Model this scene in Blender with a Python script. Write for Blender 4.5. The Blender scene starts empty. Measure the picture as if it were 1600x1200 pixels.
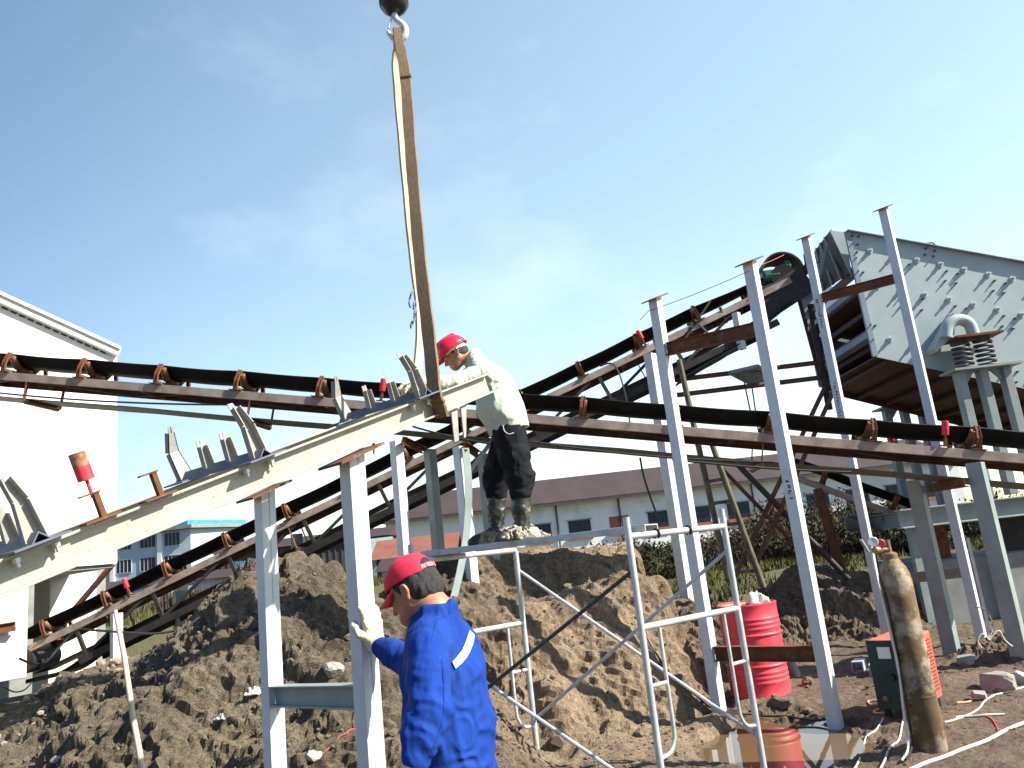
import bpy, bmesh, math, random
import numpy as np
from mathutils import Vector, Matrix

SC = bpy.context.scene
COL = SC.collection
random.seed(7)
RNG = np.random.default_rng(11)

# ------------------------------------------------------------------ camera
EYE = 1.65
FPX = 1210.0
_u = np.array([183 - 800., 600 + 4900., -FPX]); _u /= np.linalg.norm(_u)
_f = np.array([0, 0, -1.]); _Y = _f - (_f @ _u) * _u; _Y /= np.linalg.norm(_Y)
_X = np.cross(_Y, _u)
RW = np.array([_X, _Y, _u])

def P(px, py, depth):
    """point seen at a photo pixel, at ground distance depth from the viewer"""
    v = RW @ np.array([px - 800, 600 - py, -FPX])
    v = v / v[1] * depth
    return Vector((v[0], v[1], v[2] + EYE))

def V(px, py, z):
    v = RW @ np.array([px - 800, 600 - py, -FPX])
    v = v * (z - EYE) / v[2]
    return Vector((v[0], v[1], z))

cam_d = bpy.data.cameras.new('camera')
cam = bpy.data.objects.new('camera', cam_d); COL.objects.link(cam)
cam_d.sensor_width = 36.0
cam_d.lens = FPX / 1600 * 36.0
cam_d.clip_start = 0.05
cam_d.clip_end = 3000
m3 = Matrix([list(r) for r in RW])
cam.matrix_world = Matrix.Translation((0, 0, EYE)) @ m3.to_4x4()
SC.camera = cam

# ------------------------------------------------------------------ light
SUN_AZ = math.radians(107)      # clockwise from +Y (straight ahead)
SUN_EL = math.radians(40)
world = bpy.data.worlds.new('World'); SC.world = world
world.use_nodes = True
wn = world.node_tree; wn.nodes.clear()
wo = wn.nodes.new('ShaderNodeOutputWorld')
bg = wn.nodes.new('ShaderNodeBackground'); bg.inputs['Strength'].default_value = 0.098
sky = wn.nodes.new('ShaderNodeTexSky'); sky.sky_type = 'NISHITA'
sky.sun_disc = False
sky.sun_elevation = SUN_EL
sky.sun_rotation = SUN_AZ
sky.air_density = 1.15; sky.dust_density = 0.5; sky.ozone_density = 2.0
# faint wisps of thin cloud, laid out by direction in the sky
geo = wn.nodes.new('ShaderNodeTexCoord')
mp = wn.nodes.new('ShaderNodeMapping'); mp.inputs['Scale'].default_value = (1.2, 1.2, 2.6)
mp.inputs['Rotation'].default_value = (0.25, 0.1, 0.6)
nz = wn.nodes.new('ShaderNodeTexNoise'); nz.inputs['Scale'].default_value = 1.7
nz.inputs['Detail'].default_value = 5; nz.inputs['Roughness'].default_value = 0.55
rp = wn.nodes.new('ShaderNodeValToRGB')
rp.color_ramp.elements[0].position = 0.52; rp.color_ramp.elements[0].color = (0, 0, 0, 1)
rp.color_ramp.elements[1].position = 0.85; rp.color_ramp.elements[1].color = (0.26, 0.26, 0.26, 1)
mxs = wn.nodes.new('ShaderNodeMixRGB'); mxs.inputs[2].default_value = (9.0, 9.4, 9.6, 1)
L = wn.links.new
L(geo.outputs['Generated'], mp.inputs['Vector']); L(mp.outputs[0], nz.inputs['Vector'])
L(nz.outputs['Fac'], rp.inputs['Fac']); L(rp.outputs['Color'], mxs.inputs[0])
gmn = wn.nodes.new('ShaderNodeGamma'); gmn.inputs[1].default_value = 0.70
scl = wn.nodes.new('ShaderNodeMixRGB'); scl.blend_type = 'MULTIPLY'; scl.inputs[0].default_value = 1; scl.inputs[2].default_value = (2.05, 2.10, 1.88, 1)
L(sky.outputs[0], gmn.inputs[0]); L(gmn.outputs[0], scl.inputs[1]); 
# the haze is brightest ahead and towards the sun; the rest is dimmed to a deeper blue to cut fill light
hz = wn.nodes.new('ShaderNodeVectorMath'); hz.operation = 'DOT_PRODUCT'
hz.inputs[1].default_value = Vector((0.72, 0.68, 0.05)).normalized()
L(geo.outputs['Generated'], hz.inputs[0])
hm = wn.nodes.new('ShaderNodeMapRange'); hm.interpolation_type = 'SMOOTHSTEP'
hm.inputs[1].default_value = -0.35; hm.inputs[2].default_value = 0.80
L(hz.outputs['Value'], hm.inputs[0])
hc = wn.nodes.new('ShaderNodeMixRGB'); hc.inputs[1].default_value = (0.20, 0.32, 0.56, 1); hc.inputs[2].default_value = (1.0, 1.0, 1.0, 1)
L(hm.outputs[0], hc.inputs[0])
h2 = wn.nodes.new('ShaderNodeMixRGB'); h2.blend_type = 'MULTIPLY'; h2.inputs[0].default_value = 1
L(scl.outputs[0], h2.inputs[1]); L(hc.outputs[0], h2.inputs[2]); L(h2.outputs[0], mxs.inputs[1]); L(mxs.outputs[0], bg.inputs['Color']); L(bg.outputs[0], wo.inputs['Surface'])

sd = bpy.data.lights.new('sun', 'SUN'); sd.energy = 5.0; sd.angle = math.radians(0.5)
sd.color = (1.0, 0.95, 0.86)
sun = bpy.data.objects.new('sun', sd); COL.objects.link(sun)
to_sun = Vector((math.sin(SUN_AZ) * math.cos(SUN_EL), math.cos(SUN_AZ) * math.cos(SUN_EL), math.sin(SUN_EL)))
sun.rotation_euler = to_sun.to_track_quat('Z', 'Y').to_euler()

SC.view_settings.view_transform = 'Standard'
SC.view_settings.look = 'None'
SC.view_settings.exposure = 1.15
SC.view_settings.gamma = 1.0

# ------------------------------------------------------------------ materials
def new_mat(name):
    m = bpy.data.materials.new(name); m.use_nodes = True
    nt = m.node_tree; nt.nodes.clear()
    o = nt.nodes.new('ShaderNodeOutputMaterial'); b = nt.nodes.new('ShaderNodeBsdfPrincipled')
    nt.links.new(b.outputs[0], o.inputs['Surface'])
    return m, nt, b

def _noise(nt, scale, detail=4, rough=0.55, stretch=None, coord='Object'):
    tc = nt.nodes.new('ShaderNodeTexCoord')
    n = nt.nodes.new('ShaderNodeTexNoise')
    n.inputs['Scale'].default_value = scale; n.inputs['Detail'].default_value = detail
    n.inputs['Roughness'].default_value = rough
    if stretch:
        mpn = nt.nodes.new('ShaderNodeMapping'); mpn.inputs['Scale'].default_value = stretch
        nt.links.new(tc.outputs[coord], mpn.inputs['Vector']); nt.links.new(mpn.outputs[0], n.inputs['Vector'])
    else:
        nt.links.new(tc.outputs[coord], n.inputs['Vector'])
    return n

def _ramp(nt, src, p0, p1, c0, c1):
    r = nt.nodes.new('ShaderNodeValToRGB')
    r.color_ramp.elements[0].position = p0; r.color_ramp.elements[1].position = p1
    r.color_ramp.elements[0].color = (*c0, 1); r.color_ramp.elements[1].color = (*c1, 1)
    nt.links.new(src, r.inputs['Fac'])
    return r

def _mix(nt, fac, a, b):
    mx = nt.nodes.new('ShaderNodeMixRGB')
    nt.links.new(fac, mx.inputs[0])
    for s, i in ((a, 1), (b, 2)):
        if isinstance(s, tuple): mx.inputs[i].default_value = (*s, 1)
        else: nt.links.new(s, mx.inputs[i])
    return mx.outputs[0]

def _bump(nt, b, src, strength, dist):
    bp = nt.nodes.new('ShaderNodeBump'); bp.inputs['Strength'].default_value = strength
    bp.inputs['Distance'].default_value = dist
    nt.links.new(src, bp.inputs['Height']); nt.links.new(bp.outputs[0], b.inputs['Normal'])

def surf(name, c0, c1, scale=6, rough=0.7, metal=0.0, spot=None, spot_scale=30, spot_lo=0.62, spot_hi=0.68,
         dirt=None, dirt_scale=3, dirt_lo=0.5, dirt_hi=0.75, bump=0.15, bdist=0.004, bscale=60, stretch=None):
    m, nt, b = new_mat(name)
    n = _noise(nt, scale, 5, 0.6, stretch)
    col = _ramp(nt, n.outputs['Fac'], 0.3, 0.7, c0, c1).outputs['Color']
    if dirt:
        d = _noise(nt, dirt_scale, 6, 0.65)
        f = _ramp(nt, d.outputs['Fac'], dirt_lo, dirt_hi, (0, 0, 0), (0.85, 0.85, 0.85)).outputs['Color']
        col = _mix(nt, f, col, dirt)
    if spot:
        s = _noise(nt, spot_scale, 6, 0.7)
        f = _ramp(nt, s.outputs['Fac'], spot_lo, spot_hi, (0, 0, 0), (1, 1, 1)).outputs['Color']
        col = _mix(nt, f, col, spot)
    nt.links.new(col, b.inputs['Base Color'])
    rr = _noise(nt, scale * 2.3, 3)
    rm = nt.nodes.new('ShaderNodeMapRange'); rm.inputs[3].default_value = max(0, rough - 0.13); rm.inputs[4].default_value = min(1, rough + 0.13)
    nt.links.new(rr.outputs['Fac'], rm.inputs[0]); nt.links.new(rm.outputs[0], b.inputs['Roughness'])
    b.inputs['Metallic'].default_value = metal
    if bump:
        bn = _noise(nt, bscale, 4, 0.6)
        _bump(nt, b, bn.outputs['Fac'], bump, bdist)
    return m

M = {}
RUST = (0.13, 0.045, 0.018); RUST2 = (0.24, 0.085, 0.028)
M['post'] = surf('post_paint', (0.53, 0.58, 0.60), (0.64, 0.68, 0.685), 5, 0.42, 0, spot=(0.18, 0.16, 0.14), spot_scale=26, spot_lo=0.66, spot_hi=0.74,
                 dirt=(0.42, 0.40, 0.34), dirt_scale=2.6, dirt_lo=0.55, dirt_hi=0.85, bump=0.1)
M['cream'] = surf('cream_channel_paint', (0.30, 0.295, 0.245), (0.40, 0.39, 0.32), 3, 0.5, 0, spot=(0.16, 0.07, 0.03), spot_scale=95, spot_lo=0.60, spot_hi=0.66,
                  dirt=(0.25, 0.19, 0.13), dirt_scale=3.4, dirt_lo=0.50, dirt_hi=0.85, bump=0.12)
M['galv'] = surf('galvanised_tube', (0.40, 0.42, 0.43), (0.62, 0.63, 0.62), 9, 0.42, 0.35, spot=(0.30, 0.22, 0.15), spot_scale=24, spot_lo=0.62, spot_hi=0.74, bump=0.25, bdist=0.003)
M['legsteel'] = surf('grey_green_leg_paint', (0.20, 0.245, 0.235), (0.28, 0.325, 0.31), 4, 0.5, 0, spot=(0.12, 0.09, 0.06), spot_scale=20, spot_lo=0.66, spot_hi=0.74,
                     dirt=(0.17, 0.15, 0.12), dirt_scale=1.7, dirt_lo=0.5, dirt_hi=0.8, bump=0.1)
M['rust'] = surf('rusty_steel', (0.085, 0.036, 0.020), (0.20, 0.085, 0.042), 8, 0.85, 0, spot=(0.26, 0.21, 0.17), spot_scale=14, spot_lo=0.60, spot_hi=0.75, bump=0.4)
M['stringer'] = surf('brown_grey_channel', (0.22, 0.165, 0.135), (0.42, 0.335, 0.28), 6, 0.75, 0, spot=(0.42, 0.37, 0.31), spot_scale=18, spot_lo=0.62, spot_hi=0.78, bump=0.3)
M['darksteel'] = surf('dark_steel', (0.018, 0.017, 0.018), (0.05, 0.042, 0.038), 5, 0.6, 0.0, spot=RUST, spot_scale=12, spot_lo=0.6, spot_hi=0.75, bump=0.25)
M['belt'] = surf('black_rubber_belt', (0.007, 0.007, 0.008), (0.014, 0.0135, 0.0135), 3, 0.62, 0, dirt=(0.045, 0.038, 0.03), dirt_scale=4, dirt_lo=0.62, dirt_hi=0.9, bump=0.1)
M['beltgrey'] = surf('dusty_rubber_belt', (0.05, 0.05, 0.045), (0.16, 0.15, 0.13), 5, 0.8, 0, stretch=(0.5, 3, 3), bump=0.1)
M['roller'] = surf('rusty_orange_roller', (0.20, 0.07, 0.022), (0.36, 0.17, 0.07), 7, 0.5, 0.2, dirt=(0.06, 0.05, 0.045), dirt_scale=4, dirt_lo=0.45, dirt_hi=0.6, bump=0.15)
M['redroller'] = surf('red_painted_roller', (0.62, 0.022, 0.035), (0.72, 0.05, 0.06), 6, 0.45, 0, spot=(0.20, 0.08, 0.03), spot_scale=12, spot_lo=0.62, spot_hi=0.7)
M['wornroller'] = surf('worn_rusty_roller', (0.26, 0.10, 0.03), (0.50, 0.40, 0.30), 7, 0.6, 0, spot=(0.2, 0.07, 0.02), spot_scale=15, spot_lo=0.5, spot_hi=0.6)
M['arm'] = surf('bracket_primer', (0.24, 0.23, 0.20), (0.36, 0.345, 0.30), 7, 0.6, 0, spot=RUST2, spot_scale=20, spot_lo=0.56, spot_hi=0.68, bump=0.15)
M['blade'] = surf('angle_primer', (0.07, 0.085, 0.12), (0.115, 0.13, 0.17), 5, 0.5, 0, spot=RUST, spot_scale=24, spot_lo=0.66, spot_hi=0.72)
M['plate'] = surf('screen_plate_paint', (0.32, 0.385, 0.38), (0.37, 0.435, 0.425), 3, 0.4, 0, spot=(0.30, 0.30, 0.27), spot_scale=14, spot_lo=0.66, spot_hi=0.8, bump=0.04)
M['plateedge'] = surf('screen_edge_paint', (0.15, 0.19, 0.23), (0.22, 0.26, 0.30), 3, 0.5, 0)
M['boltsteel'] = surf('bolt_zinc', (0.42, 0.44, 0.44), (0.60, 0.62, 0.62), 10, 0.35, 0.4, bump=0)
M['boltdark'] = surf('bolt_dark', (0.05, 0.055, 0.055), (0.14, 0.15, 0.15), 10, 0.4, 0.3, bump=0)
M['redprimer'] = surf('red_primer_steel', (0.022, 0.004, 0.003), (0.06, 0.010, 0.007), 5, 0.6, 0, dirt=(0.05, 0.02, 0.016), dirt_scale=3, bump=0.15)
M['spring'] = surf('spring_steel', (0.022, 0.024, 0.024), (0.06, 0.06, 0.058), 8, 0.6, 0.0, bump=0.1)
M['green'] = surf('green_motor_paint', (0.008, 0.055, 0.032), (0.015, 0.10, 0.055), 6, 0.4, 0, dirt=(0.04, 0.035, 0.03), dirt_scale=5)
M['darkgreen'] = surf('dark_green_box_paint', (0.006, 0.022, 0.022), (0.012, 0.04, 0.038), 6, 0.5, 0, dirt=(0.10, 0.08, 0.06), dirt_scale=4, dirt_lo=0.6, dirt_hi=0.85)
M['white'] = surf('white_panel', (0.72, 0.72, 0.68), (0.80, 0.80, 0.77), 2, 0.6, 0, bump=0.02)
M['plaster'] = surf('cream_plaster', (0.66, 0.63, 0.53), (0.76, 0.73, 0.63), 2.5, 0.85, 0, dirt=(0.42, 0.38, 0.29), dirt_scale=1.1, dirt_lo=0.55, dirt_hi=0.9, bump=0.25, bscale=25)
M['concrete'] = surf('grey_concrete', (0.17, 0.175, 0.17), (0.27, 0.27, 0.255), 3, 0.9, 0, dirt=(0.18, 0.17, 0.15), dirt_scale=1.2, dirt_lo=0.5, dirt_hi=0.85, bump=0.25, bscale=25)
M['bluegrey'] = surf('blue_grey_render', (0.34, 0.40, 0.46), (0.41, 0.47, 0.53), 0.8, 0.85, 0, bump=0.05)
M['whitewall'] = surf('whitewashed_wall', (0.72, 0.73, 0.72), (0.82, 0.82, 0.80), 0.25, 0.85, 0, dirt=(0.42, 0.42, 0.40), dirt_scale=0.3, dirt_lo=0.5, dirt_hi=0.8, bump=0.03)
M['brownroof'] = surf('purple_brown_roof', (0.030, 0.018, 0.018), (0.050, 0.030, 0.029), 0.5, 0.9, 0, stretch=(1, 0.2, 1), bump=0.1)
M['redroof'] = surf('red_brown_roof', (0.16, 0.055, 0.038), (0.24, 0.09, 0.06), 0.9, 0.9, 0, bump=0.1)
M['redbrick'] = surf('red_brick_infill', (0.30, 0.08, 0.045), (0.40, 0.13, 0.075), 1.2, 0.9, 0, dirt=(0.5, 0.45, 0.4), dirt_scale=0.6, dirt_lo=0.6, dirt_hi=0.8)
M['darkglass'] = surf('dark_window', (0.010, 0.010, 0.016), (0.03, 0.03, 0.038), 2, 0.3, 0, bump=0)
M['blueroof'] = surf('blue_sheet', (0.03, 0.20, 0.48), (0.06, 0.28, 0.58), 2, 0.5, 0, bump=0)
M['darkshed'] = surf('dark_ribbed_sheet', (0.035, 0.030, 0.034), (0.085, 0.07, 0.07), 1.2, 0.8, 0, stretch=(3, 3, 0.3))
M['drum'] = surf('red_drum_paint', (0.62, 0.03, 0.055), (0.74, 0.065, 0.09), 4, 0.45, 0, dirt=(0.50, 0.30, 0.25), dirt_scale=3.2, dirt_lo=0.60, dirt_hi=0.9, spot=(0.40, 0.36, 0.28), spot_scale=16, spot_lo=0.70, spot_hi=0.76, bump=0.12)
M['drumtop'] = surf('dusty_drum_top', (0.40, 0.30, 0.22), (0.55, 0.42, 0.30), 5, 0.8, 0, dirt=(0.30, 0.10, 0.08), dirt_scale=4)
M['rag'] = surf('white_rag', (0.50, 0.47, 0.42), (0.72, 0.68, 0.62), 8, 0.95, 0, bump=0.4, bscale=120)
M['cyl'] = surf('muddy_cylinder_paint', (0.060, 0.042, 0.022), (0.20, 0.115, 0.040), 3, 0.75, 0, dirt=(0.38, 0.32, 0.24), dirt_scale=4.2, dirt_lo=0.48, dirt_hi=0.60, spot=(0.035, 0.030, 0.022), spot_scale=9, spot_lo=0.60, spot_hi=0.68, bump=0.5, bscale=30, bdist=0.008)
M['brass'] = surf('brass_fitting', (0.20, 0.11, 0.05), (0.32, 0.20, 0.10), 9, 0.45, 0.5, bump=0)
M['gauge'] = surf('gauge_face', (0.62, 0.60, 0.56), (0.70, 0.68, 0.64), 9, 0.35, 0, bump=0)
M['gaugered'] = surf('red_gauge', (0.45, 0.05, 0.05), (0.55, 0.10, 0.08), 9, 0.4, 0, bump=0)
M['welder'] = surf('orange_red_paint', (0.72, 0.10, 0.055), (0.80, 0.15, 0.09), 4, 0.4, 0, dirt=(0.55, 0.24, 0.16), dirt_scale=3, dirt_lo=0.55, dirt_hi=0.9)
M['hole'] = surf('vent_dark', (0.05, 0.012, 0.01), (0.07, 0.02, 0.015), 4, 0.9, 0, bump=0)
M['tubeblue'] = surf('blue_grey_tube', (0.40, 0.46, 0.52), (0.52, 0.57, 0.62), 6, 0.4, 0.1)
M['cablewhite'] = surf('muddy_white_cable', (0.56, 0.52, 0.45), (0.72, 0.69, 0.62), 14, 0.6, 0, dirt=(0.28, 0.20, 0.12), dirt_scale=7, dirt_lo=0.52, dirt_hi=0.75)
M['cableorange'] = surf('orange_cable', (0.62, 0.30, 0.12), (0.72, 0.44, 0.24), 14, 0.6, 0)
M['cableblack'] = surf('black_cable', (0.012, 0.012, 0.012), (0.03, 0.028, 0.026), 9, 0.5, 0, bump=0)
M['redwire'] = surf('red_wire', (0.50, 0.05, 0.04), (0.60, 0.10, 0.07), 9, 0.6, 0, bump=0)
M['wood'] = surf('pale_wood', (0.48, 0.38, 0.26), (0.62, 0.52, 0.38), 5, 0.75, 0, stretch=(8, 8, 1), dirt=(0.28, 0.2, 0.13), dirt_scale=4, dirt_lo=0.55, dirt_hi=0.8)
M['bamboo'] = surf('weathered_pole', (0.045, 0.045, 0.028), (0.16, 0.14, 0.085), 5, 0.7, 0, stretch=(3, 3, 1), spot=(0.05, 0.04, 0.03), spot_scale=9, spot_lo=0.56, spot_hi=0.64)
M['brownpipe'] = surf('brown_pipe', (0.075, 0.035, 0.024), (0.17, 0.075, 0.045), 6, 0.7, 0, spot=(0.3, 0.2, 0.15), spot_scale=9, spot_lo=0.66, spot_hi=0.76)
M['stone'] = surf('grey_stone', (0.22, 0.205, 0.175), (0.38, 0.355, 0.31), 5, 0.95, 0, bump=0.6, bscale=20, bdist=0.02)
M['palestone'] = surf('pale_stone', (0.32, 0.29, 0.25), (0.46, 0.43, 0.38), 9, 0.9, 0, bump=0.4, bscale=20)
M['webbing'] = surf('brown_webbing', (0.13, 0.085, 0.045), (0.25, 0.17, 0.09), 5, 0.9, 0, stretch=(28, 28, 1), dirt=(0.09, 0.06, 0.04), dirt_scale=2.5, dirt_lo=0.5, dirt_hi=0.8, bump=0.3, bscale=160)
M['webbingpale'] = surf('pale_webbing', (0.42, 0.36, 0.25), (0.58, 0.52, 0.39), 5, 0.9, 0, stretch=(28, 28, 1), dirt=(0.22, 0.17, 0.11), dirt_scale=2.5, dirt_lo=0.55, dirt_hi=0.8, bump=0.3, bscale=160)
M['blackiron'] = surf('black_iron', (0.010, 0.010, 0.014), (0.025, 0.022, 0.026), 6, 0.3, 0.2)
M['hook'] = surf('pale_hook_steel', (0.60, 0.58, 0.53), (0.72, 0.70, 0.66), 8, 0.4, 0.2)
M['bluerag'] = surf('blue_rag', (0.08, 0.12, 0.24), (0.18, 0.22, 0.36), 20, 0.9, 0)
# people
M['skin'] = surf('skin', (0.36, 0.155, 0.085), (0.44, 0.20, 0.115), 14, 0.55, 0, bump=0.08, bscale=220, bdist=0.002)
M['skin'].node_tree.nodes['Principled BSDF'].inputs['Subsurface Weight'].default_value = 0.06
M['skin'].node_tree.nodes['Principled BSDF'].inputs['Subsurface Radius'].default_value = (0.02, 0.008, 0.004)
M['hair'] = surf('black_hair', (0.008, 0.007, 0.007), (0.035, 0.030, 0.027), 90, 0.55, 0, stretch=(1, 1, 0.25), bump=1.0, bscale=260, bdist=0.006)
M['bluecloth'] = surf('blue_work_cloth', (0.005, 0.032, 0.215), (0.009, 0.048, 0.28), 5, 0.85, 0, dirt=(0.016, 0.055, 0.22), dirt_scale=4, bump=0.25, bscale=500, bdist=0.0015)
M['reflect'] = surf('reflective_tape', (0.55, 0.60, 0.68), (0.66, 0.70, 0.76), 20, 0.4, 0)
M['khaki'] = surf('khaki_cloth', (0.15, 0.15, 0.12), (0.20, 0.20, 0.16), 8, 0.9, 0, bump=0.2, bscale=400, bdist=0.0015)
M['redcloth'] = surf('red_cap_cloth', (0.66, 0.012, 0.04), (0.76, 0.03, 0.065), 9, 0.8, 0, bump=0.2, bscale=400, bdist=0.0015)
M['pinkcloth'] = surf('faded_cap_strap', (0.75, 0.16, 0.18), (0.82, 0.24, 0.25), 20, 0.8, 0)
M['glove'] = surf('cotton_glove', (0.56, 0.50, 0.36), (0.68, 0.62, 0.46), 12, 0.95, 0, dirt=(0.34, 0.27, 0.18), dirt_scale=9, dirt_lo=0.55, dirt_hi=0.85, bump=0.4, bscale=300, bdist=0.002)
M['redplastic'] = surf('red_helmet_plastic', (0.70, 0.012, 0.04), (0.76, 0.022, 0.05), 8, 0.28, 0, bump=0)
M['whiteplastic'] = surf('white_harness', (0.72, 0.70, 0.66), (0.80, 0.78, 0.74), 20, 0.5, 0, bump=0)
M['palegreencloth'] = surf('pale_green_jacket_cloth', (0.42, 0.46, 0.37), (0.51, 0.54, 0.45), 6, 0.9, 0, dirt=(0.42, 0.44, 0.36), dirt_scale=6, dirt_lo=0.55, dirt_hi=0.85, bump=0.2, bscale=400, bdist=0.0015)
M['blackcloth'] = surf('black_trouser_cloth', (0.006, 0.007, 0.009), (0.014, 0.015, 0.018), 7, 0.85, 0, dirt=(0.035, 0.035, 0.033), dirt_scale=5, dirt_lo=0.6, dirt_hi=0.95, bump=0.2, bscale=300, bdist=0.002)
M['boot'] = surf('muddy_rubber_boot', (0.014, 0.015, 0.012), (0.035, 0.036, 0.028), 7, 0.4, 0, dirt=(0.34, 0.29, 0.20), dirt_scale=10, dirt_lo=0.60, dirt_hi=0.68, bump=0.4, bscale=50, bdist=0.006)
M['mudboot'] = surf('mud_caked_boot', (0.30, 0.26, 0.18), (0.46, 0.41, 0.30), 7, 0.9, 0, dirt=(0.05, 0.05, 0.04), dirt_scale=12, dirt_lo=0.6, dirt_hi=0.7, bump=0.7, bscale=40, bdist=0.012)

# ------------------------------------------------------------------ objects
def tag(o, label=None, cat=None, group=None, kind=None):
    if label: o['label'] = label
    if cat: o['category'] = cat
    if group: o['group'] = group
    if kind: o['kind'] = kind
    return o

def thing(name, loc, label, cat, group=None):
    o = bpy.data.objects.new(name, None); COL.objects.link(o)
    o.location = loc; o.empty_display_size = 0.2
    return tag(o, label, cat, group)

def world_off(o):
    v = Vector((0, 0, 0))
    while o is not None:
        v += o.location; o = o.parent
    return v

def place(name, mesh, parent=None, loc=None, rot=None):
    o = bpy.data.objects.new(name, mesh); COL.objects.link(o)
    if parent is not None: o.parent = parent
    if loc is not None: o.location = loc
    if rot is not None: o.rotation_euler = rot
    return o

class MB:
    def __init__(self):
        self.v = []; self.f = []; self.mi = []; self.cur = 0
    def add(self, vs, fs):
        n = len(self.v)
        self.v += [tuple(p) for p in vs]
        for q in fs:
            self.f.append(tuple(i + n for i in q)); self.mi.append(self.cur)
        return self
    def box(self, c, s, ax=None):
        c = Vector(c); ax = ax or (Vector((1, 0, 0)), Vector((0, 1, 0)), Vector((0, 0, 1)))
        h = [a * (d / 2) for a, d in zip(ax, s)]
        vs = [c + h[0] * i + h[1] * j + h[2] * k for k in (-1, 1) for j in (-1, 1) for i in (-1, 1)]
        return self.add(vs, [(0, 2, 3, 1), (4, 5, 7, 6), (0, 1, 5, 4), (2, 6, 7, 3), (0, 4, 6, 2), (1, 3, 7, 5)])
    def hexa(self, a, b):
        """prism between two equal rings of points"""
        n = len(a)
        fs = [tuple(range(n - 1, -1, -1)), tuple(range(n, 2 * n))]
        fs += [(i, (i + 1) % n, n + (i + 1) % n, n + i) for i in range(n)]
        return self.add(list(a) + list(b), fs)
    def prism(self, pts, d):
        d = Vector(d)
        return self.hexa([Vector(p) for p in pts], [Vector(p) + d for p in pts])
    def sweep(self, p0, p1, prof, side, up):
        """straight member with a closed profile given in (side, up) coordinates"""
        p0 = Vector(p0); p1 = Vector(p1)
        a = [p0 + side * x + up * y for x, y in prof]
        b = [p1 + side * x + up * y for x, y in prof]
        n = len(prof)
        self.add(a + b, [(i, (i + 1) % n, n + (i + 1) % n, n + i) for i in range(n)])
        k = len(self.v) - 2 * n
        self.f.append(tuple(k + i for i in range(n - 1, -1, -1))); self.mi.append(self.cur)
        self.f.append(tuple(k + n + i for i in range(n))); self.mi.append(self.cur)
        return self
    def bar(self, p0, p1, w, h, up=Vector((0, 0, 1))):
        p0 = Vector(p0); p1 = Vector(p1); d = (p1 - p0).normalized()
        s = d.cross(up)
        if s.length < 1e-4: s = d.cross(Vector((0, 1, 0)))
        s.normalize(); u = s.cross(d).normalized()
        return self.sweep(p0, p1, [(-w / 2, -h / 2), (w / 2, -h / 2), (w / 2, h / 2), (-w / 2, h / 2)], s, u)
    def channel(self, p0, p1, side, h, w, t, tf=None):
        """C section: web on the outer face, flanges pointing along side"""
        tf = tf or t
        p0 = Vector(p0); p1 = Vector(p1); d = (p1 - p0).normalized()
        up = side.cross(d).normalized()
        if up.z < 0: up = -up
        prof = [(0, -h / 2), (w, -h / 2), (w, -h / 2 + tf), (t, -h / 2 + tf * 1.3), (t, h / 2 - tf * 1.3), (w, h / 2 - tf), (w, h / 2), (0, h / 2)]
        return self.sweep(p0, p1, prof, side, up)
    def ibeam(self, p0, p1, h, w, t, up=Vector((0, 0, 1)), side=None):
        p0 = Vector(p0); p1 = Vector(p1); d = (p1 - p0).normalized()
        s = side if side is not None else d.cross(up).normalized()
        u = s.cross(d).normalized()
        a = h / 2; b = w / 2; c = t / 2; e = a - t * 1.4
        prof = [(-b, -a), (b, -a), (b, -a + t), (c, -e), (c, e), (b, a - t), (b, a), (-b, a), (-b, a - t), (-c, e), (-c, -e), (-b, -a + t)]
        return self.sweep(p0, p1, prof, s, u)
    def angle(self, p0, p1, s, u, a, t):
        return self.sweep(p0, p1, [(0, 0), (a, 0), (a, t), (t, t), (t, a), (0, a)], s, u)
    def tube(self, pts, r, n=10, caps=True, closed=False):
        pts = [Vector(p) for p in pts]
        rs = r if isinstance(r, (list, tuple)) else [r] * len(pts)
        ref = None; rings = []
        for i, p in enumerate(pts):
            a = pts[max(0, i - 1)]; b = pts[min(len(pts) - 1, i + 1)]
            d = (b - a)
            d = d.normalized() if d.length > 1e-9 else Vector((0, 0, 1))
            if ref is None:
                ref = d.orthogonal().normalized()
            ref = (ref - d * ref.dot(d))
            if ref.length < 1e-6: ref = d.orthogonal()
            ref.normalize(); o = d.cross(ref)
            rings.append([p + (ref * math.cos(k * 2 * math.pi / n) + o * math.sin(k * 2 * math.pi / n)) * rs[i] for k in range(n)])
        vs = [q for g in rings for q in g]; fs = []
        for i in range(len(rings) - 1):
            for k in range(n):
                fs.append((i * n + k, i * n + (k + 1) % n, (i + 1) * n + (k + 1) % n, (i + 1) * n + k))
        if caps:
            fs.append(tuple(range(n - 1, -1, -1))); fs.append(tuple((len(rings) - 1) * n + k for k in range(n)))
        return self.add(vs, fs)
    def cyl(self, p0, p1, r, n=16):
        return self.tube([p0, p1], r, n)
    def lathe(self, prof, n=24, base=Vector((0, 0, 0)), ax=None):
        ax = ax or (Vector((1, 0, 0)), Vector((0, 1, 0)), Vector((0, 0, 1)))
        base = Vector(base); vs = []; fs = []
        for r, z in prof:
            for k in range(n):
                a = 2 * math.pi * k / n
                vs.append(base + ax[0] * (r * math.cos(a)) + ax[1] * (r * math.sin(a)) + ax[2] * z)
        for i in range(len(prof) - 1):
            for k in range(n):
                fs.append((i * n + k, i * n + (k + 1) % n, (i + 1) * n + (k + 1) % n, (i + 1) * n + k))
        if prof[0][0] > 1e-6: fs.append(tuple(range(n - 1, -1, -1)))
        if prof[-1][0] > 1e-6: fs.append(tuple((len(prof) - 1) * n + k for k in range(n)))
        return self.add(vs, fs)
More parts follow.
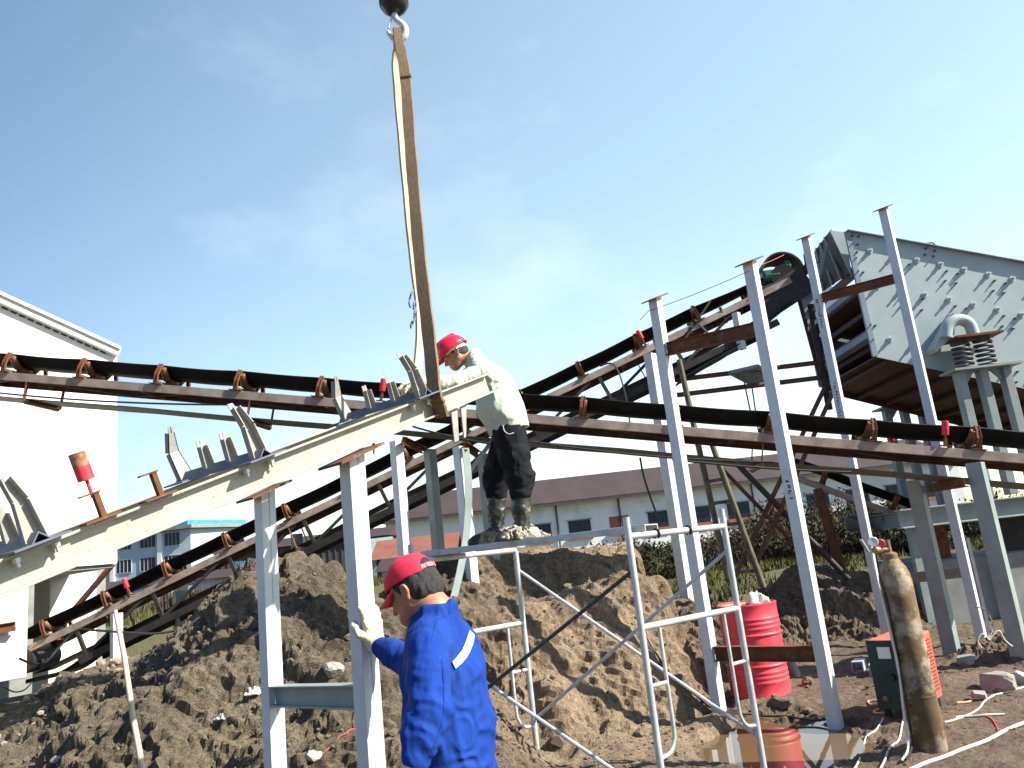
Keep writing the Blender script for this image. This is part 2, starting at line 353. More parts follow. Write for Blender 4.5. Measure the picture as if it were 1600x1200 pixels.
    def mesh(self, name, mats, off=Vector((0, 0, 0)), smooth=False, autosmooth=None):
        me = bpy.data.meshes.new(name)
        me.from_pydata([(x - off[0], y - off[1], z - off[2]) for x, y, z in self.v], [], self.f)
        for m in (mats if isinstance(mats, (list, tuple)) else [mats]): me.materials.append(m)
        if len(set(self.mi)) > 1: me.polygons.foreach_set('material_index', self.mi)
        bm = bmesh.new(); bm.from_mesh(me)
        bmesh.ops.recalc_face_normals(bm, faces=bm.faces)
        for e in bm.edges:
            if smooth and len(e.link_faces) == 2 and e.calc_face_angle(0) > math.radians(38): e.smooth = False
        for f in bm.faces: f.smooth = smooth
        bm.to_mesh(me); bm.free()
        me.update()
        return me
    def build(self, name, mats, parent=None, smooth=False, bevel=0, local=False):
        """link as ONE object; vertices are given in world space unless local"""
        if parent is None:
            c = Vector((0, 0, 0))
            if not local:
                xs = np.array(self.v)
                c = Vector((float(xs[:, 0].mean()), float(xs[:, 1].mean()), float(xs[:, 2].min())))
            o = place(name, self.mesh(name, mats, c, smooth)); o.location = c
        else:
            off = Vector((0, 0, 0)) if local else world_off(parent)
            o = place(name, self.mesh(name, mats, off, smooth), parent)
        if bevel:
            b = o.modifiers.new('bevel', 'BEVEL'); b.width = bevel; b.segments = 2; b.limit_method = 'ANGLE'
            b.angle_limit = math.radians(50)
        return o

def rot_from(u, v, w):
    return Matrix((u, v, w)).transposed().to_euler()

def arc(c, a, b, r, t0, t1, n):
    return [Vector(c) + a * (r * math.cos(t0 + (t1 - t0) * i / n)) + b * (r * math.sin(t0 + (t1 - t0) * i / n)) for i in range(n + 1)]

def sag(p0, p1, d, n=14):
    p0 = Vector(p0); p1 = Vector(p1)
    return [p0.lerp(p1, i / n) - Vector((0, 0, d * 4 * (i / n) * (1 - i / n))) for i in range(n + 1)]

def smooth_path(pts, n=6):
    """Catmull-Rom through the points"""
    pts = [Vector(p) for p in pts]; q = [pts[0]] + pts + [pts[-1]]; out = []
    for i in range(1, len(q) - 2):
        for k in range(n):
            t = k / n
            a, b, c, d = q[i - 1], q[i], q[i + 1], q[i + 2]
            out.append(0.5 * ((2 * b) + (c - a) * t + (2 * a - 5 * b + 4 * c - d) * t * t + (3 * b - a - 3 * c + d) * t ** 3))
    out.append(pts[-1]); return out

# numeric noise -----------------------------------------------------
def _h(ix, iy, iz, s):
    n = (ix * 374761393 + iy * 668265263 + iz * 1440662683 + s * 974634541) & 0x7fffffff
    n = ((n ^ (n >> 13)) * 1274126177) & 0x7fffffff
    return ((n ^ (n >> 16)) & 0xffff) / 65535.0

def vnoise(x, y, z=None, s=0):
    x = np.asarray(x, float); y = np.asarray(y, float); z = np.zeros_like(x) if z is None else np.asarray(z, float)
    ix = np.floor(x).astype(np.int64); iy = np.floor(y).astype(np.int64); iz = np.floor(z).astype(np.int64)
    fx = x - ix; fy = y - iy; fz = z - iz
    fx = fx * fx * (3 - 2 * fx); fy = fy * fy * (3 - 2 * fy); fz = fz * fz * (3 - 2 * fz)
    r = 0
    for dz in (0, 1):
        for dy in (0, 1):
            for dx in (0, 1):
                r = r + _h(ix + dx, iy + dy, iz + dz, s) * (fx if dx else 1 - fx) * (fy if dy else 1 - fy) * (fz if dz else 1 - fz)
    return r * 2 - 1

def fbm(x, y, z=None, o=4, s=0):
    a = 1.0; t = 0; f = 1.0
    for i in range(o):
        t = t + a * vnoise(x * f, y * f, None if z is None else z * f, s + i * 17); a *= 0.5; f *= 2.03
    return t

def cellnoise(x, y, s=0):
    ix = np.floor(x).astype(np.int64); iy = np.floor(y).astype(np.int64)
    best = np.full(x.shape, 9.0)
    z0 = np.zeros_like(ix)
    for dy in (-1, 0, 1):
        for dx in (-1, 0, 1):
            cx = ix + dx + _h(ix + dx, iy + dy, z0, s); cy = iy + dy + _h(ix + dx, iy + dy, z0 + 1, s)
            best = np.minimum(best, (x - cx) ** 2 + (y - cy) ** 2)
    return np.sqrt(best)

def ss(t):
    t = np.clip(t, 0, 1); return t * t * (3 - 2 * t)

def weave(m, scale, dist, stretch=(1, 1, 0.45)):
    """a second, coarser crumple on top of a cloth's own bump"""
    nt = m.node_tree; b = nt.nodes['Principled BSDF']; old = b.inputs['Normal'].links[0].from_node if b.inputs['Normal'].links else None
    n = _noise(nt, scale, 3, 0.55, stretch)
    r = nt.nodes.new('ShaderNodeMath'); r.operation = 'PINGPONG'; r.inputs[1].default_value = 0.18; nt.links.new(n.outputs['Fac'], r.inputs[0])
    bp = nt.nodes.new('ShaderNodeBump'); bp.inputs['Strength'].default_value = 0.8; bp.inputs['Distance'].default_value = dist
    nt.links.new(r.outputs[0], bp.inputs['Height'])
    if old: nt.links.new(old.outputs[0], bp.inputs['Normal'])
    nt.links.new(bp.outputs[0], b.inputs['Normal'])
for k_ in ('bluecloth', 'palegreencloth', 'blackcloth', 'khaki'): weave(M[k_], 7.0, 0.035)

for k_, v_ in (('belt', 0.15), ('blackcloth', 0.15), ('bluecloth', 0.2), ('palegreencloth', 0.2), ('rust', 0.2), ('stringer', 0.25), ('darksteel', 0.25), ('brownpipe', 0.2)):
    M[k_].node_tree.nodes['Principled BSDF'].inputs['Specular IOR Level'].default_value = v_
# ------------------------------------------------------------------ ground
def smax(a, b, k):
    h = np.clip(0.5 + 0.5 * (a - b) / k, 0, 1)
    return b + (a - b) * h + k * h * (1 - h)

def ground_base(x, y):
    x = np.asarray(x, float); y = np.asarray(y, float)
    wob = 0.28 * vnoise(x * 0.9, y * 0.9, s=3)
    left = 0.80 * ss((y - 8.8 + wob) / 2.6) * (1 - ss((x - 2.0) / 1.2))
    left = left * (1 - (1 - ss((x + 7.9) / 1.6)) * (1 - ss((y - 15) / 5))) - 0.12 * (1 - ss((x + 7.0) / 1.5)) * (1 - ss((y - 15) / 5))
    right = 0.55 * ss((y - 11.0) / 9.0) * ss((x - 2.0) / 1.2)
    far = 0.25 * ss((y - 20) / 30)
    base = left + right + far
    # the heap of dug earth on the left
    dx = (x + 2.30 + 0.22 * vnoise(x * 1.1, y * 1.1, s=9)); dy = (y - 7.35)
    d1 = np.sqrt((dx * np.where(dx < 0, 0.73, 0.80)) ** 2 + (dy * np.where(dy < 0, 0.74, 0.9)) ** 2 + 0.02)
    ang = np.arctan2(dy, dx)
    rill = 0.12 * vnoise(ang * 3.6, d1 * 0.8, s=21) + 0.09 * vnoise(x * 2.2, y * 2.2, s=22)
    heapz = 1.98 - d1 + rill * ss(d1 / 0.5)
    # the dug bank on the right
    toe = 6.72 + (x + 0.1) * 0.42 + 0.16 * vnoise(x * 2.1, y * 0.3, s=5)
    low = (1.20 + 0.10 * vnoise(x * 1.3, y * 1.3, s=31)) * ss((y - toe) / (1.20 + 0.15 * vnoise(x * 1.7, 0 * y, s=6)))
    top = 0.46 * ss((y - toe - 2.1 - 0.25 * vnoise(x * 1.6, 0 * y, s=7)) / 0.55)
    xe = 1.72 + 0.16 * vnoise(y * 1.4, x * 0.5, s=8)
    sidefall = ss((xe - x) / 0.55) * ss((x + 2.6) / 1.4)
    back = 1 - ss((y - 11.0) / 1.6)
    bank = (low + top) * sidefall * back
    # shaded heap beyond the drum
    d3 = np.sqrt(((x - 4.2) / 1.5) ** 2 + ((y - 12.1) / 1.0) ** 2)
    mound = 0.95 * (1 - ss(d3 / 1.35)) 
    # earth banked against the right legs
    d4 = np.sqrt(((x - 5.1) / 0.7) ** 2 + ((y - 8.6) / 0.5) ** 2)
    mound2 = 0.22 * (1 - ss(d4 / 1.3))
    z = smax(base, heapz, 0.18)
    z = smax(z, bank, 0.12)
    z = z + mound + mound2
    # the hollow that holds the puddle
    px = (x - 1.86 + 0.10 * vnoise(x * 3, y * 3, s=41)) / 0.70; py = (y - 6.75 + 0.10 * vnoise(x * 3, y * 3, s=42)) / 1.10
    z = z - 0.130 * (1 - ss((np.sqrt(px * px + py * py) - 0.45) / 0.75))
    return z

def ground_z(x, y):
    x = np.asarray(x, float); y = np.asarray(y, float)
    z = ground_base(x, y)
    e = 0.15
    slope = np.clip((np.abs(ground_base(x + e, y) - ground_base(x - e, y)) + np.abs(ground_base(x, y + e) - ground_base(x, y - e))) / (2 * e), 0, 1.3)
    rough = 0.22 + 0.78 * ss(slope * 1.6)
    near = np.exp(-np.maximum(0, np.hypot(x, y) - 14) / 10)
    bankm = ss((x + 0.9) / 0.9) * (1 - ss((x - 1.7) / 0.4)) * ss((y - 6.2) / 0.4)
    # follow the slope, so that lumps do not smear downhill
    u = x + 0.35 * z; v = y + 0.75 * z
    n = 0.11 * fbm(u * 1.9, v * 1.9, o=3, s=50)
    ci = cellnoise(u * 5.2 + 0.4 * vnoise(u * 4, v * 4, s=60), v * 5.2, s=61)
    cj = cellnoise(u * 11.5, v * 11.5, s=63); ck = cellnoise(u * 24 + 0.5, v * 24, s=64)
    cl = 0.068 * (0.55 - ci) * (1 - 0.70 * bankm) + 0.044 * (0.5 - cj) * (1 - 0.62 * bankm) + 0.024 * (0.5 - ck) * (1 - 0.3 * bankm)
    g = 0.030 * fbm(u * 14, v * 14, o=2, s=70)
    rid = 0.045 * (0.5 - np.abs(fbm(u * 7.5, v * 7.5, o=3, s=88)))
    g = g + rid * (1 - 0.45 * bankm)
    crack = 0.07 * np.abs(fbm(u * 2.6, v * 1.3, o=3, s=77)) * bankm
    return z + near * rough * (n + cl + g - crack)

def gz(x, y):
    return float(ground_z(np.array([x]), np.array([y]))[0])

def axis(dense0, dense1, step, lo, hi):
    a = list(np.arange(dense0, dense1, step))
    s = step; v = a[-1]; right = []
    while v < hi:
        s = min(s * 1.22, 60); v += s; right.append(v)
    s = step; v = a[0]; left = []
    while v > lo:
        s = min(s * 1.22, 60); v -= s; left.append(v)
    return np.array(left[::-1] + a + right)

gx = axis(-6.6, 6.6, 0.021, -900, 900)
gy = axis(4.6, 12.6, 0.023, -60, 1500)
GX, GY = np.meshgrid(gx, gy)
GZ = ground_z(GX.ravel(), GY.ravel()).reshape(GX.shape)
nx, ny = len(gx), len(gy)
me = bpy.data.meshes.new('ground')
me.vertices.add(nx * ny)
GB = ground_base(GX.ravel(), GY.ravel()).reshape(GX.shape)
e_ = 0.06
nxv = -(ground_base(GX.ravel() + e_, GY.ravel()) - ground_base(GX.ravel() - e_, GY.ravel())) / (2 * e_)
nyv = -(ground_base(GX.ravel(), GY.ravel() + e_) - ground_base(GX.ravel(), GY.ravel() - e_)) / (2 * e_)
nl_ = np.sqrt(nxv ** 2 + nyv ** 2 + 1); dsp = (GZ - GB).ravel()
tl_ = np.clip((np.hypot(nxv, nyv) - 0.15) / 0.3, 0, 1)      # lumps stand square to steep faces
co = np.stack([GX.ravel() + dsp * nxv / nl_ * tl_, GY.ravel() + dsp * nyv / nl_ * tl_, GB.ravel() + dsp * (1 + (1 / nl_ - 1) * tl_)], 1).astype(np.float32)
me.vertices.foreach_set('co', co.ravel())
idx = np.arange(nx * ny).reshape(ny, nx)
q = np.stack([idx[:-1, :-1], idx[:-1, 1:], idx[1:, 1:], idx[1:, :-1]], -1).reshape(-1, 4)
me.loops.add(q.size); me.polygons.add(len(q))
me.loops.foreach_set('vertex_index', q.ravel().astype(np.int32))
me.polygons.foreach_set('loop_start', np.arange(0, q.size, 4, dtype=np.int32))
me.polygons.foreach_set('loop_total', np.full(len(q), 4, dtype=np.int32))
me.polygons.foreach_set('use_smooth', np.zeros(len(q), bool))
me.update(); me.validate()
# what kind of soil lies where: red = ochre bank, green = grassed, blue = damp trodden mud
attr = me.color_attributes.new('soil', 'FLOAT_COLOR', 'POINT')
x, y = co[:, 0].astype(float), co[:, 1].astype(float)
ochre = ss((x + 1.2) / 1.6) * (1 - ss((x - 1.75) / 0.5)) * ss((y - 5.9) / 0.8) * (1 - ss((y - 10.5) / 2))
grass = ss((y - 14) / 6 + 0.5 * vnoise(x * 0.3, y * 0.3, s=80)) * (0.55 + 0.45 * ss(vnoise(x * 0.5, y * 0.5, s=81) + 0.5))
damp = ss((x - 1.2) / 0.7) * (1 - ss((y - 10) / 3)) * (0.5 + 0.5 * ss(vnoise(x * 1.2, y * 1.2, s=82) + 0.6))
c4 = np.stack([ochre, grass, damp, np.ones_like(x)], 1).astype(np.float32)
attr.data.foreach_set('color', c4.ravel())

m, nt, b = new_mat('earth')
at = nt.nodes.new('ShaderNodeAttribute'); at.attribute_name = 'soil'
sp = nt.nodes.new('ShaderNodeSeparateColor'); nt.links.new(at.outputs['Color'], sp.inputs[0])
n1 = _noise(nt, 1.6, 8, 0.68); n2 = _noise(nt, 26, 5, 0.7); n3 = _noise(nt, 95, 3, 0.7)
grey = _ramp(nt, n1.outputs['Fac'], 0.30, 0.70, (0.095, 0.076, 0.053), (0.265, 0.215, 0.153)).outputs['Color']
och = _ramp(nt, n1.outputs['Fac'], 0.30, 0.70, (0.215, 0.158, 0.102), (0.450, 0.345, 0.238)).outputs['Color']
wet = _ramp(nt, n1.outputs['Fac'], 0.30, 0.70, (0.125, 0.088, 0.062), (0.270, 0.198, 0.142)).outputs['Color']
gr = _ramp(nt, n2.outputs['Fac'], 0.35, 0.65, (0.060, 0.075, 0.024), (0.17, 0.155, 0.065)).outputs['Color']
col = _mix(nt, sp.outputs[0], grey, och)
col = _mix(nt, sp.outputs[2], col, wet)
col = _mix(nt, sp.outputs[1], col, gr)
fine = _ramp(nt, n2.outputs['Fac'], 0.32, 0.62, (0.50, 0.50, 0.50), (1.15, 1.12, 1.08)).outputs['Color']
mm = nt.nodes.new('ShaderNodeMixRGB'); mm.blend_type = 'MULTIPLY'; mm.inputs[0].default_value = 1
nt.links.new(col, mm.inputs[1]); nt.links.new(fine, mm.inputs[2])
peb = _ramp(nt, n3.outputs['Fac'], 0.66, 0.72, (0, 0, 0), (0.7, 0.7, 0.7)).outputs['Color']
col = _mix(nt, peb, mm.outputs[0], (0.36, 0.32, 0.26))
nt.links.new(col, b.inputs['Base Color'])
rr = _ramp(nt, sp.outputs[2], 0.0, 1.0, (0.95, 0.95, 0.95), (0.68, 0.68, 0.68))
nt.links.new(rr.outputs['Color'], b.inputs['Roughness'])
b.inputs['Specular IOR Level'].default_value = 0.3
ad = nt.nodes.new('ShaderNodeMath'); ad.operation = 'ADD'
nt.links.new(n2.outputs['Fac'], ad.inputs[0]); nt.links.new(n3.outputs['Fac'], ad.inputs[1])
_bump(nt, b, ad.outputs[0], 1.0, 0.03)
M['earth'] = m
me.materials.append(m)
ground = place('ground', me); tag(ground, kind='structure')

# standing water
m, nt, b = new_mat('muddy_water')
b.inputs['Base Color'].default_value = (0.13, 0.085, 0.045, 1); b.inputs['Roughness'].default_value = 0.02
b.inputs['IOR'].default_value = 1.6
wv = _noise(nt, 3.0, 2); _bump(nt, b, wv.outputs['Fac'], 0.03, 0.01)
M['water'] = m
mb = MB()
ring = [(1.86 + 1.1 * math.cos(a), 6.75 + 1.6 * math.sin(a), -0.040) for a in [k * 2 * math.pi / 40 for k in range(40)]]
mb.add(ring, [tuple(range(40))])
tag(mb.build('puddle', M['water']), kind='structure')

# loose lumps and pebbles lying over the heaps
def lump_proto(seed, squash=0.75):
    bm = bmesh.new(); bmesh.ops.create_icosphere(bm, subdivisions=1, radius=1)
    r = random.Random(seed)
    vs = [v.co * r.uniform(0.68, 1.15) for v in bm.verts]
    fs = [tuple(v.index for v in f.verts) for f in bm.faces]; bm.free()
    return np.array([(a.x, a.y, a.z * squash) for a in vs]), fs
protos = [lump_proto(s) for s in range(8)]
def scatter_lumps(name, pts, sizes, mat):
    vs = []; fs = []; n = 0
    zz = ground_z(pts[:, 0], pts[:, 1])
    for i in range(len(pts)):
        pv, pf = protos[i % 8]
        a = RNG.uniform(0, 6.28); c, s = math.cos(a), math.sin(a)
        w = pv @ np.array([[c, s, 0], [-s, c, 0], [0, 0, 1]]) * sizes[i] * RNG.uniform(0.7, 1.25, 3)
        w += np.array([pts[i, 0], pts[i, 1], zz[i] + sizes[i] * 0.25])
        vs += w.tolist(); fs += [tuple(k + n for k in f) for f in pf]; n += len(w)
    me = bpy.data.meshes.new(name); me.from_pydata(vs, [], fs); me.materials.append(mat); me.update()
    return place(name, me)
N = 8500
pts = np.stack([RNG.uniform(-6.4, 1.9, N), RNG.uniform(5.0, 10.5, N)], 1)
pts2 = np.stack([RNG.uniform(1.4, 6.4, 900), RNG.uniform(5.2, 12.5, 900)], 1)
keep = np.hypot((pts2[:, 0] - 1.86) / 0.95, (pts2[:, 1] - 6.72) / 1.05) > 1
pts2 = pts2[keep]
allp = np.concatenate([pts, pts2])
sz = np.clip(0.0085 * np.exp(RNG.normal(0, 0.55, len(allp))), 0.005, 0.05)
M['clod'] = surf('earth_clod', (0.085, 0.066, 0.045), (0.20, 0.157, 0.11), 2.2, 0.95, 0, bump=0.6, bscale=60, bdist=0.01)
tag(scatter_lumps('clods', allp, sz, M['clod']), 'loose brown clods and pebbles strewn over the earth heaps', 'clods', kind='stuff')
# bits of pale broken stone on the rubble behind the heap
N = 420
pts = np.stack([RNG.uniform(-7.2, -3.4, N), RNG.uniform(9.2, 13.5, N)], 1)
sz = np.clip(0.030 * np.exp(RNG.normal(0, 0.5, N)), 0.012, 0.10)
M['rubble'] = surf('pale_rubble', (0.22, 0.17, 0.12), (0.38, 0.32, 0.25), 1.5, 0.95, 0, bump=0.4, bscale=40)
tag(scatter_lumps('rubble', pts, sz, M['rubble']), 'pale broken rubble on the ground between heap and white building', 'rubble', kind='stuff')

# ------------------------------------------------------------------ buildings
def wall_quad(mb, a, b, z0, z1, th, n):
    """upright slab from a to b (plan points), thickness th along n"""
    a = Vector((a[0], a[1], 0)); b = Vector((b[0], b[1], 0)); n = Vector((n[0], n[1], 0)).normalized()
    p = [a + Vector((0, 0, z0)), b + Vector((0, 0, z0)), b + Vector((0, 0, z1)), a + Vector((0, 0, z1))]
    return mb.prism(p, n * th)

def window_on(parent, c, dirv, nrm, w, h, bars=2, frame=None):
    """dark opening with a frame and bars, standing 3 mm proud of the wall"""
    t = Vector(dirv); n = Vector(nrm); z = Vector((0, 0, 1)); c = Vector(c)
    mb = MB(); mb.box(c + n * 0.02, (w, 0.04, h), (t, n, z))
    win = mb.build('window', M['darkglass'], parent)
    f = MB(); fw = 0.05 * max(1, h / 1.2)
    for s in (-1, 1):
        f.box(c + t * s * (w / 2 + fw / 2) + n * 0.045, (fw, 0.09, h + 2 * fw), (t, n, z))
        f.box(c + z * s * (h / 2 + fw / 2) + n * 0.047, (w, 0.094, fw), (t, n, z))
    for i in range(bars):
        k = (i + 1) / (bars + 1) - 0.5
        f.box(c + t * k * w + n * 0.055, (fw * 0.6, 0.05, h), (t, n, z))
    f.build('frame', frame or M['bluegrey'], win)
    return win

X1 = Vector((1, 0, 0)); Y1 = Vector((0, 1, 0)); Z1 = Vector((0, 0, 1))

# --- white tower building at the left, raised on thick piers; it faces the sun
YB = 12.3
pr = P(183, 700, YB)
FD = Vector((0.66, 0.75, 0)).normalized(); FN = Vector((0.75, -0.66, 0)).normalized()
C0 = Vector((pr.x, YB, 0))
def on_front(px):
    """how far along the front the pixel column px falls"""
    r = P(px, 900, 1.0); k = r.x / r.y
    return (k * C0.y - C0.x) / (FD.x - k * FD.y)
def fp(t, z, n=0.0):
    return C0 + FD * t + FN * n + Vector((0, 0, z))
t0 = on_front(0); y0 = (C0 + FD * t0).y
zs = P(183, 880, YB).z; ze = P(183, 553, YB).z; zl = P(0, 478, y0).z
slope = (zl - ze) / -t0
tb = thing('hopper_building', (C0.x - 2.5, YB - 1, gz(C0.x - 2.5, YB - 1)), 'white gabled tower building raised on thick plastered piers at the left edge', 'building')
W2 = 3.2; zr = ze + slope * W2
mb = MB()
mb.prism([fp(-2 * W2, zs), fp(0, zs), fp(0, ze), fp(-W2, zr), fp(-2 * W2, ze)], FN * -4.6)
mb.build('upper_wall', M['white'], tb)
mb = MB(); th = 0.05
for s in (1, -1):
    ta = -W2; tbb = -W2 + s * W2; za = zr + 0.04; zb_ = zr + 0.04 - slope * W2
    mb.hexa([fp(ta, za, 0.16), fp(tbb, zb_, 0.16), fp(tbb, zb_ + th, 0.16), fp(ta, za + th, 0.16)],
            [fp(ta, za, -4.7), fp(tbb, zb_, -4.7), fp(tbb, zb_ + th, -4.7), fp(ta, za + th, -4.7)])
rf = mb.build('roof', M['white'], tb)
dr = (FD - Vector((0, 0, slope))).normalized(); LR = W2 * math.hypot(1, slope); dup_ = FN.cross(dr)
if dup_.z < 0: dup_ = -dup_
mb = MB(); mb.box(fp(-W2, zr + 0.00, 0.06) + dr * LR / 2, (LR, 0.11, 0.12), (dr, FN, dup_)); mb.build('verge_board', M['white'], rf)
mb = MB(); k = 0.05
while k < LR - 0.15:
    mb.box(fp(-W2, zr - 0.085, 0.002) + dr * k, (0.085, 0.02, 0.022), (dr, FN, dup_)); k += 0.125
tag(mb.build('shadow_gaps', M['darkshed'], tb), kind='stuff')  # solid dark boxes paint the shade in the gaps under the roof edge
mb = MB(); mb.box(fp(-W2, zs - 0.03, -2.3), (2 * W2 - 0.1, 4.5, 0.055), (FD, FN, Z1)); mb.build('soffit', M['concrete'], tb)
tp = on_front(49)
mb = MB(); mb.box(fp(tp - 1.2, 0.9 / 2 + (zs - 0.06) / 2 - 0.1, -0.45), (2.4, 0.7, zs - 0.06 - 0.7), (FD, FN, Z1)); mb.build('pier', M['plaster'], tb, bevel=0.02)
p1 = P(125, 1100, 13.6)
mb = MB(); mb.box(Vector((p1.x - 0.45, 13.9, (zs + 0.1) / 2 - 0.15)), (0.75, 0.8, zs + 0.14), (FD, FN, Z1)); mb.build('pier', M['plaster'], tb, bevel=0.02)
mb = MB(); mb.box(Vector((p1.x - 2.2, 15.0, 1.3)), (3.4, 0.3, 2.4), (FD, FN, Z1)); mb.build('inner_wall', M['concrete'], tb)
bs = fp(on_front(-14), P(-14, 985, (C0 + FD * on_front(-14)).y).z, -0.06); be = fp(on_front(26), P(26, 978, (C0 + FD * on_front(26)).y).z, 0.02)
mb = MB(); mb.ibeam(bs, be, 0.13, 0.1, 0.012); mb.build('beam_stub', M['rust'], tb)

# --- grey office block far behind
YO = 85.
cx = P(297, 800, YO).x
of = thing('office_block', (cx - 4, YO + 4, 0.9), 'blue grey three storey block with rows of barred windows and a blue roof edge', 'building')
dl = Vector((-0.94, -0.34, 0)).normalized(); nl = Vector((0.34, -0.94, 0)).normalized()
# front faces the viewer, its end faces the sun
c0 = Vector((cx, YO, 0.5)); LW = 15.0; DP = 9.0
front_d = Vector((-1, 0.10, 0)).normalized(); front_n = Vector((-0.10, -1, 0)).normalized()
side_d = Vector((0.42, 0.9, 0)).normalized(); side_n = Vector((0.9, -0.42, 0)).normalized()
zt = P(297, 826, YO).z
a = c0; bb = c0 + front_d * LW; dd = c0 + side_d * DP; ee = dd + front_d * LW
mb = MB(); mb.hexa([a, bb, ee, dd], [v + Vector((0, 0, zt - 0.5)) for v in (a, bb, ee, dd)])
mb.build('wall', M['bluegrey'], of)
mb = MB()
oh = 0.6
q4 = [a + front_n * oh + side_n * oh, bb + front_n * oh - side_n * oh, ee - front_n * oh, dd + side_n * oh - front_n * oh]
mb.hexa([v + Vector((0, 0, zt - 0.45)) for v in q4], [v + Vector((0, 0, zt - 0.1)) for v in q4]); mb.build('roof', M['concrete'], of)
mb = MB(); q5 = [v.lerp((a + ee) / 2, 0.12) for v in q4]
mb.hexa([v + Vector((0, 0, zt - 0.1)) for v in q5], [v + Vector((0, 0, zt + 0.45)) for v in q5]); mb.build('roof_edge', M['blueroof'], of)
for pyw, zz in ((842, 0), (878, 0), (888 + 26, 0)):
    for pxw in (268, 228, 188, 148):
        p = P(pxw, pyw + (268 - pxw) * 0.09, YO)
        window_on(of, (p.x, c0.y - (p.x - c0.x) * 0.10 , p.z), front_d, front_n, 1.75, 1.35, 3, M['bluegrey'])
for pxw in (248, 170):
    mb = MB(); p = P(pxw, 850, YO); mb.box((p.x, c0.y - (p.x - c0.x) * 0.10 - 0.12, (zt + 0.5) / 2), (0.5, 0.25, zt - 0.7), (front_d, front_n, Z1))
    mb.build('pilaster', M['whitewall'], of)

# --- white block right behind the office
wb = P(322, 818, 100.)
wt = thing('white_block', (wb.x, 103, 0.9), 'plain white flat topped block half hidden behind the blue grey block', 'building')
wx0 = P(296, 830, 100.).x; wx1 = P(368, 830, 100.).x
mb = MB(); mb.prism([(wx0, 100, 0.5), (wx1, 100, 0.5), (wx1, 100, wb.z - 0.9), (wx0 + 3.2, 100, wb.z + 0.5), (wx0, 100, wb.z)], (0, 9, 0)); mb.build('wall', M['whitewall'], wt)
p = P(309, 840, 100.); window_on(wt, (p.x, 100, p.z), X1, -Y1, 1.5, 1.7, 1)
mb = MB(); mb.box(((wx0 + wx1) / 2, 104.4, wb.z - 0.85), (wx1 - wx0 - 6.5, 8.4, 0.2)); mb.build('roof', M['concrete'], wt)

# --- blue gate panel and brown-topped yard wall
YW = 46.
tw = P(300, 914, YW); gzw = 0.95
wall = thing('yard_wall', (P(300, 940, YW).x, YW, gzw), 'grey rendered yard wall with posts and a brown coping behind the grass strip', 'wall')
xa = P(120, 930, YW).x; xb = P(470, 930, YW).x
mb = MB(); mb.box(((xa + xb) / 2, YW, gzw / 2 + tw.z / 2), (xb - xa, 0.25, tw.z - gzw + 0.3)); mb.build('panel', M['bluegrey'], wall)
mb = MB(); mb.prism([(xa, YW - 0.35, tw.z + 0.15), (xa, YW + 1.2, tw.z + 0.62), (xa, YW + 1.2, tw.z + 0.72), (xa, YW - 0.35, tw.z + 0.25)], (xb - xa, 0, 0)); mb.build('coping', M['brownroof'], wall)
for pxw in (270, 301, 240, 205):
    p = P(pxw, 930, YW)
    mb = MB(); mb.box((p.x, YW - 0.2, (tw.z + gzw) / 2), (0.28, 0.16, tw.z - gzw)); mb.build('post', M['whitewall'], wall)
pb = P(376, 889, 60.)
gp = MB(); gp.box((pb.x, 60, pb.z), (0.80, 0.06, 1.15))
for k in range(5): gp.box((pb.x - 0.32 + k * 0.16, 59.95, pb.z), (0.05, 0.05, 1.15))
gp.box((pb.x, 60, pb.z - 1.2), (0.08, 0.05, 1.3))
tag(gp.build('blue_panel', M['blueroof']), 'small blue ribbed sheet panel standing above the brown wall coping', 'panel')

# --- dark ribbed shed
YS = 62.
s0 = P(455, 870, YS); s1 = P(585, 845, YS)
dark = thing('dark_shed', ((s0.x + s1.x) / 2, YS, 0.9), 'long dark ribbed sheet shed directly behind the left earth heap', 'shed')
zt0 = P(465, 852, YS).z; zb = 0.4
mb = MB(); xa = s0.x - 6; xb = s1.x + 1.0
mb.box(((xa + xb) / 2, YS + 3, (zt0 + zb) / 2), (xb - xa, 6, zt0 - zb))
k = xa
while k < xb: mb.box((k, YS - 0.03, (zt0 + zb) / 2), (0.12, 0.06, zt0 - zb)); k += 0.5
mb.build('wall', M['darkshed'], dark)
mb = MB(); mb.prism([(xa - 0.2, YS - 0.3, zt0 + 0.02), (xa - 0.2, YS + 3, zt0 + 0.8), (xa - 0.2, YS + 6.3, zt0 + 0.02)], (xb - xa + 0.4, 0, 0)); mb.build('roof', M['brownroof'], dark)

# --- little sheds in front of the warehouse end
YR = 52.
def shed(name, label, x0, x1, py_ridge, py_eave, Y, wallm, roofm, depth=4.0):
    a = P(x0, py_ridge, Y + depth * 0.5); e = P(x0, py_eave, Y)
    b = P(x1, py_eave, Y)
    t = thing(name, ((e.x + b.x) / 2, Y, 0.9), label, 'shed')
    mb = MB(); mb.box(((e.x + b.x) / 2, Y + depth / 2 + 0.2, (e.z + 0.3) / 2), (b.x - e.x - 0.2, depth - 0.2, e.z - 0.3)); mb.build('wall', wallm, t)
    mb = MB(); r = a.z
    mb.prism([(e.x - 0.2, Y - 0.35, e.z - 0.05), (e.x - 0.2, Y + depth / 2, r), (e.x - 0.2, Y + depth + 0.35, e.z - 0.05), (e.x - 0.2, Y + depth / 2, r - 0.14)], (b.x - e.x + 0.4, 0, 0)); mb.build('roof', roofm, t)
    return t
shed('red_roofed_shed', 'low dark shed with a red brown sloping roof in front of the warehouse end', 584, 712, 846, 874, 52., M['darkshed'], M['redroof'], 5)
shed('brown_roofed_shed', 'smallest shed, dark roof and pale wall, below the red roofed shed', 592, 650, 874, 892, 44., M['whitewall'], M['brownroof'], 4)
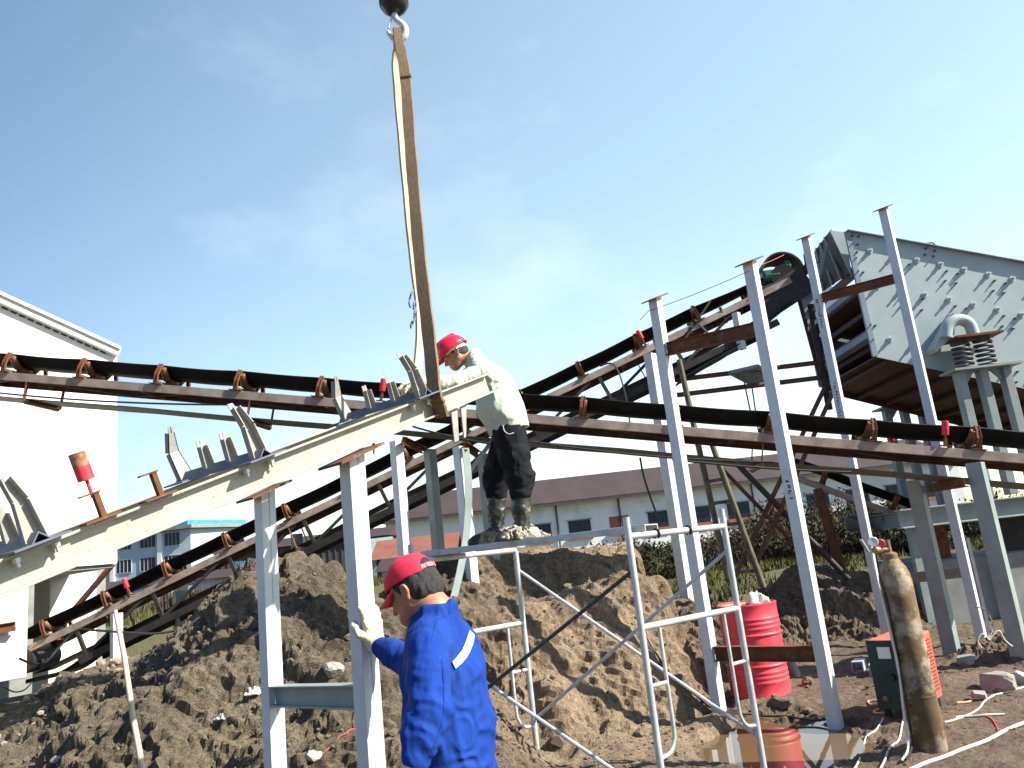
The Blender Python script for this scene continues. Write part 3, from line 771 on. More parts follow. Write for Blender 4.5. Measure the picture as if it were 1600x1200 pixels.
shed('pale_green_shed', 'pale grey green lean-to shed beside the warehouse gable', 578, 606, 842, 866, 60., M['legsteel'], M['legsteel'], 3)

# --- long warehouse
YH = 80.
wh_e = P(840, 789, YH).z; xa = P(602, 815, YH).x; xb = P(1500, 740, YH).x
wh = thing('warehouse', ((xa + xb) / 2, YH + 8, 0.9), 'long white warehouse with a purple brown roof and dark openings across the background', 'building')
zr = P(840, 755, YH + 9).z
mb = MB(); mb.prism([(xa, YH, 0.2), (xa, YH + 18, 0.2), (xa, YH + 18, wh_e), (xa, YH + 9, zr - 0.3), (xa, YH, wh_e)], (xb - xa, 0, 0)); mb.build('wall', M['whitewall'], wh)
mb = MB()
mb.prism([(xa - 0.4, YH - 0.9, wh_e - 0.25), (xa - 0.4, YH + 9, zr), (xa - 0.4, YH + 18.9, wh_e - 0.25), (xa - 0.4, YH + 18.9, wh_e + 0.05), (xa - 0.4, YH + 9, zr + 0.3), (xa - 0.4, YH - 0.9, wh_e + 0.05)], (xb - xa + 0.8, 0, 0))
mb.build('roof', M['brownroof'], wh)
mb = MB(); mb.box(((xa + xb) / 2, YH - 0.95, wh_e - 0.18), (xb - xa, 0.22, 0.2)); mb.build('gutter', M['darkshed'], wh)
pitch = 4.05; i = 0
x0 = P(844, 830, YH).x
for i in range(-4, 12):
    c = x0 + i * pitch
    if c < xa + 2 or c > xb - 2: continue
    zc = P(900, 826, YH).z
    red = i in (2, 6)
    mb = MB(); mb.box((c, YH - 0.02, zc), (2.25 if not red else 2.0, 0.08, 1.55)); w = mb.build('opening', M['redbrick'] if red else M['darkglass'], wh)
    mb = MB(); mb.box((c, YH - 0.1, zc - 0.95), (2.5, 0.3, 0.32)); mb.build('sill', M['redbrick'], w)
    if not red:
        mb = MB(); mb.box((c, YH - 0.08, zc + 0.83), (2.6, 0.1, 0.1)); mb.build('lintel', M['concrete'], w)
for pxw in (869, 968, 760, 1070, 1180):
    p = P(pxw, 800, YH)
    mb = MB(); mb.cyl((p.x, YH - 0.15, 0.4), (p.x, YH - 0.15, wh_e - 0.2), 0.09, 8); mb.build('drainpipe', M['darkshed'], wh)
# ------------------------------------------------------------------ new conveyor: trestles standing ready
D = Vector((0.69, 0.72, 0)).normalized()       # run of the new conveyor, seen from above
N = Vector((0.72, -0.69, 0)).normalized()      # across it, towards the viewer's right
SL = 0.40
WU = (D + Vector((0, 0, SL))).normalized()     # up the slope
WN = N.cross(WU)
if WN.z < 0: WN = -WN

def post(parent, x, y, ztop, w=0.1, z0=None):
    z0 = gz(x, y) - 0.12 if z0 is None else z0
    mb = MB()
    h = w / 2; c = Vector((x, y, 0)); t = 0.006
    zt = lambda a, b: ztop + SL * (D.dot(D * a)) * 1.0
    # two channels toe to toe: shallow seams down the sides
    prof = [(-h, -h), (h, -h), (h, -0.006), (h - 0.004, -0.004), (h - 0.004, 0.004), (h, 0.006), (h, h), (-h, h), (-h, 0.006), (-h + 0.004, 0.004), (-h + 0.004, -0.004), (-h, -0.006)]
    lo = [c + N * b + D * a + Vector((0, 0, z0)) for b, a in prof]
    hi = [c + N * b + D * a + Vector((0, 0, ztop + SL * a)) for b, a in prof]
    mb.hexa(lo, hi)
    p = mb.build('post', M['post'], parent, bevel=0.004)
    mb = MB()
    mb.box(c + Vector((0, 0, ztop + 0.008)), (0.25, 0.19, 0.012), (WU, N, WN))
    mb.build('top_plate', M['rust'], p)
    return p

def trestle(pa, pb, za, zb, beams, label, w=0.1):
    c = (Vector((pa[0], pa[1], 0)) + Vector((pb[0], pb[1], 0))) / 2
    t = thing('trestle', (c.x, c.y, gz(c.x, c.y)), label, 'steel frame', 'trestles standing ready for the new conveyor')
    a = post(t, *pa, za, w); b = post(t, *pb, zb, w)
    d = (Vector((pb[0], pb[1], 0)) - Vector((pa[0], pa[1], 0))).normalized()
    for z_a, z_b, h in beams:
        mb = MB()
        p0 = Vector((pa[0], pa[1], z_a)) + d * (w * 0.5 + 0.002); p1 = Vector((pb[0], pb[1], z_b)) - d * (w * 0.5 + 0.002)
        mb.ibeam(p0, p1, h, 0.075, 0.008)
        mb.build('crossbeam', M['rust'] if za > 3 else M['legsteel'], t, bevel=0.002)
    return t, a, b

pB = (-0.752, 3.45); pA = (-1.402, 4.20)
zA = P(415, 770, 4.20).z; zB = P(546, 716, 3.45).z
tr0, a0, b0 = trestle(pA, pB, zA, zB, [(P(435, 1085, 4.2).z, P(562, 1090, 3.45).z, 0.10)], 'short pale steel trestle beside the man in blue, under the hoisted frame', 0.083)
q1 = V(1125, 1118, 0); q2 = V(1305, 1130, 0)
p1 = (q1.x, q1.y); p2 = (q2.x, q2.y)
z1 = P(1035, 466, q1.y).z; z2 = P(1188, 408, q2.y).z
tr1, a1, b1 = trestle(p1, p2, z1, z2, [(P(1060, 545, q1.y).z, P(1190, 512, q2.y).z, 0.13), (P(1120, 1020, q1.y).z, P(1278, 1022, q2.y).z, 0.13)], 'tall pale trestle with two rusty crossbeams standing over the red drum')
q4 = V(1390, 1012, 0)
p4 = (q4.x, q4.y); p5 = (q4.x + N.x * 1.06, q4.y + N.y * 1.06)
z4 = P(1256, 371, p4[1]).z; z5 = P(1389, 325, p5[1]).z
tr2, a2, b2 = trestle(p4, p5, z4, z5, [(P(1290, 466, p4[1]).z, P(1408, 433, p5[1]).z, 0.12)], 'tallest trestle, its posts rising in front of the vibrating screen')
# sheared foot plates and the stamped figures on the posts
for pp, tr in ((p2, tr1), (p1, tr1)):
    mb = MB(); g = gz(*pp)
    mb.prism([Vector((pp[0], pp[1], g + 0.005)) + D * a + N * b for a, b in ((-0.15, -0.2), (0.12, -0.16), (0.16, 0.11), (-0.1, 0.18))], (0, 0, 0.012))
    mb.build('foot_plate', M['darksteel'], tr)
def stencil(pa, z0, n, step, parent, seed):
    r = random.Random(seed); mb = MB()
    c = Vector((pa[0], pa[1], 0)) - D * 0.0515
    for i in range(n):
        z = z0 - i * step
        for k in range(3):
            mb.box(c + N * r.uniform(-0.012, 0.012) + Vector((0, 0, z + r.uniform(-0.25, 0.25) * step)), (r.uniform(0.010, 0.03), 0.002, r.uniform(0.005, 0.012)), (N, D, Z1))
    tag(mb.build('stencil_marks', M['blackiron'], parent), kind='stuff')
stencil(p4, P(1275, 470, p4[1]).z, 12, 0.035, a2, 1)
stencil(p4, P(1300, 600, p4[1]).z, 14, 0.04, a2, 2)
stencil(p2, P(1244, 750, p2[1]).z, 4, 0.05, b1, 3)
# red string line stretched from post head to post head
t1 = Vector((p1[0], p1[1], z1)) - N * 0.06; t2 = Vector((p2[0], p2[1], z2 - 0.10)) - D * 0.055
t4 = P(1255, 375, p4[1] - 0.05)
mb = MB(); mb.tube(sag(P(1000, 500, q1.y), t1 - D * 0.06 + Vector((0, 0, -0.12)), 0.0, 2) + sag(t1 - D * 0.06 + Vector((0, 0, -0.12)), t2, 0.015, 6)[1:] + sag(t2 + Vector((0, 0, 0.02)), P(1225, 398, 8.6), 0.01, 5)[1:], 0.0035, 5)
tag(mb.build('string_line', M['redwire']), 'thin red string line stretched between the heads of the tall trestles', 'string')

# ------------------------------------------------------------------ the frame hanging from the crane
F0 = P(0, 905, 2.4); F1 = P(768, 598, 4.25)
FU = (F1 - F0).normalized()
FDh = Vector((FU.x, FU.y, 0)).normalized()
FS = Vector((-FDh.y, FDh.x, 0))            # across, away from the viewer
FW = FS.cross(FU) * -1
if FW.z < 0: FW = -FW
HW = 0.57
RH = 0.112
hf = thing('conveyor_frame', F0.lerp(F1, 0.6) + FS * HW / 2, 'cream painted conveyor frame with roller brackets hanging tilted from the crane sling', 'conveyor frame')
fs = F0 - FU * 1.1; fe = F1
def frail(name, o0, o1, flip):
    mb = MB(); mb.channel(o0, o1, FS * flip, RH, 0.040, 0.006, 0.009); return mb.build(name, M['cream'], hf, bevel=0.002)
near_rail = frail('side_rail', fs + FS * 0.040, fe + FS * 0.040, -1)
far_rail = frail('side_rail', fs + FS * HW, fe + FS * HW - FU * 0.05, -1)
mb = MB()   # bottom flange runs on past the cut web
mb.box(fe + FU * 0.045 + FS * 0.03 - FW * (RH / 2 - 0.0045), (0.10, 0.042, 0.0085), (FU, FS, FW)); mb.build('flange_tip', M['cream'], near_rail)
def f_at(px, off=0.0):
    """point on the near rail's top seen in pixel column px"""
    lo, hi = -0.4, 1.2
    for _ in range(50):
        mid = (lo + hi) / 2; p = F0.lerp(F1, mid)
        v = np.array([p.x, p.y, p.z - EYE]); c = RW.T @ v
        if 800 + FPX * c[0] / -c[2] < px: lo = mid
        else: hi = mid
    return F0.lerp(F1, lo) + FW * (RH / 2 + 0.004)
def arm_mesh(path, w, t, lip):
    """pressed arm: a strip with two turned edges, following path (points in rail coordinates), notched at the top"""
    mb = MB()
    for i in range(len(path) - 1):
        a, b = Vector(path[i]), Vector(path[i + 1])
        d = (b - a).normalized(); s = Vector((1, 0, 0)); n = d.cross(s)
        wa, wb = w[i], w[i + 1]
        # web then the two lips
        for x0, x1 in ((0, 0),):
            q0 = [a - s * wa / 2, a + s * wa / 2, b + s * wb / 2, b - s * wb / 2]
            mb.hexa(q0, [v + n * t for v in q0])
        for sg in (-1, 1):
            q0 = [a + s * sg * wa / 2, b + s * sg * wb / 2, b + s * sg * wb / 2 + n * lip, a + s * sg * wa / 2 + n * lip]
            mb.hexa(q0, [v - s * sg * t for v in q0])
    # slot cheeks at the top
    e = Vector(path[-1]); d = (e - Vector(path[-2])).normalized(); s = Vector((1, 0, 0)); n = d.cross(s)
    for sg in (-1, 1):
        c = e + s * sg * (w[-1] / 2 - 0.010)
        mb.hexa([c - s * 0.008, c + s * 0.008, c + s * 0.006 + d * 0.028, c - s * 0.006 + d * 0.028], [v + n * t for v in (c - s * 0.008, c + s * 0.008, c + s * 0.006 + d * 0.028, c - s * 0.006 + d * 0.028)])
    return mb
REu = rot_from(FU, FS, FW)
# rail coordinates: x up the slope, y away across, z square to the frame
near_arm = arm_mesh([(0, 0, 0.012), (0.0, 0.006, 0.145), (-0.012, 0.026, 0.225)], [0.070, 0.048, 0.032], 0.004, -0.030).mesh('arm', M['arm'])
far_arm = arm_mesh([(0, 0, 0.012), (-0.008, 0.02, 0.14), (0.0, 0.0, 0.225)], [0.070, 0.050, 0.030], 0.004, 0.030).mesh('arm', M['arm'])
short_arm = arm_mesh([(0, 0, 0.03), (0, -0.004, 0.125)], [0.048, 0.036], 0.004, -0.028).mesh('bracket', M['arm'])
bm_ = MB()
bm_.sweep((0, -0.06, 0), (0, HW + 0.06, 0), [(-0.036, 0.0), (-0.031, 0.0), (0.0, 0.034), (0.031, 0.0), (0.036, 0.0), (0.0, 0.040)], Vector((1, 0, 0)), Vector((0, 0, 1)))
bm_.box((0, -0.01, 0.004), (0.17, 0.13, 0.007)); bm_.box((0, HW + 0.0, 0.004), (0.17, 0.13, 0.007))
base_mesh = bm_.mesh('base', M['blade'])
bolt_m = MB(); bolt_m.lathe([(0.0, -0.045), (0.007, -0.045), (0.007, -0.028), (0.013, -0.028), (0.013, -0.014), (0.0, -0.014)], 6); bolt_m = bolt_m.mesh('bolt', M['boltsteel'])
for px in (66, 412, 664, -330):
    o = f_at(px)
    s = place('idler_frame', base_mesh, hf, o - world_off(hf), REu)
    place('arm', near_arm, s, (0, 0.0, 0)); place('arm', far_arm, s, (0, HW, 0))
    place('bracket', short_arm, s, (0, 0.19, 0)); place('bracket', short_arm, s, (0, 0.38, 0))
    for dx in (-0.06, 0.06):
        place('bolt', bolt_m, s, (dx, 0.012, -0.004))
# return roller hangers and their red guide rollers, standing on the near flange
def guide(px, roller):
    o = f_at(px)
    mb = MB(); mb.box((0, 0, 0.004), (0.12, 0.06, 0.007)); mb.box((0.01, 0, 0.048), (0.018, 0.024, 0.088)); mb.box((-0.008, 0, 0.094), (0.065, 0.03, 0.006))
    g = place('guide_bracket', mb.mesh('guide_bracket', M['rust']), hf, o - world_off(hf), REu)
    if roller:
        mb = MB(); mb.lathe([(0.005, 0.094), (0.006, 0.135), (0.006, 0.142), (0.027, 0.143), (0.027, 0.195)], 20); mb.lathe([(0.006, 0.08), (0.006, 0.143)], 10)
        r = place('guide_roller', mb.mesh('guide_roller', M['redroller'], smooth=True), g)
        mb = MB(); mb.lathe([(0.0272, 0.192), (0.0272, 0.240), (0.021, 0.241), (0.009, 0.235)], 20); place('bare_end', mb.mesh('bare_end', M['wornroller'], smooth=True), r)
guide(168, True); guide(257, False)
# hanger lugs under the near rail
for px in (712, 572):
    o = f_at(px) - FW * (RH + 0.008) + FS * 0.02
    for x, e in ((-0.045, 0.04), (0.035, 0.02)):
        a = o + FU * x; mb = MB(); L_ = 0.17 if px == 712 else 0.05
        q0 = (a, a + FU * (0.05 if px == 712 else 0.014), a + FU * e * (1 if px == 712 else 0.3) - Z1 * L_, a + FU * 0.004 - Z1 * L_)
        mb.hexa(q0, [v + FS * 0.008 for v in q0])
        mb.build('hanger', M['arm'] if px == 712 else M['rust'], hf)

# ------------------------------------------------------------------ crane hook and sling
HK = P(616, 12, 4.35)
hook = thing('crane_hook', HK, 'black hook ball with a pale steel hook at the very top of the picture', 'crane hook')
mb = MB(); R0 = 0.094
mb.lathe([(0.0, -0.075), (0.03, -0.075), (0.05, -0.066), (0.075, -0.045), (R0, -0.012), (R0 + 0.002, 0.02), (R0, 0.05), (0.088, 0.056), (0.088, 0.10), (R0 - 0.002, 0.106), (R0 - 0.01, 0.19), (0.05, 0.24), (0.02, 0.30), (0.0, 0.30)], 32, HK + Vector((0, 0, 0.03)))
blk = mb.build('hook_ball', M['blackiron'], hook, smooth=True)
HZ = HK.z - 0.045
hp = [(0, 0, 0.05), (0, 0, -0.01), (0.010, 0, -0.05), (0.040, 0, -0.085), (0.058, 0, -0.125), (0.048, 0, -0.17), (0.015, 0, -0.195), (-0.022, 0, -0.185), (-0.045, 0, -0.15), (-0.055, 0, -0.115)]
hp = smooth_path([Vector((HK.x, HK.y, HZ)) + Vector(p) for p in hp], 4)
rad = [0.014 + 0.010 * math.sin(math.pi * min(1, i / len(hp) * 1.15)) for i in range(len(hp))]; rad[-1] = 0.007; rad[-2] = 0.009
mb = MB(); mb.tube(hp, rad, 12); mb.build('hook', M['hook'], hook, smooth=True)
mb = MB(); mb.tube([Vector((HK.x - 0.012, HK.y, HZ - 0.0)), Vector((HK.x - 0.048, HK.y - 0.004, HZ - 0.105))], 0.008, 8); mb.build('latch', M['hook'], hook)
# hoist rope going up out of sight
mb = MB(); mb.tube([HK + Vector((0, 0, 0.32)), HK + Vector((0, 0, 4.0))], 0.011, 8); mb.build('hoist_rope', M['darksteel'], hook)

def strap(pts, w, t, across, twist=0.0):
    """flat band along pts; across = the direction of its width at each end"""
    mb = MB(); pts = smooth_path(pts, 8); n = len(pts); ring = []
    a0_, a1_ = Vector(across[0]), Vector(across[1])
    for i, p in enumerate(pts):
        k = i / (n - 1); d = (pts[min(n - 1, i + 1)] - pts[max(0, i - 1)]).normalized()
        a = a0_.lerp(a1_, k); a = (a - d * a.dot(d)).normalized(); nn = d.cross(a)
        wv = w[0] + (w[1] - w[0]) * k + 0.003 * math.sin(i * 1.3)
        ring.append([p - a * wv / 2, p - a * wv * 0.25 + nn * t * 0.3, p + a * wv * 0.25 + nn * t * 0.3, p + a * wv / 2, p + a * wv * 0.45 + nn * t, p - a * wv * 0.45 + nn * t])
    vs = [q for r in ring for q in r]; m = 6; fsx = []
    for i in range(n - 1):
        for k in range(m): fsx.append((i * m + k, i * m + (k + 1) % m, (i + 1) * m + (k + 1) % m, (i + 1) * m + k))
    fsx += [tuple(range(m)), tuple((n - 1) * m + k for k in range(m))]
    mb.add(vs, fsx); return mb
top = Vector((HK.x + 0.004, HK.y, HZ - 0.13))
sl = thing('lifting_sling', f_at(672), 'worn brown webbing sling looped over the hook, holding the frame with two legs', 'sling')
nearp = f_at(683) + FS * 0.02; farp = F1 + FS * (HW - 0.03) - FU * 0.05 + FW * (RH / 2)
def rail_loop(o, s, w):
    hh = RH + 0.014
    return o
e0 = nearp - FW * (RH + 0.02)
strap([top + Vector((0.004, -0.012, 0.01)), top + Vector((0.01, -0.022, -0.10)), P(633, 118, 4.28), P(642, 240, 4.2), P(656, 400, 4.08), P(670, 520, 3.97), nearp - FS * 0.035 + FW * 0.004, nearp - FS * 0.033 - FW * RH * 0.5, e0 - FS * 0.03], (0.058, 0.092), 0.012, [(1, 0.25, 0), (0.70, -0.70, 0.1)]).build('sling_leg', M['webbing'], sl, smooth=True)
strap([top + Vector((-0.004, 0.016, 0.01)), top + Vector((-0.012, 0.03, -0.10)), P(618, 110, 4.42), P(628, 230, 4.48), P(642, 380, 4.52), P(655, 500, 4.62), farp + FW * 0.02, farp - FW * 0.10], (0.055, 0.066), 0.014, [(0.75, 0.6, 0), (0.55, 0.8, 0.1)]).build('sling_leg', M['webbingpale'], sl, smooth=True)
# stitched collars near the hook and a frayed blue tie
mb = MB(); mb.box(P(634, 120, 4.272), (0.07, 0.03, 0.012), (X1, Y1, Z1)); mb.build('stitched_collar', M['webbing'], sl)
mb = MB()
for (xa_, ya_, xb_, yb_) in ((646, 453, 640, 468), (640, 468, 641, 481), (649, 497, 644, 508), (644, 503, 642, 513), (648, 470, 646, 484), (650, 480, 647, 500)):
    mb.tube(smooth_path([P(xa_, ya_, 4.49), P((xa_ + xb_) / 2 - 1, (ya_ + yb_) / 2, 4.47), P(xb_, yb_, 4.49)], 3), [0.007, 0.006, 0.008, 0.007, 0.005, 0.006, 0.003], 6)
mb.build('frayed_tie', M['bluerag'], sl)
# ------------------------------------------------------------------ working belt conveyors

def belt_conveyor(label, A, B, width, pitch, first, count, belt_mat, w_belt=0.50, group=None, headflat=False, cat='conveyor', skip=(), xbelt=(0.0, 0.0), ch=0.10, ret=0.25):
    """A, B: middle of the near channel at its two ends"""
    A = Vector(A); B = Vector(B); u = (B - A).normalized()
    h = Vector((u.x, u.y, 0)).normalized(); s = Vector((-h.y, h.x, 0))
    if s.y < 0: s = -s
    w = u.cross(s)
    if w.z < 0: w = -w
    Lg = (B - A).length
    c = thing('belt_conveyor', A.lerp(B, 0.5) + s * width / 2, label, cat, group)
    for off, fl in ((0, 1), (width, -1)):
        mb = MB(); mb.channel(A + s * off, B + s * off, s * fl, ch, 0.05, 0.007, 0.009); mb.build('side_channel', M['stringer'] if off == 0 else M['rust'], c, bevel=0.002)
    # ties between the channels
    k = 0.6
    while k < Lg:
        mb = MB(); p = A + u * k - w * 0.02; mb.channel(p + s * 0.01, p + s * (width - 0.01), u, 0.06, 0.035, 0.005); mb.build('tie', M['rust'], c); k += 2.4
    k = 0.2; j = 0
    while k < Lg - 1.2:
        a_, b_ = (0.04, width - 0.04) if j % 2 else (width - 0.04, 0.04)
        mb = MB(); mb.bar(A + u * k + s * a_ - w * 0.036, A + u * (k + 1.15) + s * b_ - w * 0.036, 0.045, 0.006, up=w); mb.build('cross_brace', M['rust'], c); k += 1.2; j += 1
    # carrying belt: troughed band
    mid = s * width / 2; wb = w_belt / 2
    prof = [(-wb, 0.128), (-wb * 0.52, 0.028), (-wb * 0.40, 0.008), (wb * 0.40, 0.008), (wb * 0.52, 0.028), (wb, 0.128)]
    n = 90; ring = []
    rr = random.Random(int(Lg * 100)); t = 0.010
    zb = ch / 2 + 0.125
    for i in range(n + 1):
        k = -xbelt[0] + (Lg + xbelt[0] + xbelt[1]) * i / n
        fl = 1.0
        if headflat: fl = 1 - 0.85 * max(0.0, min(1.0, (k - (Lg - 1.7)) / 1.5)); 
        sagv = -0.012 * abs(math.sin(math.pi * (k - first) / pitch)) + 0.004 * math.sin(k * 3.1)
        if headflat: sagv += 0.030 * math.sin(k * 2.9) * (1 - fl) * 1.2
        low = [A + u * k + mid + s * y + w * (zb + z * fl + (1 - fl) * 0.06 + sagv) for y, z in prof]
        hi = [A + u * k + mid + s * (y * 0.985) + w * (zb + z * fl + (1 - fl) * 0.06 + t + sagv) for y, z in prof]
        ring.append(low + hi[::-1])
    m = 12; vs = [q for r in ring for q in r]; fs = []
    for i in range(n):
        for k in range(m): fs.append((i * m + k, i * m + (k + 1) % m, (i + 1) * m + (k + 1) % m, (i + 1) * m + k))
    fs += [tuple(range(m)), tuple(n * m + k for k in range(m))]
    mb = MB(); mb.add(vs, fs); mb.build('carrying_belt', belt_mat, c, smooth=True)
    # return belt
    mb = MB(); ring = []
    for i in range(n + 1):
        k = -xbelt[0] + (Lg + xbelt[0] + xbelt[1]) * i / n
        sv = -0.012 * abs(math.sin(math.pi * k / 3.0)) - (0.0 if not headflat else -0.25 * max(0, (k - (Lg - 1.4)) / 1.4) ** 2)
        p = A + u * k + mid - w * (ret - sv * 1.0)
        ring.append([p - s * wb, p + s * wb, p + s * wb + w * 0.011, p - s * wb + w * 0.011])
    vs = [q for r in ring for q in r]; fs = []
    for i in range(n):
        for k in range(4): fs.append((i * 4 + k, i * 4 + (k + 1) % 4, (i + 1) * 4 + (k + 1) % 4, (i + 1) * 4 + k))
    fs += [(0, 1, 2, 3), tuple(n * 4 + k for k in range(4))]
    mb.add(vs, fs); mb.build('return_belt', M['beltgrey'] if not headflat else M['belt'], c)
    # return rollers on hangers
    k = 1.5
    while k < Lg:
        p = A + u * k - w * (ret + 0.045)
        mb = MB(); mb.cyl(p + s * (width / 2 - wb - 0.03), p + s * (width / 2 + wb + 0.03), 0.038, 12); rr_ = mb.build('return_roller', M['roller'], c, smooth=True)
        for off in (0.02, width - 0.02):
            mb = MB(); mb.bar(p + s * off, p + s * off + w * (ret + 0.045 - ch / 2 + 0.0), 0.05, 0.008, up=u); mb.build('hanger', M['rust'], rr_)
        k += 3.0
    # troughing idlers
    mb = MB(); y0 = -width / 2
    mb.angle((0, y0 - 0.03, 0), (0, -y0 + 0.03, 0), Vector((1, 0, 0)), Vector((0, 0, 1)), 0.05, 0.006)
    for sg in (-1, 1):
        # bowed outer bracket
        pth = [(0, sg * (width / 2 + 0.01), 0.0), (0, sg * (width / 2 + 0.02), 0.12), (0.0, sg * (wb + 0.075), 0.215), (0.0, sg * (wb + 0.045), 0.262)]
        for i in range(3):
            mb.bar(pth[i], pth[i + 1], 0.055 - 0.006 * i, 0.008, up=Vector((0, sg, 0.3)))
        for dx in (-0.024, 0.024):
            for i in range(3): mb.bar(Vector(pth[i]) + Vector((dx, 0, 0)), Vector(pth[i + 1]) + Vector((dx * 0.8, 0, 0)), 0.006, 0.03, up=Vector((0, sg, 0.3)))
        mb.box((0, sg * (width / 2), 0.004), (0.16, 0.07, 0.008))
        mb.bar((0, sg * wb * 0.46, 0.03), (0, sg * wb * 0.46, 0.085), 0.03, 0.03)
    idl = mb.mesh('idler_set', M['rust'])
    rm = MB(); rm.lathe([(0.012, -0.11), (0.012, -0.095), (0.040, -0.094), (0.0445, -0.088), (0.0445, 0.088), (0.040, 0.094), (0.012, 0.095), (0.012, 0.11)], 14)
    rmesh = rm.mesh('roller', M['roller'], smooth=True)
    RE = rot_from(u, s, w)
    for i in range(count):
        if i in skip: continue
        k = first + i * pitch
        o = place('idler_set', idl, c, A + u * k + mid + w * (ch / 2 + 0.002) - world_off(c), RE)
        sc = wb / 0.25
        place('roller', rmesh, o, (0, 0, 0.085), (math.radians(90), 0, 0))
        for sg in (-1, 1):
            r = place('roller', rmesh, o, (0, sg * wb * 0.76, 0.158), (math.radians(90 + sg * 44), 0, 0))
    return c, u, s, w

def roller_stand(conv, p, u, s, w, hgt=0.27):
    """upright red guide roller on a short rusty stem"""
    RE = rot_from(u, s, w)
    mb = MB(); mb.box((0, 0, 0.004), (0.11, 0.06, 0.008)); mb.box((0, 0, 0.05), (0.03, 0.03, 0.09))
    g = place('guide_stem', mb.mesh('guide_stem', M['rust']), conv, Vector(p) - world_off(conv), RE)
    mb = MB(); mb.lathe([(0.010, 0.09), (0.010, 0.12), (0.034, 0.121), (0.036, 0.125), (0.036, hgt - 0.004), (0.032, hgt), (0.0, hgt)], 16)
    place('guide_roller', mb.mesh('guide_roller', M['redroller'], smooth=True), g)

def leg(conv, a, b, w, mat, n_=None, d_=None):
    mb = MB(); n_ = n_ or N; d_ = d_ or D
    h = w / 2; lo = []; hi = []
    for x, y in ((-1, -1), (1, -1), (1, 1), (-1, 1)):
        lo.append(Vector(a) + n_ * x * h + d_ * y * h); hi.append(Vector(b) + n_ * x * h + d_ * y * h)
    mb.hexa(lo, hi); return mb.build('leg', mat, conv, bevel=0.004)

# conveyor one, crossing the whole picture and falling to the right
A1 = P(-120, 577, 9.55); B1 = P(1720, 726, 8.15)
W1 = 0.70
c1, u1, s1, w1 = belt_conveyor('dark belt conveyor sloping down from the white building to the right edge', A1, B1, W1, 1.05, 1.15, 13, M['belt'], 0.52)
def on_line(A, u, px):
    lo, hi = -3, 25
    for _ in range(50):
        mid = (lo + hi) / 2; p = A + u * mid; c = RW.T @ np.array([p.x, p.y, p.z - EYE])
        if 800 + FPX * c[0] / -c[2] < px: lo = mid
        else: hi = mid
    return A + u * lo
for px in (594, 1477):
    roller_stand(c1, on_line(A1, u1, px) + w1 * 0.062, u1, s1, w1)
roller_stand(c1, on_line(A1, u1, 1428) + w1 * 0.062 + s1 * W1, u1, s1, w1)
def under1(px, off, dz=0.46):
    p = on_line(A1, u1, px) + s1 * off; return Vector((p.x, p.y, p.z - dz))
for px, off in ((614, 0.02), (646, W1 - 0.02), (712, 0.02), (735, W1 - 0.05)):
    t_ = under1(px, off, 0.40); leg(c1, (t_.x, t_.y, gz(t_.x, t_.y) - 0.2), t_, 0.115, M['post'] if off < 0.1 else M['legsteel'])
for px, off, dz in ((1516, -0.05, 0.1), (1462, W1 + 0.05, 0.25)):
    t_ = under1(px, off, dz); leg(c1, (t_.x, t_.y, gz(t_.x, t_.y) - 0.2), t_, 0.15, M['legsteel'])
# cleat beams where the legs carry it
for px in (628, 722, 1488):
    a_ = under1(px, -0.12, 0.40 if px < 1000 else 0.32); b_ = a_ + s1 * (W1 + 0.24)
    mb = MB(); mb.channel(a_, b_, u1, 0.09, 0.05, 0.007); mb.build('cross_bearer', M['rust'], c1)
# brace from leg up to the channel
mb = MB(); mb.bar(P(735, 735, 9.0), P(768, 690, 9.05), 0.09, 0.05); mb.build('knee_brace', M['legsteel'], c1)
# slack cables tied under it
for (a, b_, dep, sg_) in (((-20, 612), (390, 632), 9.3, 0.05), ((610, 655), (830, 700), 8.9, 0.06), ((830, 690), (1210, 722), 8.6, 0.05), ((1050, 718), (1330, 738), 8.5, 0.02)):
    mb = MB(); mb.tube(sag(P(*a, dep), P(*b_, dep - 0.15), sg_), 0.012, 6); mb.build('slung_cable', M['cableblack'], c1)

# conveyor two, climbing from the lower left to the screen
A2 = P(20, 1026, 12.0); B2 = P(1236, 437, 11.5)
W2c = 0.66
c2, u2, s2, w2 = belt_conveyor('black belt conveyor climbing from the building piers to the vibrating screen', A2, B2, W2c, 1.0, 0.55, 14, M['belt'], 0.52, headflat=True, xbelt=(-0.15, 0.1), ret=0.36)
for px in (205, 1012):
    roller_stand(c2, on_line(A2, u2, px) + w2 * 0.062, u2, s2, w2)
# truss chord and lacing below
L2 = (B2 - A2).length
for off in (0.03, W2c - 0.03):
    mb = MB(); mb.bar(A2 + u2 * 0.9 + s2 * off - w2 * 0.50, A2 + u2 * (L2 - 0.5) + s2 * off - w2 * 0.50, 0.06, 0.10, up=w2); mb.build('lower_chord', M['darksteel'], c2)
k = 1.0; j = 0
while k < L2 - 1.2:
    mb = MB(); mb.bar(A2 + u2 * k + s2 * 0.035 - w2 * 0.06, A2 + u2 * (k + 0.02) + s2 * 0.035 - w2 * 0.46, 0.05, 0.05, up=u2); mb.build('strut', M['darksteel'], c2)
    mb = MB(); mb.bar(A2 + u2 * k + s2 * 0.035 - w2 * 0.46, A2 + u2 * (k + 1.1) + s2 * 0.035 - w2 * 0.06, 0.045, 0.03, up=s2); mb.build('lacing', M['darksteel'], c2)
    k += 1.25
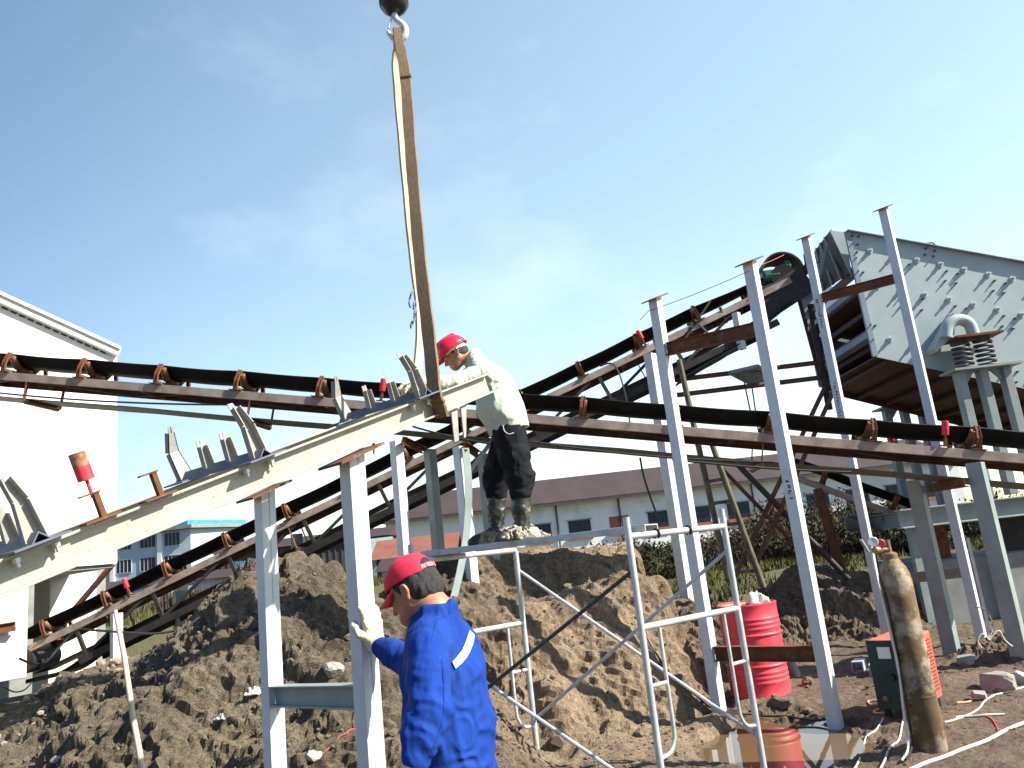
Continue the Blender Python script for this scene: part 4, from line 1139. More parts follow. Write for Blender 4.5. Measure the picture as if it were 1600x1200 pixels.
# legs
def under2(px, off, dz=0.1):
    p = on_line(A2, u2, px) + s2 * off; return Vector((p.x, p.y, p.z - dz))
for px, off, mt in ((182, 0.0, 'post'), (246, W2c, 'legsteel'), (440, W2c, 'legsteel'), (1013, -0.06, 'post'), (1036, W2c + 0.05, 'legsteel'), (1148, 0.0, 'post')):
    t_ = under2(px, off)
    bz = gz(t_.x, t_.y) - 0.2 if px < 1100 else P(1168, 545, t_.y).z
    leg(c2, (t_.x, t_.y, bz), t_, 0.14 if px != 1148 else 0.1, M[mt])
# tail: drum and the belt slung low between the piers
mb = MB(); p = A2 - w2 * 0.12 + u2 * 0.1; mb.cyl(p, p + s2 * W2c, 0.19, 20); mb.build('tail_drum', M['darksteel'], c2, smooth=True)
mb = MB(); pts = smooth_path([P(170, 985, 12.1), P(135, 1020, 12.1), P(95, 1048, 12.1), P(40, 1062, 12.1)], 5); ring = []
for p in pts: ring.append([p, p + s2 * 0.5, p + s2 * 0.5 - Z1 * 0.06, p - Z1 * 0.06])
vs = [q for r in ring for q in r]; fs = []
for i in range(len(ring) - 1):
    for k in range(4): fs.append((i * 4 + k, i * 4 + (k + 1) % 4, (i + 1) * 4 + (k + 1) % 4, (i + 1) * 4 + k))
fs += [(0, 1, 2, 3), tuple((len(ring) - 1) * 4 + k for k in range(4))]
mb.add(vs, fs); mb.build('slack_belt', M['belt'], c2, smooth=True)
# head: pulley, hood, green gear motor
hp_ = A2 + u2 * (L2 - 0.05) + w2 * 0.10
mb = MB(); mb.cyl(hp_ + s2 * 0.04, hp_ + s2 * (W2c - 0.04), 0.20, 24); mb.build('head_pulley', M['belt'], c2, smooth=True)
hd = Vector((u2.x, u2.y, 0)).normalized()
hc = P(1224, 424, 11.55)
mb = MB()
outer = arc(hc, hd, Z1, 0.33, math.radians(-14), math.radians(168), 18); inner = arc(hc, hd, Z1, 0.305, math.radians(-14), math.radians(168), 18)
for i in range(18):
    q0 = [outer[i], outer[i + 1], inner[i + 1], inner[i]]; mb.hexa(q0, [v + s2 * 0.62 for v in q0])
mb.build('head_hood', M['darksteel'], c2)
mb = MB(); mb.prism([hc + hd * a + Z1 * b for a, b in ((-0.62, -0.30), (0.33, 0.02), (0.33, -0.16), (-0.30, -0.40), (-0.62, -0.46))], s2 * 0.10); mb.build('head_cheek', M['darksteel'], c2)
mb = MB(); mo = hc + s2 * 0.10 - Z1 * 0.03
mb.box(mo + hd * 0.06 + Z1 * 0.08, (0.17, 0.16, 0.14), (hd, s2, Z1)); mb.box(mo - hd * 0.02 - Z1 * 0.10, (0.30, 0.18, 0.10), (hd, s2, Z1)); mb.box(mo + hd * 0.1 + Z1 * 0.19, (0.10, 0.12, 0.06), (hd, s2, Z1))
mb.lathe([(0.0, -0.2), (0.09, -0.2), (0.11, -0.16), (0.11, 0.06), (0.0, 0.06)], 16, mo - hd * 0.12 + Z1 * 0.0, (s2, Z1, hd))
gm = mb.build('gear_motor', M['green'], c2, bevel=0.01)
mb = MB(); mb.bar(hc + hd * 0.35 - Z1 * 0.15, hc - hd * 0.5 - Z1 * 0.58, 0.45, 0.03, up=s2); mb.build('scraper_plate', M['darksteel'], c2)
mb = MB(); ring = []
for p in smooth_path([P(1062, 592, 11.5), P(1105, 566, 11.5), P(1145, 543, 11.5), P(1190, 508, 11.5), P(1236, 470, 11.5)], 5): ring.append([p, p + s2 * 0.5, p + s2 * 0.5 - Z1 * 0.02, p - Z1 * 0.02])
vs = [q for r in ring for q in r]; fs = []
for i in range(len(ring) - 1):
    for k in range(4): fs.append((i * 4 + k, i * 4 + (k + 1) % 4, (i + 1) * 4 + (k + 1) % 4, (i + 1) * 4 + k))
fs += [(0, 1, 2, 3), tuple((len(ring) - 1) * 4 + k for k in range(4))]
mb.add(vs, fs); mb.build('sagging_belt', M['belt'], c2, smooth=True)
for (xa_, ya_, xb_, yb_) in ((1085, 500, 1105, 520), (1125, 480, 1135, 505), (1080, 512, 1068, 528), (1060, 545, 1110, 470)):
    mb = MB(); mb.bar(P(xa_, ya_, 11.55), P(xb_, yb_, 11.6), 0.04, 0.03); mb.build('lacing', M['darksteel'], c2)
# hanging ropes below the walkway
for px, dy in ((1163, 655), (1174, 680)):
    mb = MB(); mb.tube(sag(P(px, 598, 10.6), P(px + 12, dy, 10.4), 0.0, 4), 0.010, 6)
    tag(mb.build('rope', M['cableblack']), 'thin dark rope hanging below the mesh walkway, %s of the pair' % ('left and shorter' if px < 1170 else 'right and longer'), 'rope', 'ropes hanging below the walkway')
mb = MB(); mb.tube(smooth_path([P(938, 572, 11.0), P(955, 568, 10.9), P(968, 585, 10.8), P(980, 630, 10.8), P(984, 660, 10.8)], 6), 0.012, 6)
tag(mb.build('cable', M['cableblack']), 'single black cable looping down from the climbing conveyor behind the falling one', 'cable')
mb = MB(); mb.tube(smooth_path([P(1000, 715, 9.2), P(1006, 745, 9.2), P(1018, 782, 9.2), P(1032, 818, 9.2)], 5), 0.012, 6)
tag(mb.build('cable', M['cableblack']), 'black cable hanging down in front of the warehouse beside the twin legs', 'cable')

# conveyor three, the discharge belt low behind the trestles
A3 = P(1232, 742, 12.8); B3 = P(1475, 832, 12.0)
c3, u3, s3, w3 = belt_conveyor('low discharge conveyor behind the tall trestles, partly hidden by posts', A3, B3, 0.7, 1.1, 0.5, 2, M['belt'], 0.5, ret=0.32)
for px, dz in ((1277, 0.05),):
    p = on_line(A3, u3, px); b_ = P(1318, 893, p.y); leg(c3, (b_.x, b_.y, gz(b_.x, b_.y) - 0.1), (p.x, p.y, p.z - dz), 0.12, M['rust'])
# ------------------------------------------------------------------ vibrating screen
YV = 10.9; DV = 2.1
vs_ = thing('vibrating_screen', P(1480, 600, YV + 0.8), 'large grey green vibrating screen with bolted side plate and red underside at upper right', 'screen machine')
TL = P(1322, 362, YV); BL = P(1366, 557, YV); TR = P(1600, 412, YV); BR = P(1600, 607, YV)
def along(a, b, k): return a + (b - a) * k
KX = 2.15
TR2 = along(TL, TR, KX); BR2 = along(BL, BR, KX)
BACK = Vector((0, DV, 0)); E = (TR - TL).normalized(); EW = Y1.cross(E) * -1
if EW.z < 0: EW = -EW
mb = MB(); mb.prism([TL, TR2, BR2, BL], (0, 0.012, 0)); mb.build('side_plate', M['plate'], vs_)
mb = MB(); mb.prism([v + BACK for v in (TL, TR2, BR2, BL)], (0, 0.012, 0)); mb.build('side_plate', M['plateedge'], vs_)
# turned edges
mb = MB(); mb.bar(TL - Y1 * 0.028 + EW * 0.006, TR2 - Y1 * 0.028 + EW * 0.006, 0.085, 0.010, up=EW); mb.build('edge_flange', M['plateedge'], vs_)
lf_ = (BL - TL).normalized()
mb = MB(); mb.sweep(TL, BL, [(-0.045, -0.03), (0.03, -0.03), (0.03, 0.014), (-0.045, 0.014)], lf_.cross(Y1) * -1, Y1); mb.build('edge_flange', M['plateedge'], vs_)
mb = MB(); mb.sweep(TL + BACK, BL + BACK, [(-0.045, -0.03), (0.03, -0.03), (0.03, 0.014), (-0.045, 0.014)], lf_.cross(Y1) * -1, Y1); mb.build('edge_flange', M['plateedge'], vs_)
# bolts
def bolt_mesh(r, l, mat, cap):
    m_ = MB(); ax = (X1, Z1, -Y1)
    if cap:
        m_.lathe([(0.0, 0.0), (r * 1.5, 0.0), (r * 1.5, 0.012), (r * 0.95, 0.013), (r * 0.95, l * 0.55), (r * 0.55, l * 0.56), (r * 0.55, l), (0, l)], 8, ax=ax)
    else:
        m_.lathe([(0.0, 0.0), (r, 0.0), (r, l * 0.5), (r * 0.55, l * 0.52), (r * 0.55, l), (0, l)], 6, ax=ax)
    return m_.mesh('bolt', mat)
bbig = bolt_mesh(0.029, 0.075, M['boltsteel'], True); bsml = bolt_mesh(0.017, 0.05, M['boltdark'], False)
BIG = [(635,370),(783,398),(928,428),(1075,455),(1222,487),(1373,517),(1523,545),(683,590),(830,615),(978,643),(1130,672),(1280,705),(1433,735),(1582,768),(760,922),(908,952),(1060,990),(1518,1080),(1672,575),(1735,798),(1680,1110)]
SML = [(527,275),(565,280),(525,325),(560,330),(553,378),(547,415),(985,355),(1040,370),(980,393),(1033,403),(1113,497),(1183,512),(1105,558),(1172,573),(1412,557),(1481,572),(1404,620),(1470,634),(808,500),(840,647),(965,672),(832,713),(560,497),(592,505),(1167,716),(1236,730),(1470,777),(1540,792),(1460,842),(1528,857),(637,832),(667,838),(652,925),(880,455),(958,740),(940,1060),(1555,1125),(1548,1190),(1120,785),(1160,778)]
for lst, me_ in ((BIG, bbig), (SML, bsml)):
    for zx, zy in lst:
        p = P(1200 + zx / 4, 300 + zy / 4, YV); p.y = YV - 0.001
        place('bolt', me_, vs_, p - world_off(vs_))
# lifting eye on the top edge
e = P(1455, 384, YV + 0.05); mb = MB(); mb.tube([e + X1 * 0.065 * math.cos(t) + Z1 * 0.055 * math.sin(t) for t in [k * math.pi / 10 for k in range(11)]], 0.018, 8); mb.build('lifting_eye', M['plate'], vs_, smooth=True)
# cross tubes, decks and the red pan seen from below
def cross(px, py, r, mat, name='cross_tube'):
    p = P(px, py, YV + 0.02); m_ = MB(); m_.bar(p, p + BACK - Y1 * 0.03, r * 2, r * 2, up=E); m_.build(name, mat, vs_)
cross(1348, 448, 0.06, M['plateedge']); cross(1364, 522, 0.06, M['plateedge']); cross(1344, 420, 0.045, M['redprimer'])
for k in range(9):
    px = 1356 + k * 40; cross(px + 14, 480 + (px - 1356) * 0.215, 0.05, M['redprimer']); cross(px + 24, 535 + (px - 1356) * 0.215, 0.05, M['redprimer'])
def deck(pa, pb, th, mat, name):
    m_ = MB(); a = P(*pa, YV + 0.03); b = P(*pb, YV + 0.03); q0 = [a, b, b - EW * th, a - EW * th]; m_.hexa(q0, [v + BACK - Y1 * 0.05 for v in q0]); return m_.build(name, mat, vs_)
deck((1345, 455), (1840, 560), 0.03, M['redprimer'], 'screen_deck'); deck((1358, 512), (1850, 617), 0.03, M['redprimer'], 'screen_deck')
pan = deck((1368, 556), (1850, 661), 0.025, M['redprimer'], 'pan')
for k in range(7):
    m_ = MB(); a = along(BL, BR, 0.08 + k * 0.22) - EW * 0.055 + Y1 * 0.04; m_.bar(a, a + BACK - Y1 * 0.09, 0.05, 0.055, up=EW); m_.build('pan_rib', M['redprimer'], pan)
FBL = P(1318, 616, YV + DV)
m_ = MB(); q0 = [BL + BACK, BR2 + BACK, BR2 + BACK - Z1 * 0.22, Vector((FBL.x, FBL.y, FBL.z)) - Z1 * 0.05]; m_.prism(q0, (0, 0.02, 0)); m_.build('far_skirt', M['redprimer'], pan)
# feed box: ribbed chute plates standing out from the end
fa = [P(1297, 360, YV + 0.1), P(1322, 363, YV + 0.1), P(1331, 432, YV + 0.1)]
m_ = MB(); m_.prism(fa, (0, 0.012, 0)); m_.build('feed_cheek', M['plate'], vs_)
fb = [P(1297, 360, YV + 0.11), P(1331, 425, YV + 0.11), P(1276, 462, YV + DV), P(1270, 396, YV + DV)]
m_ = MB(); m_.hexa(fb, [v + Vector((0.02, 0, 0.02)) for v in fb]); fbx = m_.build('feed_plate', M['darksteel'], vs_)
for k in (0.25, 0.5, 0.75):
    a = fb[0].lerp(fb[3], k); b = fb[1].lerp(fb[2], k); m_ = MB(); m_.bar(a, b, 0.05, 0.05); m_.build('rib', M['plateedge'], fbx)
# little white maker's plate with rows of dark marks
lp = P(1323, 389, YV + 0.5)
m_ = MB(); lx = (P(1331, 383, YV + .4) - P(1318, 393, YV + .55)).normalized(); lz = Vector((0.1, -0.3, 0.95)).normalized()
m_.box(lp, (0.19, 0.012, 0.13), (lx, lx.cross(lz), lz)); pl = m_.build('label_plate', M['white'], vs_)
m_ = MB(); r = random.Random(4)
for j in range(3):
    for i in range(4): m_.box(lp - lx.cross(lz) * -0.008 + lx * (-0.065 + i * 0.043) + lz * (0.035 - j * 0.035) - Y1 * 0.008, (r.uniform(0.015, 0.03), 0.004, 0.018), (lx, lx.cross(lz), lz))
tag(m_.build('label_marks', M['blackiron'], pl), kind='stuff')
# bracket with the curved guard and the pair of coil springs
YQ = YV - 0.30
gp = smooth_path([P(1478, 528, YQ), P(1480, 512, YQ), P(1489, 502, YQ), P(1503, 500, YQ), P(1515, 507, YQ), P(1521, 523, YQ)], 5)
m_ = MB(); m_.tube(gp, 0.082, 14); m_.build('curved_guard', M['plate'], vs_, smooth=True)
m_ = MB(); m_.prism([P(1477, 496, YV - 0.02), P(1477, 530, YV - 0.02), P(1450, 556, YV - 0.02), P(1446, 550, YV - 0.02)], (0, -0.25, 0)); m_.build('gusset', M['plate'], vs_)
sa = P(1485, 529, YQ); sb = P(1558, 520, YQ)
m_ = MB(); q0 = [sa, sb, sb - Z1 * 0.03, sa - Z1 * 0.03]; m_.prism([v + Y1 * -0.16 for v in q0], (0, 0.42, 0)); m_.build('spring_seat', M['rust'], vs_)
def coil(px, py0, py1, r, turns, Y):
    a = P(px - 4, py0, Y); b = P(px + 4, py1, Y); b.x = a.x = (a.x + b.x) / 2
    pts = [Vector((a.x + r * math.cos(t), Y + r * math.sin(t), a.z + (b.z - a.z) * k)) for k, t in [(i / (turns * 14), 2 * math.pi * i / 14) for i in range(turns * 14 + 1)]]
    m_ = MB(); m_.tube(pts, 0.022, 8); m_.build('coil_spring', M['spring'], vs_, smooth=True)
coil(1504, 534, 577, 0.105, 6, YQ); coil(1539, 529, 573, 0.105, 6, YQ)

# stands that carry the springs
def spring_stand(label, pxs, pyt, Y, top_w, pyb, mat, w=0.11):
    a = P(pxs[0], pyt, Y); b = P(pxs[-1], pyt - (pxs[-1] - pxs[0]) * 0.115, Y)
    t = thing('spring_stand', ((a.x + b.x) / 2, Y, P(pxs[0], pyb, Y).z), label, 'stand', 'welded stands under the screen springs')
    m_ = MB(); m_.box(((a.x + b.x) / 2, Y, a.z + 0.015), (b.x - a.x + 0.30, 0.42, 0.03)); m_.build('top_plate', mat, t)
    zb = P(pxs[0], pyb, Y).z
    for i, px in enumerate(pxs):
        x = a.x + (b.x - a.x) * i / (len(pxs) - 1)
        m_ = MB(); m_.box((x, Y, (a.z + zb) / 2), (w, w * 1.3, a.z - zb)); m_.build('leg', mat, t, bevel=0.005)
    for s, x in ((1, a.x), (-1, b.x)):
        m_ = MB(); m_.prism([(x + s * w / 2, Y - 0.02, a.z), (x + s * (w / 2 + 0.16), Y - 0.02, a.z), (x + s * w / 2, Y - 0.02, a.z - 0.2)], (0, 0.03, 0)); m_.build('gusset', mat, t)
    return t
spring_stand('grey green spring stand in front of the bolted side plate', (1497, 1532, 1568), 582, YQ, 0.8, 782, M['legsteel'])
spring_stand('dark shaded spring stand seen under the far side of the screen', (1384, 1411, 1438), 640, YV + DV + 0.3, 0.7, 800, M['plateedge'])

# steel deck beam, rusty panels and concrete footing
pf = thing('support_platform', P(1540, 960, 11.3), 'grey green beam platform on a concrete footing under the screen', 'platform')
ga = P(1404, 812, 11.3); gb = P(1900, 768, 11.3); gb.z = ga.z
mb = MB(); mb.ibeam(ga, gb, 0.27, 0.2, 0.02); mb.build('beam', M['legsteel'], pf, bevel=0.004)
mb = MB(); mb.ibeam(ga + Y1 * 1.9 , gb + Y1 * 1.9, 0.27, 0.2, 0.02); mb.build('beam', M['legsteel'], pf)
for k in range(4):
    x = ga.x + 0.25 + k * 1.3; mb = MB(); mb.ibeam((x, 11.42, ga.z - 0.01), (x, 13.1, ga.z - 0.01), 0.22, 0.14, 0.014); mb.build('joist', M['legsteel'], pf)
zf = P(1470, 876, 11.4).z
mb = MB(); mb.box(((P(1442, 900, 11.5).x + gb.x) / 2, 12.2, zf / 2 - 0.1), (gb.x - P(1442, 900, 11.5).x, 1.5, zf + 0.2)); mb.build('footing', M['concrete'], pf, bevel=0.02)
zt_ = ga.z - 0.14
xa = P(1438, 850, 11.55).x
mb = MB(); mb.box((xa + 0.22, 11.6, (zf + zt_) / 2), (0.42, 0.012, zt_ - zf - 0.02)); mb.build('rusty_panel', M['rust'], pf)
mb = MB(); mb.box((xa + 2.3, 11.6, (zf + zt_) / 2), (2.6, 0.012, zt_ - zf - 0.02)); mb.build('rusty_panel', M['darksteel'], pf)
for px in (1430, 1556):
    p = P(px, 850, 11.35); mb = MB(); mb.box((p.x, 11.4, zt_ / 2), (0.10, 0.10, zt_ - 0.01)); mb.build('leg', M['legsteel'], pf)
a = P(1425, 903, 10.6); b = P(1492, 896, 10.6)
mb = MB(); mb.channel(a, b + X1 * 0.3, Y1, 0.13, 0.05, 0.008); tag(mb.build('rail_beam', M['darksteel']), 'short rusty beam behind the gas cylinder at chest height', 'beam')

# pipe frame carrying the walkway
pt_ = thing('pipe_tower', P(1230, 880, 11.9), 'brown pipe tower with crossed braces between the two conveyors', 'pipe tower')
YP = 11.9
def pipe(pa, pb, r=0.035, mat='brownpipe', dep=(YP, YP), name='pipe', parent=pt_):
    m_ = MB(); m_.cyl(P(*pa, dep[0]), P(*pb, dep[1]), r, 10); return m_.build(name, M[mat], parent, smooth=True)
pipe((1035, 596), (1290, 565), 0.04); pipe((1036, 620), (1290, 589), 0.04)
pipe((1247, 462), (1282, 592), 0.032, dep=(YP + .1, YP + .1)); pipe((1266, 476), (1296, 640), 0.05, 'darksteel', (YP - .05, YP - .05))
pipe((1290, 603), (1148, 900), 0.035, dep=(YP - .1, YP - .1)); pipe((1302, 612), (1180, 885), 0.035, dep=(YP - .2, YP - .2))
pipe((1147, 720), (1326, 905), 0.045, 'darksteel', (YP, YP - 0.4)); pipe((1122, 726), (1256, 865), 0.032, dep=(YP + .15, YP + .15))
# mesh walkway
wk = [P(1140, 582, 11.7), P(1183, 572, 11.7), P(1216, 596, 12.6), P(1178, 602, 12.6)]
mb = MB()
for i in range(4): mb.bar(wk[i], wk[(i + 1) % 4], 0.05, 0.05)
wkp = mb.build('walkway_frame', M['plateedge'], pt_)
mb = MB()
for k in range(1, 10): mb.bar(wk[0].lerp(wk[1], k / 10), wk[3].lerp(wk[2], k / 10), 0.018, 0.03)
for k in range(1, 5): mb.bar(wk[0].lerp(wk[3], k / 5), wk[1].lerp(wk[2], k / 5), 0.014, 0.014)
mb.build('grating', M['plateedge'], wkp)

# pole ladder
ld = thing('pole_ladder', P(1160, 905, 11.3), 'weathered pole ladder leaning up behind the twin posts', 'ladder')
YL = 11.2
la = [P(1061, 562, YL), P(1138, 905, YL)]; lb = [P(1108, 682, YL - .1), P(1193, 918, YL - .1)]
for a, b in ((la[0], la[1]), (lb[0], lb[1])):
    mb = MB(); mb.tube([a, a.lerp(b, .33), a.lerp(b, .66), b], [0.040, 0.045, 0.043, 0.047], 10); mb.build('side_pole', M['bamboo'], ld, smooth=True)
def at_y(l, py):
    lo, hi = 0, 1
    for _ in range(40):
        k = (lo + hi) / 2; p = l[0].lerp(l[1], k); c = RW.T @ np.array([p.x, p.y, p.z - EYE])
        if 600 - FPX * c[1] / -c[2] < py: lo = k
        else: hi = k
    return l[0].lerp(l[1], lo)
for py in (752, 786, 821, 857, 895):
    mb = MB(); a = at_y(la, py + 1); b = at_y(lb, py - 4); dd_ = (b - a) * 0.06; mb.cyl(a - dd_, b + dd_, 0.024, 8); mb.build('rung', M['bamboo'], ld, smooth=True)
mb = MB(); mb.tube([P(1022, 528, 11.0), P(1044, 585, 11.0), P(1052, 620, 11.0)], 0.035, 8)
tag(mb.build('pole', M['bamboo']), 'short weathered pole leaning beside the first tall post behind the ladder top', 'pole')

# ------------------------------------------------------------------ scrub
M['twig'] = surf('dry_twig', (0.050, 0.039, 0.029), (0.12, 0.095, 0.07), 3, 0.95, 0, bump=0)
M['leafdark'] = surf('dark_scrub_leaf', (0.020, 0.026, 0.012), (0.046, 0.055, 0.024), 2, 0.8, 0, bump=0)
M['leafdry'] = surf('dry_scrub_leaf', (0.040, 0.034, 0.022), (0.085, 0.068, 0.044), 2, 0.9, 0, bump=0)
def shrub(label, px, pyt, Y, wid, dry, seed):
    top = P(px, pyt, Y); r = random.Random(seed); g = gz(top.x, Y); hgt = top.z - g
    t = thing('shrub', (top.x, Y, g), label, 'shrub', 'scrub on the bank beyond the site')
    m_ = MB(); tips = []
    for k in range(90):
        a = r.uniform(0, 6.28); ra = wid * 0.5 * math.sqrt(r.random()); b0 = Vector((top.x + ra * 0.5 * math.cos(a), Y + ra * 0.5 * math.sin(a), g - 0.1))
        h_ = hgt * (1 - 0.55 * (ra / (wid * 0.5)) ** 2) * r.uniform(0.6, 1.08)
        e = Vector((top.x + ra * math.cos(a) * 1.15, Y + ra * math.sin(a), g + h_))
        mid = b0.lerp(e, 0.55) + Vector((r.uniform(-.12, .12), r.uniform(-.12, .12), 0.12))
        m_.tube([b0, mid, e], [0.022, 0.015, 0.005], 4, caps=False); tips.append((b0, mid, e))
        for j in range(4):
            s0 = mid.lerp(e, r.random()); d_ = Vector((r.uniform(-1, 1), r.uniform(-1, 1), r.uniform(-.2, .9))) * 0.32
            m_.tube([s0, s0 + d_ * 0.6, s0 + d_ + Vector((0, 0, -0.05))], [0.010, 0.008, 0.003], 3, caps=False); tips.append((s0, s0 + d_ * .6, s0 + d_))
    m_.build('stems', M['twig'], t)
    m_ = MB()
    for k in range(2600 if not dry else 1500):
        a, b, c = r.choice(tips); p = (a.lerp(b, r.random()) if r.random() < 0.35 else b.lerp(c, r.random())) + Vector((r.gauss(0, .09), r.gauss(0, .09), r.gauss(0, .07)))
        if p.z < g + 0.05: p.z = g + 0.05
        s = r.uniform(0.03, 0.075); n = Vector((r.uniform(-1, 1), r.uniform(-1, 1), r.uniform(-1, 1))).normalized(); u = n.orthogonal().normalized(); v = n.cross(u)
        m_.add([p - u * s, p + v * s * 0.55, p + u * s, p - v * s * 0.55], [(0, 1, 2, 3)])
    m_.build('foliage', M['leafdry'] if dry else M['leafdark'], t)
shl = [('brown twiggy shrub beside the ladder, furthest left on the bank', 1165, 808, 24, 2.6, 1, 1), ('dry thorny shrub between the crossed pipe braces', 1205, 792, 25, 2.8, 1, 2),
       ('leafy dark green shrub just left of the middle tall post', 1215, 780, 29, 3.0, 0, 3), ('green bushy shrub right of the middle tall post, highest on the bank', 1300, 766, 28, 3.2, 0, 4),
       ('grey brown bramble shrub low behind the rust lit leg', 1290, 800, 23, 3.0, 1, 5), ('dull green shrub behind the tallest trestle post', 1355, 776, 27, 3.0, 0, 6),
       ('dry bramble shrub left of the gas cylinder top', 1370, 795, 22, 2.6, 1, 7), ('dark low shrub behind the gas cylinder valve', 1415, 815, 21, 2.4, 0, 8),
       ('sprawling dry shrub under the discharge conveyor', 1330, 790, 24.5, 3.4, 1, 9), ('shaded shrub behind the screen footing', 1465, 800, 24, 3.2, 0, 10), ('distant scrub bush between the twin legs and the ladder', 1092, 838, 27, 2.6, 1, 11),
       ('low dark scrub bush behind the bank crest left of the twin legs', 1010, 846, 22, 2.6, 0, 12), ('small dark scrub bush behind the bank crest near the scaffold post', 955, 852, 23, 1.8, 1, 13), ('wide green bush at the far right behind the platform', 1560, 770, 26, 4.5, 0, 14)]
for a in shl: shrub(*a)
r = random.Random(3)
for (label, px, py, Y, w_, h_, mat, n_) in (('reddish dry weed patch before the yard wall', 292, 968, 33., 2.4, 1.1, 'twig', 900), ('green weed patch in front of the yard wall posts', 345, 972, 34., 2.6, 0.5, 'leafdark', 900)):
    c = P(px, py, Y); g = gz(c.x, Y); m_ = MB()
    for k in range(n_):
        x = c.x + r.gauss(0, w_ * .35); y = Y + r.gauss(0, .5); a = r.uniform(0, 6.28); h = h_ * r.uniform(.4, 1)
        b0 = Vector((x, y, g)); e = b0 + Vector((r.uniform(-.25, .25), r.uniform(-.25, .25), h)); s = Vector((math.cos(a), math.sin(a), 0)) * 0.03
        m_.add([b0 - s, b0 + s, e], [(0, 1, 2)])
    tag(m_.build('weeds', M[mat]), label, 'weeds', kind='stuff')

def grass_patch(label, x0, x1, y0, y1, n_, h, mat, seed):
    rs = np.random.default_rng(seed); xs = rs.uniform(x0, x1, n_); ys = rs.uniform(y0, y1, n_)
    k = vnoise(xs * 0.7, ys * 0.7, s=seed) > -0.25; xs = xs[k]; ys = ys[k]; zs = ground_z(xs, ys); m_ = MB()
    for i in range(len(xs)):
        for j in range(3):
            a = rs.uniform(0, 6.28); hh = h * rs.uniform(.4, 1.1); b0 = Vector((xs[i] + rs.uniform(-.08, .08), ys[i] + rs.uniform(-.08, .08), zs[i] - .02)); s = Vector((math.cos(a), math.sin(a), 0)) * 0.014 * (1 + ys[i] / 25)
            m_.add([b0 - s, b0 + s, b0 + Vector((rs.uniform(-.1, .1), rs.uniform(-.1, .1), hh))], [(0, 1, 2)])
    tag(m_.build('grass', mat), label, 'grass', kind='stuff')
M['grass'] = surf('rough_grass', (0.045, 0.058, 0.018), (0.14, 0.125, 0.05), 0.8, 0.9, 0, bump=0)
grass_patch('rough grass below the scrub bank at the right', 2.5, 13, 14.5, 24, 3600, 0.22, M['grass'], 5)
grass_patch('rough grass in front of the yard wall at the left', -26, -7, 24, 45, 4200, 0.35, M['grass'], 6)

for k_ in ('leafdark', 'leafdry', 'grass', 'twig'): M[k_].node_tree.nodes['Principled BSDF'].inputs['Specular IOR Level'].default_value = 0.05
# ------------------------------------------------------------------ tube scaffold
RF = V(1193, 1196, 0); LF = V(841, 1190, 0)
RF = Vector((RF.x, RF.y, 0)); LF = Vector((LF.x, LF.y, 0))
fdir = Vector((0.80, 0.60, 0)).normalized(); FWD = 1.0
RN = RF - fdir * FWD; LN = LF - fdir * FWD
sc = thing('scaffold', ((RF + LN) / 2), 'white tube scaffold of two welded frames with crossed braces under the standing man', 'scaffold')
ZT = P(985, 838, RN.y).z
R_ = 0.0235
def sframe(a, b, stubs):
    """welded frame between uprights a and b"""
    za, zb = gz(a.x, a.y) - 0.02, gz(b.x, b.y) - 0.02
    fr = MB(); fr.cyl(a + Z1 * za, a + Z1 * (ZT + stubs[0]), R_, 14); f = fr.build('upright', M['galv'], sc, smooth=True)
    fr = MB(); fr.cyl(b + Z1 * zb, b + Z1 * (ZT + stubs[1]), R_, 14); fr.build('upright', M['galv'], sc, smooth=True)
    m_ = MB(); m_.cyl(a + Z1 * ZT, b + Z1 * ZT, R_ * 0.98, 12); m_.build('top_bar', M['galv'], sc, smooth=True)
    zm = ZT - 0.60
    m_ = MB(); m_.cyl(a + Z1 * zm, b + Z1 * zm, R_ * 0.96, 12); m_.build('middle_bar', M['galv'], sc, smooth=True)
    for o, s in ((a, 1), (b, -1)):
        i = fdir * s
        p = [o + i * 0.165 + Z1 * zm, o + i * 0.165 + Z1 * (zm - 0.40), o + i * 0.165 + Z1 * 0.42, o + i * 0.150 + Z1 * 0.34, o + i * 0.10 + Z1 * 0.285, o + i * 0.01 + Z1 * 0.27]
        m_ = MB(); m_.tube(smooth_path(p, 5), 0.014, 10); m_.build('inner_leg', M['galv'], sc, smooth=True)
        m_ = MB(); m_.cyl(o + Z1 * (zm - 0.37), o + i * 0.165 + Z1 * (zm - 0.37), 0.013, 8); m_.build('rung', M['galv'], sc, smooth=True)
    for o in (a, b):
        for z in (zm + 0.33, 0.36):
            m_ = MB(); c = o + Z1 * z - fdir.cross(Z1) * -0.03; m_.cyl(o + Z1 * z, o + Z1 * z + Vector((-fdir.y, fdir.x, 0)) * 0.05, 0.007, 6); m_.build('brace_pin', M['darksteel'], sc)
sframe(RN, RF, (0.13, 0.13)); sframe(LN, LF, (0.13, -0.01))
across = Vector((-fdir.y, fdir.x, 0))
def brace(a, za, b, zb, k):
    m_ = MB(); o = across * 0.04 * k
    m_.cyl(a + Z1 * za + o, b + Z1 * zb + o, 0.0135, 8)
    o_ = m_.build('brace', M['spring'] if k == -0.3 and a is RN else M['galv'], sc, smooth=True)  # one brace takes the dark steel colour to show its shaded side
zu = ZT - 0.17; zl_ = 0.20
brace(LF, zu + 0.02, RF, zl_, 0.6); brace(RF, zu, LF, zl_ + 0.12, -0.3); brace(LN, zu - 0.38, RN, zl_ - 0.2, 0.6); brace(RN, zu - 0.05, LN, zl_ + 0.2, -0.3)
